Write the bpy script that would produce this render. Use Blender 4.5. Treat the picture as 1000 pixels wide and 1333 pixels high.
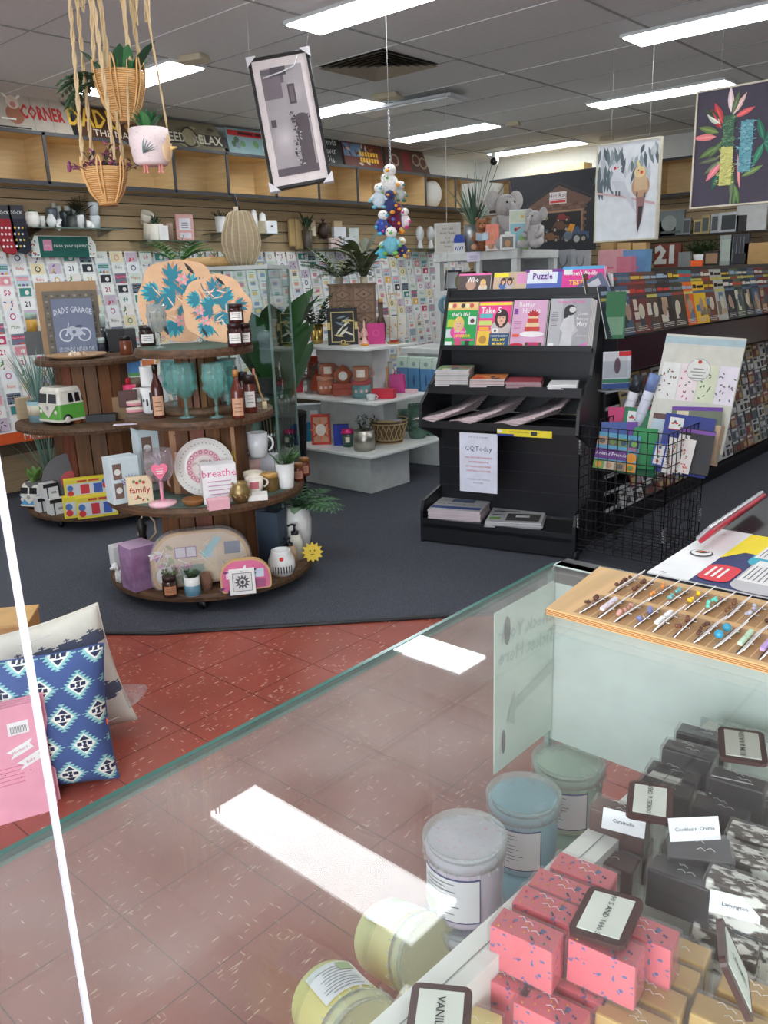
import bpy, math, random
from mathutils import Vector, Matrix
random.seed(7)
PI=math.pi
for o in list(bpy.data.objects): bpy.data.objects.remove(o)
S=bpy.context.scene; COL=S.collection
# ---------------- camera ----------------
FPX=1073.2; PITCH=math.radians(15.75); ROLL=math.radians(-1.984); YAW=math.radians(41.96); EYE=Vector((0,0,1.58))
_Rz=Matrix.Rotation(YAW,3,'Z')
_F=Vector((0,math.cos(PITCH),-math.sin(PITCH))); _U=Vector((0,math.sin(PITCH),math.cos(PITCH))); _X=Vector((1,0,0))
CX=_Rz@(_X*math.cos(ROLL)+_U*math.sin(ROLL)); CU=_Rz@(-_X*math.sin(ROLL)+_U*math.cos(ROLL)); CF=_Rz@_F
cam=bpy.data.cameras.new('camera'); co=bpy.data.objects.new('camera',cam); COL.objects.link(co)
co.matrix_world=Matrix(((CX.x,CU.x,-CF.x,EYE.x),(CX.y,CU.y,-CF.y,EYE.y),(CX.z,CU.z,-CF.z,EYE.z),(0,0,0,1)))
cam.sensor_fit='VERTICAL'; cam.sensor_height=24; cam.lens=24*FPX/1333; cam.clip_start=.01; S.camera=co
# ---------------- world, exposure ----------------
W=bpy.data.worlds.new('world'); S.world=W; W.use_nodes=True
bg=W.node_tree.nodes['Background']; bg.inputs[0].default_value=(.75,.86,1,1); bg.inputs[1].default_value=2.2
S.view_settings.view_transform='Standard'; S.view_settings.look='None'; S.view_settings.exposure=0.55; S.view_settings.gamma=1
S.cycles.transparent_max_bounces=40
LAMP=11.0        # radiance of the fluorescent diffusers
WINDOW=110       # daylight coming through the shop front behind the camera
def area_light(name,loc,rot,sx,sy,power,col=(1,1,1)):
    l=bpy.data.lights.new(name,'AREA'); l.shape='RECTANGLE'; l.size=sx; l.size_y=sy; l.energy=power; l.color=col
    o=bpy.data.objects.new(name,l); COL.objects.link(o); o.location=loc; o.rotation_euler=rot; return o
area_light('shop_front_daylight',(0.6,-2.2,1.6),(math.radians(78),0,math.radians(10)),3.6,2.0,WINDOW,(.93,.97,1))
# ---------------- measuring helpers: pixel on a known real plane -> world ----------------
def ray(x,y): return CF+(x-500)/FPX*CX-(y-666.5)/FPX*CU
def at(x,y,z):
    d=ray(x,y); return EYE+d*((z-EYE.z)/d.z)
def atx(x,y,v):
    d=ray(x,y); return EYE+d*(v/d.x)
def aty(x,y,v):
    d=ray(x,y); return EYE+d*(v/d.y)
def depth(p): return (Vector(p)-EYE).dot(CF)
def mpp(p): return depth(p)/FPX
def ztop(p,py):
    m=(666.5-py)/FPX; q=Vector((p[0],p[1],0))-Vector((EYE.x,EYE.y,EYE.z))
    return (m*q.dot(CF)-q.dot(CU))/(CU.z-m*CF.z)
def proj(P):
    q=Vector(P)-EYE; w=q.dot(CF); return (500+FPX*q.dot(CX)/w,666.5-FPX*q.dot(CU)/w,w)
def face(p): return math.atan2(p[1],p[0])-PI/2      # turn local -Y towards the viewer's side
# ---------------- materials ----------------
def lin(c): 
    c=c/255; return c/12.92 if c<=.04045 else ((c+.055)/1.055)**2.4
MC={}
def M(c,rough=.55,metal=0,kind='',k2=0):
    key=(c,rough,metal,kind,k2)
    if key in MC: return MC[key]
    m=bpy.data.materials.new(kind or 'paint'); m.use_nodes=True; MC[key]=m
    nt=m.node_tree; N=nt.nodes; L=nt.links; b=N['Principled BSDF']; out=N['Material Output']
    col=tuple(lin(v) for v in c)+(1,)
    b.inputs['Roughness'].default_value=rough; b.inputs['Metallic'].default_value=metal
    tc=N.new('ShaderNodeTexCoord')
    def noise(sc,det=3,vec=None,**kw):
        n=N.new('ShaderNodeTexNoise'); n.inputs['Scale'].default_value=sc; n.inputs['Detail'].default_value=det
        L.new(vec or tc.outputs['Object'],n.inputs['Vector']); return n
    def mapping(scale,rot=(0,0,0)):
        mp=N.new('ShaderNodeMapping'); mp.inputs['Scale'].default_value=scale; mp.inputs['Rotation'].default_value=rot
        L.new(tc.outputs['Object'],mp.inputs['Vector']); return mp.outputs['Vector']
    def ramp(fac,stops):
        r=N.new('ShaderNodeValToRGB'); L.new(fac,r.inputs[0]); e=r.color_ramp.elements
        while len(e)<len(stops): e.new(.5)
        for i,(p,cc) in enumerate(stops): e[i].position=p; e[i].color=cc if len(cc)==4 else tuple(lin(v) for v in cc)+(1,)
        return r
    def sc(k): return tuple(min(1,v*k) for v in col[:3])+(1,)
    def bump(h,s,d=.002):
        bp=N.new('ShaderNodeBump'); bp.inputs['Strength'].default_value=s; bp.inputs['Distance'].default_value=d
        L.new(h,bp.inputs['Height']); L.new(bp.outputs[0],b.inputs['Normal'])
    if kind in('clear','glass'):
        tr=N.new('ShaderNodeBsdfTransparent'); tr.inputs[0].default_value=tuple(v**.5 for v in col[:3])+(1,)
        gl=N.new('ShaderNodeBsdfGlossy'); gl.inputs['Roughness'].default_value=rough
        lw=N.new('ShaderNodeLayerWeight'); lw.inputs[0].default_value=.5; pw=N.new('ShaderNodeMath'); pw.operation='POWER'; L.new(lw.outputs['Facing'],pw.inputs[0]); pw.inputs[1].default_value=4.2; fr=N.new('ShaderNodeMath'); fr.operation='MULTIPLY_ADD'; L.new(pw.outputs[0],fr.inputs[0]); fr.inputs[1].default_value=.95; fr.inputs[2].default_value=.02
        mx=N.new('ShaderNodeMixShader'); L.new(fr.outputs[0],mx.inputs[0]); L.new(tr.outputs[0],mx.inputs[1]); L.new(gl.outputs[0],mx.inputs[2])
        if k2:
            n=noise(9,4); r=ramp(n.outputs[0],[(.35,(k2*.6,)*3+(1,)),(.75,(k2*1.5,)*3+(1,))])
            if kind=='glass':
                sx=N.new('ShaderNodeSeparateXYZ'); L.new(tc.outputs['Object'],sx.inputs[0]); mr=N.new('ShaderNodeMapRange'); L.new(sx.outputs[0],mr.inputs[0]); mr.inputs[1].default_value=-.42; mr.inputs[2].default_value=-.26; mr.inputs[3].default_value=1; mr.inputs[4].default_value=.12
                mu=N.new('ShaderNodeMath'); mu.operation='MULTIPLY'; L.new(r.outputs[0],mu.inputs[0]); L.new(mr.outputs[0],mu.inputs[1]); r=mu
            df=N.new('ShaderNodeBsdfDiffuse'); df.inputs[0].default_value=(.86,.84,.8,1) if kind=='glass' else col  # counter glass: haze of the reflected ceiling put in as pale diffuse colour
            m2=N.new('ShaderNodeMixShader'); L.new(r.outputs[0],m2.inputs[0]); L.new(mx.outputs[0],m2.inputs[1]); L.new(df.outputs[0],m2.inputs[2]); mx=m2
        L.new(mx.outputs[0],out.inputs[0]); return m
    if kind=='lamp':
        b.inputs['Base Color'].default_value=(.9,.9,.9,1); b.inputs['Emission Color'].default_value=(.93,.98,1,1); b.inputs['Emission Strength'].default_value=LAMP; return m
    if kind=='carpet':
        n=noise(260,2); r=ramp(n.outputs[0],[(.35,sc(.55)),(.65,sc(1.55))]); L.new(r.outputs[0],b.inputs['Base Color']); bump(n.outputs[0],.6,.004); b.inputs['Specular IOR Level'].default_value=.1; return m
    if kind=='vinyl':
        n=noise(3,3); r=ramp(n.outputs[0],[(.3,sc(.85)),(.7,sc(1.12))])
        last=r.outputs[0]
        for i,(rz,s1,s2) in enumerate(((.5,85,14),(2.0,14,85),(1.2,60,12))):
            v=N.new('ShaderNodeTexVoronoi'); v.inputs['Scale'].default_value=1; L.new(mapping((s1,s2,1),(0,0,rz)),v.inputs['Vector'])
            c0=ramp(v.outputs['Distance'],[(.10,(1,1,1,1)),(.17,(0,0,0,1))])
            n2=noise(7+i,1); c1=ramp(n2.outputs[0],[(.47,(0,0,0,1)),(.52,(1,1,1,1))])
            mu=N.new('ShaderNodeMath'); mu.operation='MULTIPLY'; L.new(c0.outputs[0],mu.inputs[0]); L.new(c1.outputs[0],mu.inputs[1])
            mm=N.new('ShaderNodeMix'); mm.data_type='RGBA'; L.new(mu.outputs[0],mm.inputs[0]); L.new(last,mm.inputs[6]); mm.inputs[7].default_value=(.62,.42,.30,1); last=mm.outputs[2]
        L.new(last,b.inputs['Base Color']); return m
    if kind in('wood','planks','oldwood'):
        vec=mapping({'wood':(1.2,1.2,14),'planks':(14,14,1),'oldwood':(2.2,16,16)}[kind])
        n=noise(3 if kind!='oldwood' else 4,5,vec); d={'wood':.13,'planks':.35,'oldwood':.5}[kind]
        r=ramp(n.outputs[0],[(.3,sc(1-d)),(.7,sc(1+d*.7))]); L.new(r.outputs[0],b.inputs['Base Color']); bump(n.outputs[0],.25); return m
    if kind=='board':       # horizontally grained board
        n=noise(3,5,mapping((14,1.2,26))); r=ramp(n.outputs[0],[(.3,sc(.85)),(.7,sc(1.12))]); L.new(r.outputs[0],b.inputs['Base Color']); return m
    if kind=='weave':
        w=N.new('ShaderNodeTexWave'); w.wave_type='BANDS'; w.bands_direction='Z'; w.inputs['Scale'].default_value=55; w.inputs['Distortion'].default_value=2.5; L.new(tc.outputs['Object'],w.inputs['Vector'])
        r=ramp(w.outputs[0],[(.1,sc(.5)),(.6,sc(1.1))]); L.new(r.outputs[0],b.inputs['Base Color']); bump(w.outputs[0],.5); return m
    if kind=='speckle':     # k2 = other colour
        v=noise(190,1); r=ramp(v.outputs[0],[(.66,col),(.70,k2)]); L.new(r.outputs[0],b.inputs['Base Color']); return m
    if kind=='flakes':
        v=noise(1,3,mapping((55,120,90),(0,.4,.6))); r=ramp(v.outputs[0],[(.47,col),(.55,k2)]); L.new(r.outputs[0],b.inputs['Base Color']); return m
    if kind=='plush':
        n=noise(90,3); r=ramp(n.outputs[0],[(.3,sc(.8)),(.7,sc(1.1))]); L.new(r.outputs[0],b.inputs['Base Color']); bump(n.outputs[0],.7,.006); b.inputs['Roughness'].default_value=.95; b.inputs['Sheen Weight'].default_value=.2; return m
    if kind=='wall':
        n=noise(30,3); r=ramp(n.outputs[0],[(.3,sc(.96)),(.7,sc(1.02))]); L.new(r.outputs[0],b.inputs['Base Color']); bump(n.outputs[0],.08); return m
    n=noise(14,2); r=ramp(n.outputs[0],[(.3,sc(.93)),(.7,sc(1.06))]); L.new(r.outputs[0],b.inputs['Base Color'])
    return m
WHITE=(235,235,232); BLACK=(22,22,25)
ONES='first second third fourth fifth sixth seventh eighth ninth tenth eleventh twelfth thirteenth fourteenth fifteenth sixteenth seventeenth eighteenth nineteenth'.split()
def nth(n):
    if n<20: return ONES[n-1]
    t_,o_=divmod(n,10); T_={2:'twent',3:'thirt',4:'fort',5:'fift',6:'sixt'}[t_]; return T_+'ieth' if o_==0 else T_+'y-'+ONES[o_-1]
# ---------------- mesh builder ----------------
TXT={}
def textgeo(s,bold=0):
    k=(s,bold)
    if k not in TXT:
        c=bpy.data.curves.new('t','FONT'); c.body=s; c.size=1; c.resolution_u=1; c.offset=bold; c.align_x='CENTER'; c.align_y='CENTER'
        o=bpy.data.objects.new('t',c); COL.objects.link(o); dg=bpy.context.evaluated_depsgraph_get(); dg.update()
        e=o.evaluated_get(dg); me=e.to_mesh(); TXT[k]=([tuple(v.co)[:2] for v in me.vertices],[tuple(p.vertices) for p in me.polygons]); e.to_mesh_clear()
        bpy.data.objects.remove(o); bpy.data.curves.remove(c)
    return TXT[k]
class MB:
    def __init__(s): s.v=[]; s.f=[]; s.mi=[]; s.sm=[]; s.mats=[]; s.X=Matrix.Identity(4)
    def m(s,mat):
        if isinstance(mat,tuple): mat=M(mat)
        if mat not in s.mats: s.mats.append(mat)
        return s.mats.index(mat)
    def add(s,vs,fs,mat,smooth=False):
        b=len(s.v); X=s.X; s.v+=[tuple(X@Vector(v)) for v in vs]; i=s.m(mat)
        for f in fs: s.f.append(tuple(b+k for k in f)); s.mi.append(i); s.sm.append(smooth)
        return s
    def box(s,c,d,mat,rz=0,top=None):
        x,y,z=d[0]/2,d[1]/2,d[2]/2; t=top or 1; R=Matrix.Rotation(rz,3,'Z')
        vs=[]
        for zz,k in((-z,1),(z,t)):
            for a,b in((-1,-1),(1,-1),(1,1),(-1,1)):
                q=R@Vector((a*x*k,b*y*k,zz)); vs.append((c[0]+q.x,c[1]+q.y,c[2]+q.z))
        return s.add(vs,[(3,2,1,0),(4,5,6,7),(0,1,5,4),(1,2,6,5),(2,3,7,6),(3,0,4,7)],mat)
    def bb(s,x0,x1,y0,y1,z0,z1,mat): return s.box(((x0+x1)/2,(y0+y1)/2,(z0+z1)/2),(abs(x1-x0),abs(y1-y0),abs(z1-z0)),mat)
    def lathe(s,prof,mat,c=(0,0,0),n=20,smooth=True,flute=0,nf=0,sx=1,sy=1):
        vs=[];fs=[]
        for r,z in prof:
            for i in range(n):
                a=2*PI*i/n; rr=r*(1+flute*math.cos(nf*a)) if nf else r
                vs.append((c[0]+rr*math.cos(a)*sx,c[1]+rr*math.sin(a)*sy,c[2]+z))
        for j in range(len(prof)-1):
            for i in range(n):
                k=(i+1)%n; fs.append((j*n+i,j*n+k,(j+1)*n+k,(j+1)*n+i))
        if prof[0][0]>1e-5 and abs(prof[0][1]-prof[1][1])>1e-7: fs.append(tuple(range(n))[::-1])
        if prof[-1][0]>1e-5 and abs(prof[-1][1]-prof[-2][1])>1e-7: fs.append(tuple((len(prof)-1)*n+i for i in range(n)))
        return s.add(vs,fs,mat,smooth)
    def cyl(s,c,r,h,mat,n=20,r2=None): return s.lathe([(r,0),(r if r2 is None else r2,h)],mat,c,n,smooth=True)
    def ball(s,c,r,mat,n=12,rings=8,seed=0):
        if not isinstance(r,(tuple,list)): r=(r,r,r)
        vs=[];fs=[]
        for j in range(rings+1):
            t=PI*j/rings
            for i in range(n):
                a=2*PI*i/n; vs.append((c[0]+r[0]*math.sin(t)*math.cos(a),c[1]+r[1]*math.sin(t)*math.sin(a),c[2]-r[2]*math.cos(t)))
        for j in range(rings):
            for i in range(n): k=(i+1)%n; fs.append((j*n+i,j*n+k,(j+1)*n+k,(j+1)*n+i))
        return s.add(vs,fs,mat,True)
    def tube(s,pts,r,mat,n=6,cap=True):
        pts=[Vector(p) for p in pts]; vs=[];fs=[]; up=None
        for i,p in enumerate(pts):
            t=(pts[min(i+1,len(pts)-1)]-pts[max(i-1,0)]).normalized()
            if up is None: up=t.orthogonal().normalized()
            up=(up-t*up.dot(t)); up=up.normalized() if up.length>1e-6 else t.orthogonal().normalized()
            w=t.cross(up); rr=r[i] if isinstance(r,(list,tuple)) else r
            for k in range(n):
                a=2*PI*k/n; vs.append(tuple(p+(up*math.cos(a)+w*math.sin(a))*rr))
        for i in range(len(pts)-1):
            for k in range(n): q=(k+1)%n; fs.append((i*n+k,i*n+q,(i+1)*n+q,(i+1)*n+k))
        if cap: fs+=[tuple(range(n))[::-1],tuple((len(pts)-1)*n+k for k in range(n))]
        return s.add(vs,fs,mat,True)
    def prism(s,poly,y0,y1,mat,plane='xz',matside=None):
        n=len(poly); P=(lambda a,b,y:(a,y,b)) if plane=='xz' else ((lambda a,b,y:(a,b,y)) if plane=='xy' else (lambda a,b,y:(y,a,b)))
        vs=[P(a,b,y0) for a,b in poly]+[P(a,b,y1) for a,b in poly]
        s.add(vs,[tuple(range(n)),tuple(range(n,2*n))[::-1]],mat)
        return s.add(vs,[(i,(i+1)%n,n+(i+1)%n,n+i) for i in range(n)],matside or mat)
    def leaf(s,b,d,L,w,mat,bend=.5,n=4,fold=.15,up=None):
        b=Vector(b); d=Vector(d).normalized(); side=d.cross(Vector((0,0,1))); side=side.normalized() if side.length>.05 else Vector((1,0,0))
        vs=[];fs=[]; p=b.copy(); dd=d.copy()
        for i in range(n+1):
            t=i/n; ww=w*math.sin(PI*min(.999,(t*.86+.08)))**.8/2 if i<n else w*.03
            nn=side.cross(dd).normalized()
            vs+=[tuple(p-side*ww+nn*ww*fold),tuple(p),tuple(p+side*ww+nn*ww*fold)]
            p=p+dd*(L/n); dd=(dd+Vector((0,0,-1))*bend/n).normalized()
        for i in range(n):
            a=i*3; fs+=[(a,a+1,a+4,a+3),(a+1,a+2,a+5,a+4)]
        return s.add(vs,fs,mat,True)
    def frond(s,b,d,L,mat,w=.25,bend=.6,n=9,ratio=.22):
        p=Vector(b); dd=Vector(d).normalized(); side=dd.cross(Vector((0,0,1))); side=side.normalized() if side.length>.05 else Vector((1,0,0)); pts=[tuple(p)]
        for i in range(n):
            p=p+dd*(L/n); dd=(dd+Vector((0,0,-1))*bend/n).normalized(); t=(i+1)/n; l=L*w*math.sin(PI*(.12+.83*t)); pts.append(tuple(p))
            for sg in(-1,1): s.leaf(p,side*sg+dd*.5,l,l*ratio+.002,mat,.2,1 if l<.02 else 2)
        return s.tube(pts,.0012+L*.003,mat,3,False)
    def obj(s,name,parent=None,bevel=0,seg=1,sub=0):
        me=bpy.data.meshes.new(name); me.from_pydata(s.v,[],s.f)
        for m in s.mats: me.materials.append(m)
        me.polygons.foreach_set('material_index',s.mi); me.polygons.foreach_set('use_smooth',s.sm); me.update()
        o=bpy.data.objects.new(name,me); COL.objects.link(o)
        if parent is not None: o.parent=parent
        if bevel:
            b=o.modifiers.new('bevel','BEVEL'); b.width=bevel; b.segments=seg; b.limit_method='ANGLE'; b.angle_limit=math.radians(40)
        if sub: b=o.modifiers.new('sub','SUBSURF'); b.levels=sub; b.render_levels=sub
        return o
class CV:
    K=0   # flat printed face: origin = lower left corner, r = right, u = up ; prints sit a hair above it
    def __init__(s,mb,o,r,u): s.mb=mb; s.o=Vector(o); s.r=Vector(r).normalized(); s.u=Vector(u).normalized(); s.n=s.r.cross(s.u)
    def P(s,x,y,l): return tuple(s.o+s.r*x+s.u*y+s.n*(.0004+.0005*l+.000012*(CV.K%40)))
    def poly(s,pts,mat,l=0): CV.K+=1; s.mb.add([s.P(x,y,l) for x,y in pts],[tuple(range(len(pts)))],mat); return s
    def rect(s,x,y,w,h,mat,l=0): return s.poly([(x,y),(x+w,y),(x+w,y+h),(x,y+h)],mat,l)
    def disc(s,x,y,r,mat,l=0,ry=None,n=20,a0=0,a1=2*PI):
        return s.poly([(x+r*math.cos(a0+(a1-a0)*i/n),y+(ry or r)*math.sin(a0+(a1-a0)*i/n)) for i in range(n if a1-a0>6.2 else n+1)],mat,l)
    def leaf(s,x,y,L,w,ang,mat,l=0):
        c,q=math.cos(ang),math.sin(ang); pts=[]
        for t,k in((0,0),(.25,.8),(.5,1),(.75,.65),(1,0),(.75,-.65),(.5,-1),(.25,-.8)): a=t*L; b=k*w/2; pts.append((x+a*c-b*q,y+a*q+b*c))
        return s.poly(pts,mat,l)
    def text(s,t,x,y,size,mat,l=1,bold=0,rot=0,sx=1,arc=0):
        vs,fs=textgeo(t,bold); c,q=math.cos(rot),math.sin(rot)
        s.mb.add([s.P(x+(a*sx*c-b*q)*size,y+(a*sx*q+b*c-arc*a*a)*size,l) for a,b in vs],fs,mat); return s
    def lines(s,x,y,w,h,n,mat,l=1,fr=.35):
        for i in range(n):
            ww=w*random.uniform(.6,1); s.rect(x+(w-ww)/2,y+h*(n-1-i)/n,ww,h/n*fr,mat,l)
        return s
# ---------------- scene tree ----------------
def thing(name,label,cat,loc=(0,0,0),rz=0,group=None):
    o=bpy.data.objects.new(name,None); COL.objects.link(o); o.empty_display_size=.05; o.location=loc; o.rotation_euler=(0,0,rz); return tag(o,label,cat,group)
def tag(o,label,cat,group=None,kind=None):
    o['label']=label; o['category']=cat
    if group: o['group']=group
    if kind: o['kind']=kind
    return o
def solo(mb,name,label,cat,loc=(0,0,0),rz=0,group=None,bevel=0,seg=1):
    o=mb.obj(name,None,bevel,seg); o.location=loc; o.rotation_euler=(0,0,rz); return tag(o,label,cat,group)
def struct(mb,name,bevel=0): o=mb.obj(name,None,bevel); o['kind']='structure'; return o
KIDS={}
def dup(src,loc,rz,label,group=None):
    def cp(o,par):
        c=o.copy(); COL.objects.link(c); c.parent=par
        for ch in [q for q in bpy.data.objects if q.parent==o]: cp(ch,c)
        return c
    c=cp(src,None); c.location=loc; c.rotation_euler=(0,0,rz); c['label']=label
    if group: c['group']=group
    return c
# ======================= the room =======================
XW,YB,ZC=-6.68,9.5,3.0; XR,YF=2.6,-2.6
CARPET=M((78,80,88),.95,0,'carpet'); VINYL=M((150,72,58),.32,0,'vinyl')
b=MB()
cp=[(-6.9,1.35),(-4.3,1.5),(-3.85,1.62),(-3.45,1.78),(-3.22,1.95),(-2.26,2.93),(-1.2,4.0),(2.7,7.0),(2.7,9.6),(-6.9,9.6)]
b.add([(x,y,.003) for x,y in cp],[tuple(range(len(cp)))],CARPET)
b.add([(XW-.2,YF-.2,0),(XR+.2,YF-.2,0),(XR+.2,YB+.2,0),(XW-.2,YB+.2,0)],[(0,1,2,3)],VINYL)
b.add([(XW-.2,YF-.2,-.05),(XR+.2,YF-.2,-.05),(XR+.2,YB+.2,-.05),(XW-.2,YB+.2,-.05)],[(0,1,2,3)],VINYL)
g=M((88,42,34),.6); 
x=XW
while x<-.4:
    if True: b.add([(x+.0035-.06,YF,.0008),(x+.0065-.06,YF,.0008),(x+.0065-.06,4.0,.0008),(x+.0035-.06,4.0,.0008)],[(0,1,2,3)],g)
    x+=.333
k=-8
while k<13:
    y=.85+.333*k; b.add([(XW,y,.0008),(XR,y,.0008),(XR,y+.003,.0008),(XW,y+.003,.0008)],[(0,1,2,3)],g); k+=1
struct(b,'floor')
b=MB(); e=M((18,19,22),.5)
b.tube([(x,y,.006) for x,y in cp[:8]],.011,e,6); struct(b,'trim_1')
# ceiling with grid seams
b=MB(); cm=M((214,216,216),.8,0,'wall'); b.bb(XW-.1,XR+.1,YF-.1,YB+.1,ZC,ZC+.1,cm)
sm=M((150,152,152),.8); lm=M((228,230,230),.7)
for i in range(-8,12):
    x=-6.15+1.22*i+1.22*4-4.88
    if XW<x<XR: b.bb(x,x+.018,YF,YB,ZC-.004,ZC+.002,sm)
for i in range(-3,16):
    y=.1+.6*i+.12
    if YF<y<YB: b.bb(XW,XR,y,y+.007,ZC-.003,ZC+.002,lm if i%2 else sm)
struct(b,'ceiling')
wp=M((215,218,216),.7,0,'wall')
b=MB(); b.bb(XW-.1,XW,YF,YB,0,ZC,wp); struct(b,'wall_left')
b=MB(); b.bb(XW,XR,YB,YB+.1,0,ZC,wp); struct(b,'wall_back')
b=MB(); b.bb(XR,XR+.1,YF,YB,0,ZC,wp); struct(b,'wall_right')
b=MB(); b.bb(XW,XR,YF-.1,YF,0,.5,wp); b.bb(XW,XR,YF-.1,YF,2.5,ZC,wp); b.bb(XW,-3,YF-.1,YF,.5,2.5,wp); struct(b,'wall_front')
b=MB(); b.bb(-3,XR,YF-.06,YF-.05,.5,2.5,M((240,245,245),.02,0,'clear'))
for x in(-3,-1.1,.75,2.55): b.bb(x,x+.05,YF-.08,YF-.03,.5,2.5,M((70,72,75),.4))
struct(b,'window_1')
b=MB(); bw=M((176,150,116),.5,0,'board'); b.bb(XW,XW+.03,2.0,YB,0.0,.44,bw); struct(b,'baseboard_left')
# slat wall lining
def slats(name,axis,a0,a1,z0,z1,off):
    b=MB(); mt=M((176,152,118),.5,0,'board'); z=z0
    while z<z1:
        zz=min(z+.094,z1)
        if axis=='y': b.bb(XW,XW+off,a0,a1,z,zz,mt); b.bb(XW,XW+off*.45,a0,a1,zz,zz+.008,M((60,46,34)))
        else: b.bb(a0,a1,YB-off,YB,z,zz,mt); b.bb(a0,a1,YB-off*.45,YB,zz,zz+.008,M((60,46,34)))
        z+=.102
    struct(b,name)
slats('trim_2','y',1.0,YB-.03,.45,2.35,.03)
slats('trim_3','x',XW+.03,XR,.45,2.33,.03)
# ceiling lights
LM=M((255,255,255),.5,0,'lamp'); fm=M((205,208,208),.4)
spots=[(-6.1,3.55,'above the card wall beside the hanging baskets'),(-6.1,5.38,'behind the hung monochrome picture'),(-6.1,7.1,'over the plush garland near the back'),(-6.1,8.85,'nearest the security camera'),(-3.84,3.58,'at the top edge beside the air vent'),(-3.84,7.08,'above the garage painting'),(-2.66,5.33,'above the banksia painting'),
 (-2.74,1.8,'mirrored in the counter glass'),(-1.4,7.08,'far right over the magazine racks'),(-3.84,-.1,'behind the viewer'),(-.4,1.8,'over the counter'),(-6.1,1.75,'over the far left of the card wall'),(0.2,5.33,'far right of the shop'),(-5.2,-.1,'at the shop front')]
for i,(x,y,wh) in enumerate(spots):
    t=thing('ceiling_light','long white fluorescent ceiling panel '+wh,'ceiling light',(x+.59,y+.14,ZC-.02),0,'fluorescent ceiling panels')
    b=MB(); b.bb(-.6,.6,-.15,.15,.0,.019,fm); b.obj('frame',t)
    b=MB(); b.bb(-.585,.585,-.135,.135,-.006,0,LM); b.obj('diffuser',t)
t=thing('ceiling_light','unlit grey ceiling panel hanging open behind the air vent','ceiling light',(-4.75,5.75,ZC-.05),.1)
b=MB(); b.box((0,0,0),(1.0,.3,.02),M((190,196,200),.4)); b.obj('frame',t); b=MB(); b.box((0,0,-.015),(.9,.24,.01),M((225,232,235),.3)); b.obj('diffuser',t)
# vent
t=thing('air_vent','square grey louvred ceiling air vent','vent',(-4.15,4.72,ZC))
b=MB(); vm=M((150,140,122),.5); 
for k in range(6):
    r=.29-.045*k
    for a in range(4):
        X=Matrix.Rotation(a*PI/2,4,'Z'); b.X=X; b.add([(-r,-r,-.02),(r,-r,-.02),(r-.028,-r+.028,-.004),(-r+.028,-r+.028,-.004)],[(0,1,2,3)],vm)
b.X=Matrix.Identity(4); b.obj('louvre',t)
b=MB(); b.bb(-.29,.29,-.29,.29,-.004,-.001,M((25,24,22))); b.obj('backing',t)
def sensor(px,py,lab,w=.16,rz=0):
    p=at(px,py,ZC); b=MB(); b.X=Matrix.Translation(p)@Matrix.Rotation(rz,4,'Z'); b.box((0,0,-.02),(w,w*.6,.04),M((196,186,160),.5),0,.8); solo(b,'ceiling_sensor',lab,'sensor',bevel=.006)
sensor(252,72,'beige box fitting on ceiling left of the hung picture',.2,.3); sensor(504,122,'grey wedge fitting on ceiling above the plush garland',.24,.3); sensor(668,158,'small pale ceiling fitting right of the far light panels',.14,.3); sensor(790,178,'small grey ceiling fitting above the cockatiel painting',.16,.3)
p=at(643,197,ZC); t=thing('security_camera','small white dome security camera under the ceiling','camera',p)
b=MB(); b.cyl((0,0,-.05),.03,.05,M(WHITE)); b.obj('mount',t); b=MB(); b.ball((0,0,-.1),.06,M(WHITE,.3)); b.obj('housing',t); b=MB(); b.ball((.02,-.03,-.115),.045,M(BLACK,.1)); b.obj('lens',t)
# cubbyhole shelf along both walls
def cubby(name,axis,a0,a1,z0,z1,d,step,label,first=0):
    t=thing(name,label,'shelf',(XW,0,0) if axis=='y' else (0,YB,0)); dk=M((52,50,54),.5); wd=M((206,176,128),.5,0,'wood')
    def bx(b,p,q,dd0,dd1,z,zz,m):
        if axis=='y': b.bb(dd0,dd1,p,q,z,zz,m)
        else: b.bb(p,q,-dd1,-dd0,z,zz,m)
    b=MB(); bx(b,a0,a1,.0,.02,z0,z1,wd); b.obj('back_panel',t)
    b=MB(); bx(b,a0,a1,0,d,z1-.018,z1,wd); bx(b,a0,a1,d,d+.012,z1-.022,z1+.004,dk); b.obj('top_board',t)
    b=MB(); bx(b,a0,a1,0,d,z0,z0+.018,wd); bx(b,a0,a1,d,d+.012,z0-.012,z0+.02,dk); b.obj('bottom_board',t)
    a=a0+first
    while a<a1:
        b=MB(); bx(b,a-.009,a+.009,.02,d,z0+.018,z1-.018,wd); bx(b,a-.012,a+.012,d,d+.012,z0,z1,dk); b.obj('divider',t); a+=step
    return t
cubby('cubby_shelf','y',1.4,YB-.4,2.365,2.73,.32,.575,'long pale wood cubbyhole shelf high on the left wall',.255)
cubby('cubby_shelf','x',XW+.4,XR-.2,2.345,2.72,.32,.62,'pale wood cubbyhole shelf high on the back wall behind the paintings',.3)
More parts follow.
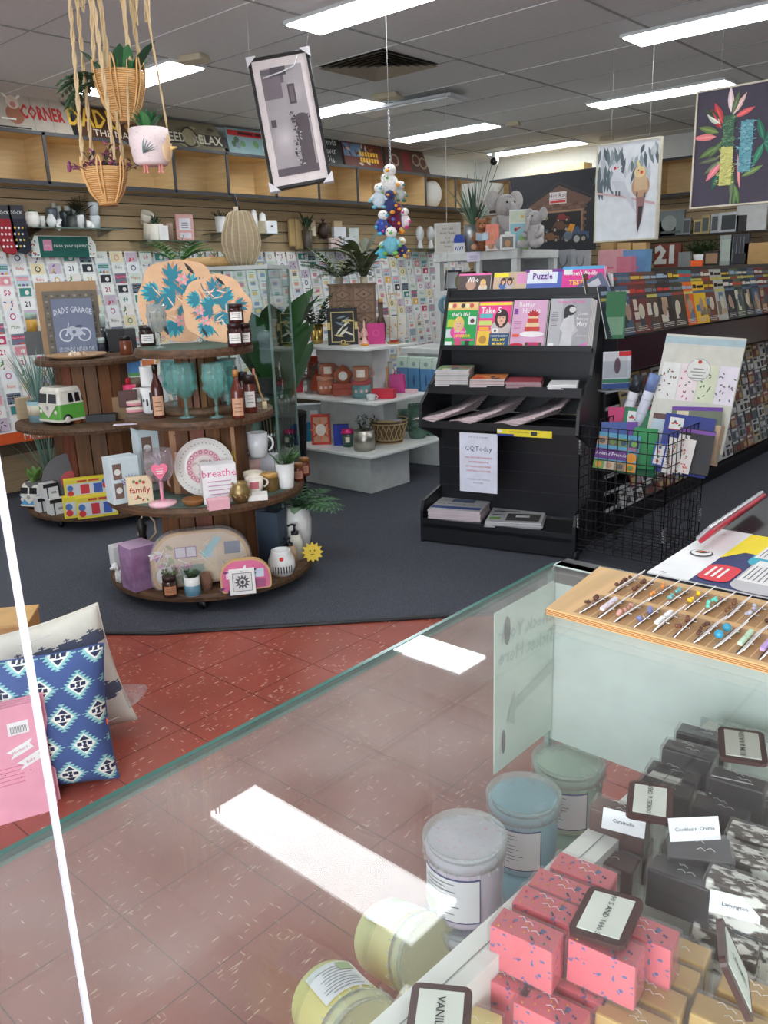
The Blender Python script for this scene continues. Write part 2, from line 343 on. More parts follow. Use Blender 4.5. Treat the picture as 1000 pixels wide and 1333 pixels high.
# ======================= tin signs on top of the cubbies =======================
def sign_cv(b,w,h,base,th=.012):
    b.bb(-w/2,w/2,0,th,0,h,base); return CV(b,(-w/2,0,0),(1,0,0),(0,0,1))
LEAN=math.radians(-14)
def wallsign(y0,y1,h,lab,base,fn,z=2.735,x=-6.46,poly=None):
    w=y1-y0; b=MB(); b.X=Matrix.Rotation(LEAN,4,'X')
    if poly: b.prism([(p*w-w/2,q*h) for p,q in poly],0,.012,base); c=CV(b,(-w/2,0,0),(1,0,0),(0,0,1))
    else: c=sign_cv(b,w,h,base)
    fn(c,w,h); return solo(b,'tin_sign',lab,'sign',(x,(y0+y1)/2,z),PI/2,'tin signs standing on the cubby shelf')
RED=(168,32,34); YEL=(226,180,60)
def s1(c,w,h):
    for k in range(1,9): c.rect(w*k/9,.005,.003,h-.01,(120,108,96))
    c.text('BULLSHIT',w*.45,h*.56,.15,RED,2,.02,0,.72); c.text('CORNER',w*.835,h*.50,.14,RED,2,.03,0,.62)
    c.disc(w*.68,h*.42,.07,(150,96,70),1); c.disc(w*.68,h*.72,.05,(206,186,170),2); c.leaf(w*.68-.03,h*.8,.07,.02,2.4,(230,225,210),2); c.leaf(w*.68+.03,h*.8,.07,.02,.7,(230,225,210),2); c.disc(w*.68,h*.66,.022,(180,120,110),3); c.rect(w*.60,h*.28,w*.08,.012,(225,225,220),2); c.lines(w*.15,h*.08,w*.7,h*.1,1,BLACK,2)
wallsign(2.3,3.70,.30,'wide weathered plank sign with red lettering and a bull at the far left',(170,160,148),s1,poly=[(0,0),(1,0),(.985,.75),(.94,1),(0,1)])
def s2(c,w,h): c.text("DAD'S",w*.22,h*.62,.20,YEL,1,.02,0,.8); c.text('THE MAN',w*.5,h*.22,.075,(225,215,200),1,0,0,1.2); c.disc(w*.8,h*.55,.08,(170,120,60),1); c.disc(w*.8,h*.55,.05,(90,58,32),2)
wallsign(3.76,4.38,.26,"brown tin sign reading DAD'S in yellow behind the rope baskets",(74,44,26),s2)
def s3(c,w,h):
    for i in range(46): c.leaf(random.uniform(.02,w-.08),random.uniform(.03,h-.05),.09,.035,random.uniform(-.3,.3),random.choice([(150,140,112),(96,86,62),(190,186,170),(60,56,44)]),0)
    c.rect(w*.1,h*.2,w*.3,h*.4,(40,34,28),1); c.rect(w*.68,h*.2,w*.36,h*.4,(40,34,28),1); c.disc(w*.48,h*.45,.09,(52,44,32),1); c.disc(w*.48,h*.45,.075,(150,140,110),2)
    c.text('NEED',w*.25,h*.4,.11,(205,200,180),2,.02); c.text('RELAX',w*.74,h*.4,.11,(205,200,180),2,.02)
wallsign(4.46,5.20,.25,'camouflage tin sign with dark lettering right of the bird pot',(112,104,82),s3,poly=[(0,0),(1,0),(.93,.85),(.88,1),(0,1)])
def s4(c,w,h): 
    c.rect(.02,h*.72,w-.04,h*.2,(170,30,34)); c.rect(w*.2,h*.78,w*.25,h*.09,(60,10,12),1); c.rect(w*.5,h*.78,w*.3,h*.09,(60,10,12),1)
    for i in range(16): c.disc(random.uniform(.06,w-.06),random.uniform(.04,h*.6),.03,random.choice([(90,130,80),(190,196,200),(110,120,130),(60,90,60)]))
wallsign(5.24,5.95,.25,'busy landscape tin sign with a red title left of the hung picture',(120,146,150),s4)
def s5(c,w,h): 
    for i,t in enumerate(('Legends','Never','Die')): c.text(t,w*.58,h*(.8-.3*i),.1,(225,225,222),1,0,0,.8)
wallsign(6.32,6.74,.30,'black sign reading Legends Never Die',(34,38,38),s5)
def s6(c,w,h):
    c.rect(.01,h*.45,w*.45,h*.5,(96,126,160)); 
    for i in range(30): c.leaf(random.uniform(.05,w-.1),random.uniform(.03,h-.06),.08,.03,random.uniform(0,3),random.choice([(110,50,36),(186,176,160),(150,80,50),(70,46,40)]),0)
    [c.rect(w*(.4+.07*k),h*(.5-.24*j),w*.05,h*.17,YEL,2) for k in range(7) for j in range(2)]
wallsign(6.78,7.40,.27,'rust red tin sign with a blue corner above the plush garland',(96,44,34),s6)
def s7(c,w,h):
    c.rect(w*.38,h*.1,w*.18,h*.8,(128,46,44)); [c.disc(q*w,h*(.5+.1*(i%2)),.07,(170,150,130),1) for i,q in enumerate((.2,.7,.86))]; [c.disc(q*w,h*(.5+.1*(i%2)),.05,(96,62,48),2) for i,q in enumerate((.2,.7,.86))]
wallsign(7.45,8.22,.27,'dark brown tin sign with round portraits at the far end of the shelf',(84,58,48),s7,poly=[(0,0),(1,0),(.9,1),(0,1)])
# box on the cubby by the garage painting
p=aty(690,231,8.9); b=MB(); b.bb(-.02,.75,-.1,.1,0,.07,(206,180,130)); solo(b,'cardboard_box','flat tan box lying on the cubbies above the garage painting','box',(-5.75,9.3,2.73),0)
# ======================= greeting card wall =======================
PAL=[(238,238,236),(232,236,240),(240,232,228),(244,244,240),(225,205,210),(190,205,222),(214,226,214),(236,222,180),(205,188,205),(240,240,240),(228,228,226),(110,122,140)]
ACC=[(214,90,60),(200,60,110),(70,110,170),(60,140,130),(120,120,126),(230,180,60),(110,84,150),(40,44,56),(90,150,90),(226,150,160)]
def cardmesh(i,w=.122,h=.125):
    r=random.Random(i); b=MB(); base=PAL[i%len(PAL)]; a=ACC[(i*7)%len(ACC)]; a2=ACC[(i*3+1)%len(ACC)]
    b.bb(-w/2,w/2,0,.004,0,h,M(WHITE)); c=CV(b,(-w/2,0,0),(1,0,0),(0,0,1)); c.rect(.006,.006,w-.012,h-.012,base)
    k=i%6
    if k==0: c.text(r.choice(['Love','Hugs','Joy','Baby','Happy','Mum']),w/2,h*.66,.036,a,2); c.lines(.03,h*.1,w-.06,.03,3,(150,150,150))
    elif k==1: c.disc(w*.5,h*.6,.024,a,1); c.disc(w*.5,h*.6,.016,base,2); c.lines(.03,h*.12,w-.06,.02,2,a2)
    elif k==2: 
        for j in range(5): c.leaf(w*r.uniform(.25,.7),h*r.uniform(.35,.75),.03,.012,r.uniform(0,6),r.choice([a,a2]),1)
        c.lines(.03,h*.08,w-.06,.02,2,(120,120,120))
    elif k==3: c.text(str(r.choice([18,21,30,40,50,60,70])),w/2,h*.6,.055,a,2,.02); c.lines(.03,h*.1,w-.06,.02,2,a2)
    elif k==4: c.rect(.014,h*.38,w-.028,h*.5,a2,1); c.disc(w*.6,h*.6,.018,PAL[2],2); c.lines(.03,h*.1,w-.06,.02,2,a)
    else: c.rect(.012,h*.62,w-.024,h*.22,a,1); c.text('Happy Birthday',w/2,h*.73,.017,WHITE,2); [c.disc(w*q,h*.35,.011,r.choice(ACC),1) for q in(.25,.5,.75)]
    return b
NV=36; CM=[]
for i in range(NV):
    o=cardmesh(i).obj('greeting_card'); CM.append(o.data); bpy.data.objects.remove(o)
COLN=['white','pale blue','cream','plain white','dusty pink','light blue','soft green','buttery','lilac','snow white','off-white','slate blue']
MOT=['with script','with a ring','with leaves','with an age number','with a picture','with a strip']
# card stand body
t=thing('card_rack','long tiered greeting card rack along the left wall','card rack',(XW,0,0))
dk=M((70,56,42),.5)
b=MB(); b.add([(.03,1.2,1.84),(.03,9.2,1.84),(.30,9.2,.5),(.30,1.2,.5),(.03,9.2,.44),(.03,1.2,.44),(.30,9.2,.44),(.30,1.2,.44)],[(0,1,2,3),(3,2,6,7),(7,6,4,5),(0,5,4,1),(1,4,6,2),(0,3,7,5)],M((222,224,224),.4)); b.obj('sloped_back',t)
b=MB(); b.bb(.04,.31,1.2,9.2,.36,.45,dk); b.obj('plinth',t)
b=MB(); NR=15
for r_ in range(NR):
    z=.53+r_*.088; x=.30-(z-.5)*.2+.012; b.bb(x,x+.003,1.2,9.2,z-.012,z+.012,M((228,232,234),.25))
b.obj('pocket_lips',t); 
SECT=[(2.4,3.95,(222,92,42),'orange'),(3.95,5.5,(34,84,170),'blue'),(5.5,8.0,(196,28,92),'magenta'),(8.0,9.2,(30,140,100),'green')]
OCC=[(92,350,330,800),(60,380,135,800),(36,440,140,560),(186,330,350,800),(350,350,395,640),(400,350,500,640),(375,420,560,640),(560,330,1100,900),(315,345,350,640)]
def occl(x,y): return any(a<x<c and bb<y<d for a,bb,c,d in OCC) or x<-6
cells=[]
y=2.45; ci=0
while y<9.1:
    for r_ in range(NR):
        z=.53+r_*.088; x=XW+.30-(z-.5)*.2+.004
        px,py,w=proj((x,y,z+.08))
        cells.append((w,r_,ci,(x,y,z),occl(px,py)))
    y+=.145; ci+=1
cells.sort(key=lambda q:(q[4],q[0])); ind=cells[:285]; rest=[q for q in cells[285:] if proj(q[3])[0]>-5]
tilt=Matrix.Rotation(math.radians(-3),4,'X')
def rowword(r_): return 'row %d from the top'%(NR-r_)
CNT={}
for w,r_,ci,(x,y,z),_o in ind:
    v=(ci*7+r_*13+random.randrange(4)*6)%NV
    o=bpy.data.objects.new('greeting_card',CM[v]); COL.objects.link(o)
    o.matrix_world=Matrix.Translation((x,y,z))@Matrix.Rotation(PI/2,4,'Z')@tilt
    sec=next((s[3] for s in SECT if s[0]<=y<s[1]),'orange')
    near=round((y-2.45)/.145)+1
    tag(o,'%s card %s, %s row from top, %s from the left end'%(COLN[v%12],MOT[v%6],nth(NR-r_),nth(near)),'greeting card','greeting cards on the wall rack')
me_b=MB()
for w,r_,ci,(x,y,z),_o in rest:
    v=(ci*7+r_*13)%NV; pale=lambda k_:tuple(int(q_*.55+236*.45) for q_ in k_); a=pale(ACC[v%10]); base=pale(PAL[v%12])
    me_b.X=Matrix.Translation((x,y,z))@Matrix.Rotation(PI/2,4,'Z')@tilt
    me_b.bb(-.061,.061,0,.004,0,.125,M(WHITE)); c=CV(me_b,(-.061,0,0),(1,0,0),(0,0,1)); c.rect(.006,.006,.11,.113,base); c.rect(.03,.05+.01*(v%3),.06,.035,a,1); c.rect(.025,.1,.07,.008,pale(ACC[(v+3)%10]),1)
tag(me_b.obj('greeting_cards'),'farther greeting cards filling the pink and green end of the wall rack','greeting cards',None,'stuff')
# coloured category tabs
TABM={}
for y0,y1,colr,nm in SECT:
    b=MB(); b.prism([(-.055,0),(.055,0),(.055,.03),(.045,.04),(-.045,.04),(-.055,.03)],0,.004,colr); CV(b,(-.055,0,0),(1,0,0),(0,0,1)).text('Birthday',.055,.02,.016,WHITE,1); o=b.obj('category_tab'); TABM[nm]=o.data; bpy.data.objects.remove(o)
y=2.45; j=0
while y<9.1:
    nm=next(s[3] for s in SECT if s[0]<=y<s[1]+.01)
    for z in ([1.845] if nm!='orange' else [1.845])+([1.845-.176*q-.088*((j+q)%2) for q in (1,3,4,6)][:4] if nm=='orange' else []):
        if nm=='orange' and 3.35<y and z>1.8: continue
        rr=(z-.5)
        p=(XW+.30-rr*.2+.012,y,z-.01 if z<1.8 else z)
        px,py,_=proj(p)
        if not occl(px,py) and px>-5:
            o=bpy.data.objects.new('category_tab',TABM[nm]); COL.objects.link(o); o.location=p; o.rotation_euler=(0,0,PI/2)
            tag(o,'%s header tab on the card rack, %s, %s column from the left end'%(nm,'top row' if z>1.8 else nth(max(1,round((1.84-z)/.088)))+' row down',nth(j+1)),'header tab','coloured header tabs on the card rack')
    y+=.145; j+=1
b=MB(); b.bb(-.8,.8,0,.006,0,.085,(222,92,42)); CV(b,(-.8,0,0),(1,0,0),(0,0,1)).text('Milestone',1.45-.15,.04,.085,WHITE,1)
solo(b,'banner','orange banner strip reading Milestone under the card rack','banner',(XW+.325,2.55,.45),PI/2)
b=MB(); w,h=.56,.165; b.prism([(0,0),(w,0),(w,h*.6),(w*.93,h),(w*.07,h),(0,h*.6)],0,.006,(236,236,230)); c=CV(b,(0,0,0),(1,0,0),(0,0,1)); c.rect(w*.12,.0,w*.76,h*.97,(24,92,84)); c.rect(w*.18,h*.3,.075,.085,(230,150,180),1); c.text('spirits',w*.18+.037,h*.55,.02,WHITE,2); c.text('raise your spirits!',w*.6,h*.55,.042,WHITE,1)
for i in range(14): c.leaf(random.choice([.01,w-.05])+random.uniform(0,.03),random.uniform(.01,h*.7),.025,.012,random.uniform(0,6),random.choice([(200,90,60),(40,70,140),(60,130,90),(150,60,110)]),1)
solo(b,'header_sign','dark green arched header sign reading raise your spirits','sign',(XW+.09,3.28,1.84),PI/2)
# ======================= cable drum tables =======================
OLD=M((92,66,44),.6,0,'oldwood'); OLD2=M((112,74,44),.6,0,'planks'); GRN=M((84,108,98),.6,0,'oldwood')
def drum(cx,cy,tiers,label,rz):
    t=thing('cable_drum_table',label,'display table',(cx,cy,0),rz)
    for i,(z,R,mat) in enumerate(tiers):
        b=MB(); th=.04; b.lathe([(0,z-th),(R,z-th),(R+.004,z-th/2),(R,z),(0,z)],OLD,n=48,smooth=False)
        # plank seams, worn paint
        k=-R+.09
        while k<R-.02:
            hw=math.sqrt(max(0,R*R-k*k))-.004; b.bb(-hw,hw,k,k+.004,z-.001,z+.0008,M((34,24,18))); k+=.098
        o=b.obj(('bottom_disc','middle_disc','upper_disc','top_disc')[i] if len(tiers)>3 else ('bottom_disc','middle_disc','top_disc')[i],t)
        if mat: 
            b=MB(); b.lathe([(0,z),(R-.03,z),(R-.03,z+.0015),(0,z+.0015)],mat,n=48,smooth=False); b.obj('painted_face',o)
    for i in range(len(tiers)-1):
        z0=tiers[i][0]; z1=tiers[i+1][0]-.04; r=((.25,.22,.10) if len(tiers)>3 else (.30,.24))[i]
        b=MB(); n=18
        for k in range(n):
            a=2*PI*k/n; b.X=Matrix.Rotation(a,4,'Z'); b.box((r,0,(z0+z1)/2),(.02,2*r*math.tan(PI/n)-.006,z1-z0),M((118-6*(k%3),76-4*(k%4),44),.6,0,'planks'))
        b.X=Matrix.Identity(4); b.cyl((0,0,z0),r-.012,z1-z0,BLACK,18); b.obj('core',t)
    for k in range(4):
        a=k*PI/2+.5; R=tiers[0][1]*.86; x,y=R*math.cos(a),R*math.sin(a); zb=tiers[0][0]-.04
        b=MB(); b.box((x,y,zb-.006),(.05,.05,.01),M((170,172,175),.3,1)); b.prism([(x-.02,zb-.045),(x+.02,zb-.01),(x-.02,zb-.01)],y-.012,y+.012,M((170,172,175),.3,1)); c=b.obj('caster',t)
        b=MB(); b.X=Matrix.Translation((x-.012,y,.026+0))@Matrix.Rotation(PI/2,4,'X'); b.cyl((0,0,-.009),.026,.018,M(BLACK,.4)); b.obj('wheel',c)
    return t
A=(-3.64,2.614); Bc=(-5.48,3.042)
drum(*A,[(.11,.553,None),(.54,.523,GRN),(.94,.384,None),(1.28,.30,GRN)],'four tier cable drum display table in front on casters',.3)
drum(*Bc,[(.11,.55,None),(.70,.55,None),(1.127,.36,None)],'three tier cable drum display table behind at the left',-.2)
b=MB(); b.lathe([(.108,0),(.26,0),(.26,.03),(.108,.03)],OLD,n=36); solo(b,'wooden_riser','round plank riser under the teal goblets','riser',(A[0]-.03,A[1]+.05,.9405))
# ======================= white tiered stand =======================
WG=M((206,208,206),.5); WT=M((224,226,224),.4)
t=thing('tiered_stand','white three tier display stand behind the front drum table','display stand',(-4.7,4.8,0))
def lb(b,x0,x1,y0,y1,z0,z1,m): b.bb(x0+4.7,x1+4.7,y0-4.8,y1-4.8,z0,z1,m)
b=MB(); lb(b,-5.35,-4.16,4.49,4.95,0,.30,WG); b.obj('base',t)
for z,x0,x1,y0,y1 in((.32,-5.46,-4.05,4.38,5.33),(.70,-5.4,-4.10,4.50,5.17),(1.10,-5.17,-4.13,4.46,5.02)):
    b=MB(); lb(b,x0,x1,y0,y1,z-.02,z,WT); b.obj('shelf',t,.003)
for z0,z1,x1,y0 in((.32,.68,-4.34,4.86),(.70,1.08,-4.42,4.84)):
    b=MB(); lb(b,-5.05,x1,y0,5.02,z0,z1,WG); b.obj('riser',t)
# ======================= magazine rack =======================
RK=M((24,25,29),.38); RX=Vector((.9707,.2402,0)); RY=Vector((-.2402,.9707,0)); RO=Vector((-3.106,3.789,0))
RRZ=math.atan2(.2402,.9707); RW=.966
t=thing('magazine_rack','tall black newsagent magazine rack with slanted top display','magazine rack',RO,RRZ)
side=[(0,0),(.50,0),(.54,1.48),(.52,1.50),(.46,1.50),(.33,1.16),(.26,1.02),(.02,.86),(0,.72),(.16,.66),(.30,.60),(.30,.30),(.03,.26),(0,.2)]
for x in(0,RW-.018):
    b=MB(); b.prism(side,x,x+.018,RK,'yz'); b.obj('side_panel',t,.002)
b=MB(); b.bb(.018,RW-.018,.0,.02,.015,.125,RK); b.obj('kick_panel',t)
b=MB(); b.bb(.018,RW-.018,.30,.32,.16,.76,M((28,29,34),.3)); [b.bb(.018,RW-.018,.2985,.30,z,z+.004,M((48,50,56),.3)) for z in(.3,.42,.54)]; b.obj('back_panel',t)
b=MB(); b.bb(.018,RW-.018,.01,.32,.125,.145,RK); b.bb(.018,RW-.018,0,.012,.10,.155,RK); b.obj('bottom_shelf',t)
b=MB(); b.bb(.018,RW-.018,.01,.48,.735,.755,RK); b.bb(.018,RW-.018,0,.012,.72,.765,RK); b.obj('lower_shelf',t)
b=MB(); b.bb(.018,RW-.018,.12,.48,.935,.955,RK); b.bb(.018,RW-.018,.11,.122,.91,.965,RK); b.obj('upper_shelf',t)
b=MB(); b.bb(.018,RW-.018,.47,.50,.76,1.5,RK); b.obj('upper_back',t)
b=MB(); b.add([(.018,.34,1.165),(RW-.018,.34,1.165),(RW-.018,.44,1.46),(.018,.44,1.46)],[(0,1,2,3)],RK); b.bb(.018,RW-.018,.30,.345,1.15,1.165,RK); b.bb(.018,RW-.018,.295,.302,1.15,1.18,RK); b.bb(.018,RW-.018,.42,.47,1.44,1.45,RK); b.obj('slanted_display',t)
for x in (.05,RW-.09):
    b=MB(); b.X=Matrix.Translation((x,.1,.03))@Matrix.Rotation(PI/2,4,'Y'); b.cyl((0,0,0),.025,.02,M(BLACK,.4)); b.obj('caster',t)
def rk(x,y,z): return RO+RX*x+RY*y+Vector((0,0,z))
# ======================= right hand gondola =======================
GX=-2.2
t=thing('gondola_shelving','long black and maroon magazine gondola running to the back','shelving',(GX,6.5,0),PI/2)
# local: x along +Y world, y towards -X world
b=MB(); b.bb(-1.98,2.7,.04,.22,0,.10,M((20,20,23),.4)); b.obj('kick_plate',t)
b=MB(); b.bb(-1.98,2.7,.20,.22,.1,1.36,M((40,38,44),.4)); b.obj('back_panel',t)
b=MB(); b.bb(-1.98,2.7,.0,.2,.10,.125,M((26,26,30),.35)); b.obj('bottom_shelf',t)
b=MB(); b.add([(-1.98,.0,1.20),(2.7,.0,1.20),(2.7,.07,.99),(-1.98,.07,.99)],[(3,2,1,0)],M((64,26,38),.28)); b.bb(-1.98,2.7,0.01,.2,1.185,1.20,M((40,20,28),.3)); b.bb(-1.98,2.7,.07,.2,.985,1.0,M((40,20,28),.3)); b.obj('fascia',t)
b=MB(); b.prism([(.0,1.0),(.22,1.0),(.22,1.45),(.16,1.45),(.0,1.24)],-2.0,-1.98,M((30,26,32),.35),'yz'); b.prism([(.04,0),(.22,0),(.22,1.0),(.07,1.0)],-2.0,-1.98,M((30,26,32),.35),'yz'); b.obj('end_panel',t)
b=MB(); [b.bb(-1.98,2.7,.04+.018*i,.05+.018*i,.15+.1*i,.17+.1*i,M((200,204,206),.2)) for i in range(8)]; b.obj('pocket_rails',t)
# ======================= wire bin =======================
wm=M((26,26,30),.35,.3)
t=thing('wire_bin','black wire mesh bin on casters full of diaries and calendars','wire bin',(-1.907,4.265,0))
W0=.2475
def grid(b,p,q,z0,z1,n,mz):
    for i in range(n+1):
        x,y=p[0]+(q[0]-p[0])*i/n,p[1]+(q[1]-p[1])*i/n; b.tube([(x,y,z0),(x,y,z1)],.0028,wm,4,False)
    for i in range(mz+1):
        z=z0+(z1-z0)*i/mz; b.tube([(p[0],p[1],z),(q[0],q[1],z)],.0028,wm,4,False)
cs=[(-W0,-W0),(W0,-W0),(W0,W0),(-W0,W0)]
for i in range(4):
    b=MB(); grid(b,cs[i],cs[(i+1)%4],.08,.78,9,12); b.obj('mesh_panel',t)
b=MB()
for i in range(10): k=-W0+.055*i; b.tube([(k,-W0,.1),(k,W0,.1)],.0028,wm,4,False); b.tube([(-W0,k,.1),(W0,k,.1)],.0028,wm,4,False)
b.obj('mesh_floor',t)
for i,(x,y) in enumerate(cs):
    b=MB(); b.ball((x,y,.03),(.012,.03,.03),M(BLACK,.4)); b.obj('caster',t)
    for z in(.62,.2):
        b=MB(); b.tube([(x+.009*math.cos(a*1.3),y+.009*math.sin(a*1.3),z+a*.0018) for a in range(46)],.002,M((190,192,196),.25,1),4); b.obj('spring_clip',t)
# ======================= grey white cabinet with toys =======================
t=thing('display_cabinet','pale grey display cabinet with toys on top behind the magazine rack','cabinet',(-4.62,6.85,0))
b=MB(); GW=M((204,206,204),.5)
for x in(-.46,.40): 
    for y in(-.35,.29): b.bb(x,x+.06,y,y+.06,0,1.72,GW)
b.bb(.02,.06,-.35,-.31,1.35,1.72,GW); b.obj('posts',t)
for z in(.1,.5,.93,1.38,1.72):
    b=MB(); b.bb(-.47,.47,-.36,.36,z,z+.075,GW); b.obj('shelf',t,.004)
b=MB(); b.bb(-.40,.40,.30,.31,0,1.72,M((150,152,152),.5)); b.obj('back_panel',t)
# white tables behind the stand
t=thing('white_table','white low display table with stacked blue boxes behind the stand','table',(-4.6,6.0,0))
b=MB(); b.bb(-.35,.5,-.2,.25,.93,.98,WT); b.obj('top',t,.004); b=MB(); b.bb(-.3,.45,-.15,.2,0,.93,WG); b.obj('body',t)
# glass cabinet
P0=at(318,560,.3); gx,gy=-4.47,3.66
t=thing('glass_cabinet','tall glass display cabinet behind the front drum table','glass cabinet',(gx,gy,0),.55)
cl=M((226,240,236),.03,0,'clear'); 
b=MB(); b.bb(-.24,.24,-.24,-.236,.1,1.67,cl); b.obj('front_pane',t)
for x in(-.24,.236): b=MB(); b.bb(x,x+.004,-.236,.24,.1,1.67,cl); b.obj('side_pane',t)
b=MB(); b.bb(-.245,.245,-.245,.245,1.67,1.695,M((200,206,204),.4)); b.obj('top',t)
b=MB(); b.bb(-.24,.24,-.235,.24,0,.1,M((40,40,42),.4)); b.obj('plinth',t)
for z in(.5,.85,1.17): b=MB(); b.bb(-.23,.23,-.23,.23,z,z+.006,M((190,220,210),.03,0,'clear')); b.obj('shelf',t)
for x in(-.24,.232):
    for y in(-.24,.232): b=MB(); b.bb(x-.003,x+.010,y-.003,y+.010,.1,1.67,M((120,150,142),.2)); b.obj('corner_strip',t)
GC=(gx,gy)
# back wall shelf
t=thing('display_unit','low brown display unit of ornaments in front of the back wall','display unit',(-3.4,8.45,0)); b=MB(); b.bb(-.9,.9,-.38,.36,0,1.57,M((120,96,72),.5,0,'board')); b.obj('body',t); b=MB(); b.bb(-.92,.92,-.40,.38,1.57,1.60,(60,52,48)); b.obj('top',t)
# left wall glass shelves
for y0,y1,z,lab in((3.2,4.0,2.055,'glass wall shelf under the white jug and candles'),(4.2,4.85,1.97,'glass wall shelf under the grassy pots and pink frame'),(4.98,5.75,2.045,'glass wall shelf behind the rattan lamp'),(6.15,7.2,1.905,'glass wall shelf under the little boxes behind the hung picture'),(7.65,8.45,1.915,'glass wall shelf under the white head ornaments')):
    t=thing('wall_shelf',lab,'shelf',(XW+.03,(y0+y1)/2,z),PI/2,'glass shelves on the slatted wall'); w=(y1-y0)/2
    b=MB(); b.bb(-w,w,-.28,0,-.008,0,M((170,190,184),.05,0,'clear')); b.bb(-w,w,-.282,-.278,-.008,0,M((90,110,104),.2)); b.obj('board',t)
    for x in(-w+.1,w-.1): b=MB(); b.prism([(-.0,-.06),(-.25,-.012),(-.25,-.008),(0,-.008)],x,x+.006,M((190,190,190),.25,1),'yz'); b.obj('bracket',t)
# ======================= glass counter =======================
GZ=1.15
t=thing('glass_counter','glass topped display counter in the foreground','counter',(0,.6,0))
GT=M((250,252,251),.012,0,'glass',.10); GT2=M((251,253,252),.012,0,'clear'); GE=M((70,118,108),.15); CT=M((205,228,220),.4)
b=MB(); b.bb(-.607,1.0,-1.0,.46,GZ-.006,GZ,GT); b.obj('glass_top',t)
b=MB(); b.bb(-.6125,-.607,-1.0,.466,GZ-.010,GZ+.0006,GE); b.bb(-.6155,-.6128,-1.0,.466,GZ-.010,GZ-.004,M((150,190,178),.2)); b.obj('glass_edge',t)
b=MB(); b.bb(-.607,-.602,-1.0,.46,.62,GZ-.010,M((222,236,230),.02,0,'clear')); b.obj('front_pane',t)
b=MB(); b.bb(-.607,1.0,.46,.48,.85,GZ,M((226,240,234),.45)); b.bb(-.614,-.606,.455,.48,.60,GZ-.004,M((140,178,168),.3)); b.obj('back_panel',t)
b=MB(); b.bb(-.602,-.1,-.2,.46,.672,.68,M((226,240,234),.02,0,'clear')); b.obj('glass_shelf',t)
b=MB(); cb=M((206,226,212),.6); b.bb(-.6015,-.600,.29,.452,.872,1.128,cb); c=CV(b,(-.5998,.292,.872),(0,1,0),(0,0,1)); gx_=M((172,198,186),.6)
for i,w in enumerate(('Check Your','Ticket Here')): c.text(w,.085,.21-.035*i,.032,gx_,1,.01,-.1,-1)
c.poly([(.03,.075),(.05,.12),(.05,.1),(.16,.125),(.16,.105),(.05,.085),(.05,.06)],gx_,1); c.disc(.028,.22,.008,(70,84,80),1,.022); c.disc(.02,.045,.005,(40,50,50),1,.02)
b.obj('frosted_sticker',t)
# black serving counter behind
t=thing('serving_counter','black topped serving counter beside the glass counter','counter',(.4,1.4,0))
b=MB(); b.bb(-1.007,.9,-.34,-.30,1.12,GZ,M((34,38,40),.25)); b.bb(-.876,.9,-.30,.35,1.12,GZ,M((40,43,46),.3)); b.obj('counter_top',t,.002)
b=MB(); b.bb(-.82,.9,-.26,.30,0,1.12,M((30,32,35),.5)); b.obj('base',t)
# acrylic screen
b=MB(); b.bb(-.4092,-.4068,-1.2,.168,GZ+.0006,2.3,M((252,253,255),.01,0,'clear')); o=b.obj('pane'); t=thing('acrylic_screen','clear acrylic sneeze screen standing on the glass counter at the left edge','screen',(-.408,.17,GZ)); o.parent=t; o.matrix_parent_inverse=Matrix.Translation((.408,-.17,-GZ))
b=MB(); b.bb(-.0013,.0013,-.002,.0015,.0006,1.15,M((232,230,240),.15)); b.obj('polished_edge',t)
# ---- plywood jewellery board ----
PLY=M((214,176,124),.5,0,'board'); t=thing('earring_board','slotted plywood board holding rows of earrings on the counter','display board',(-.53,.884,GZ+.0006))
b=MB(); b.prism([(.015,0),(.62,0),(.62,.2),(-.005,.185)],0,.009,PLY,'xy',M((222,178,120),.5)); 
for z in(.0022,.0045,.0068): b.bb(.0135,.62,-.0006,0,z-.0006,z+.0004,M((170,112,66),.6))
b.obj('board',t)
b=MB()
for i in range(12):
    for j in range(2):
        x=.058+.0245*i+.003*j; y=.012+.088*j; b.bb(x-.0016,x+.0016,y,y+.066,.0092,.0096,M((60,28,14))); b.bb(x-.009,x+.014,y-.004,y+.072,.009,.0091,M((176,138,96),.5))
b.obj('slots',t)
ECOL=[((96,58,36),'brown bead'),((226,214,226),'pale lilac bar'),((206,150,140),'blush bead'),((120,130,180),'blue cluster'),((240,240,240),'white bar'),((120,70,50),'tan leather'),((92,56,36),'dark wood'),((60,150,180),'turquoise ball'),((190,222,190),'mint bar'),((190,160,220),'lilac bar'),((220,40,120),'hot pink'),((240,220,90),'lemon')]
ECOL2=[((92,56,38),'dark brown bead'),((100,60,40),'walnut bead'),((220,140,70),'orange'),((110,180,180),'sea green'),((232,190,40),'mustard yellow'),((110,210,190),'aqua'),((120,78,50),'brown shell'),((186,186,200),'silver grey'),((80,50,36),'umber'),((150,60,50),'rust'),((60,60,70),'charcoal'),((200,120,140),'rose')]
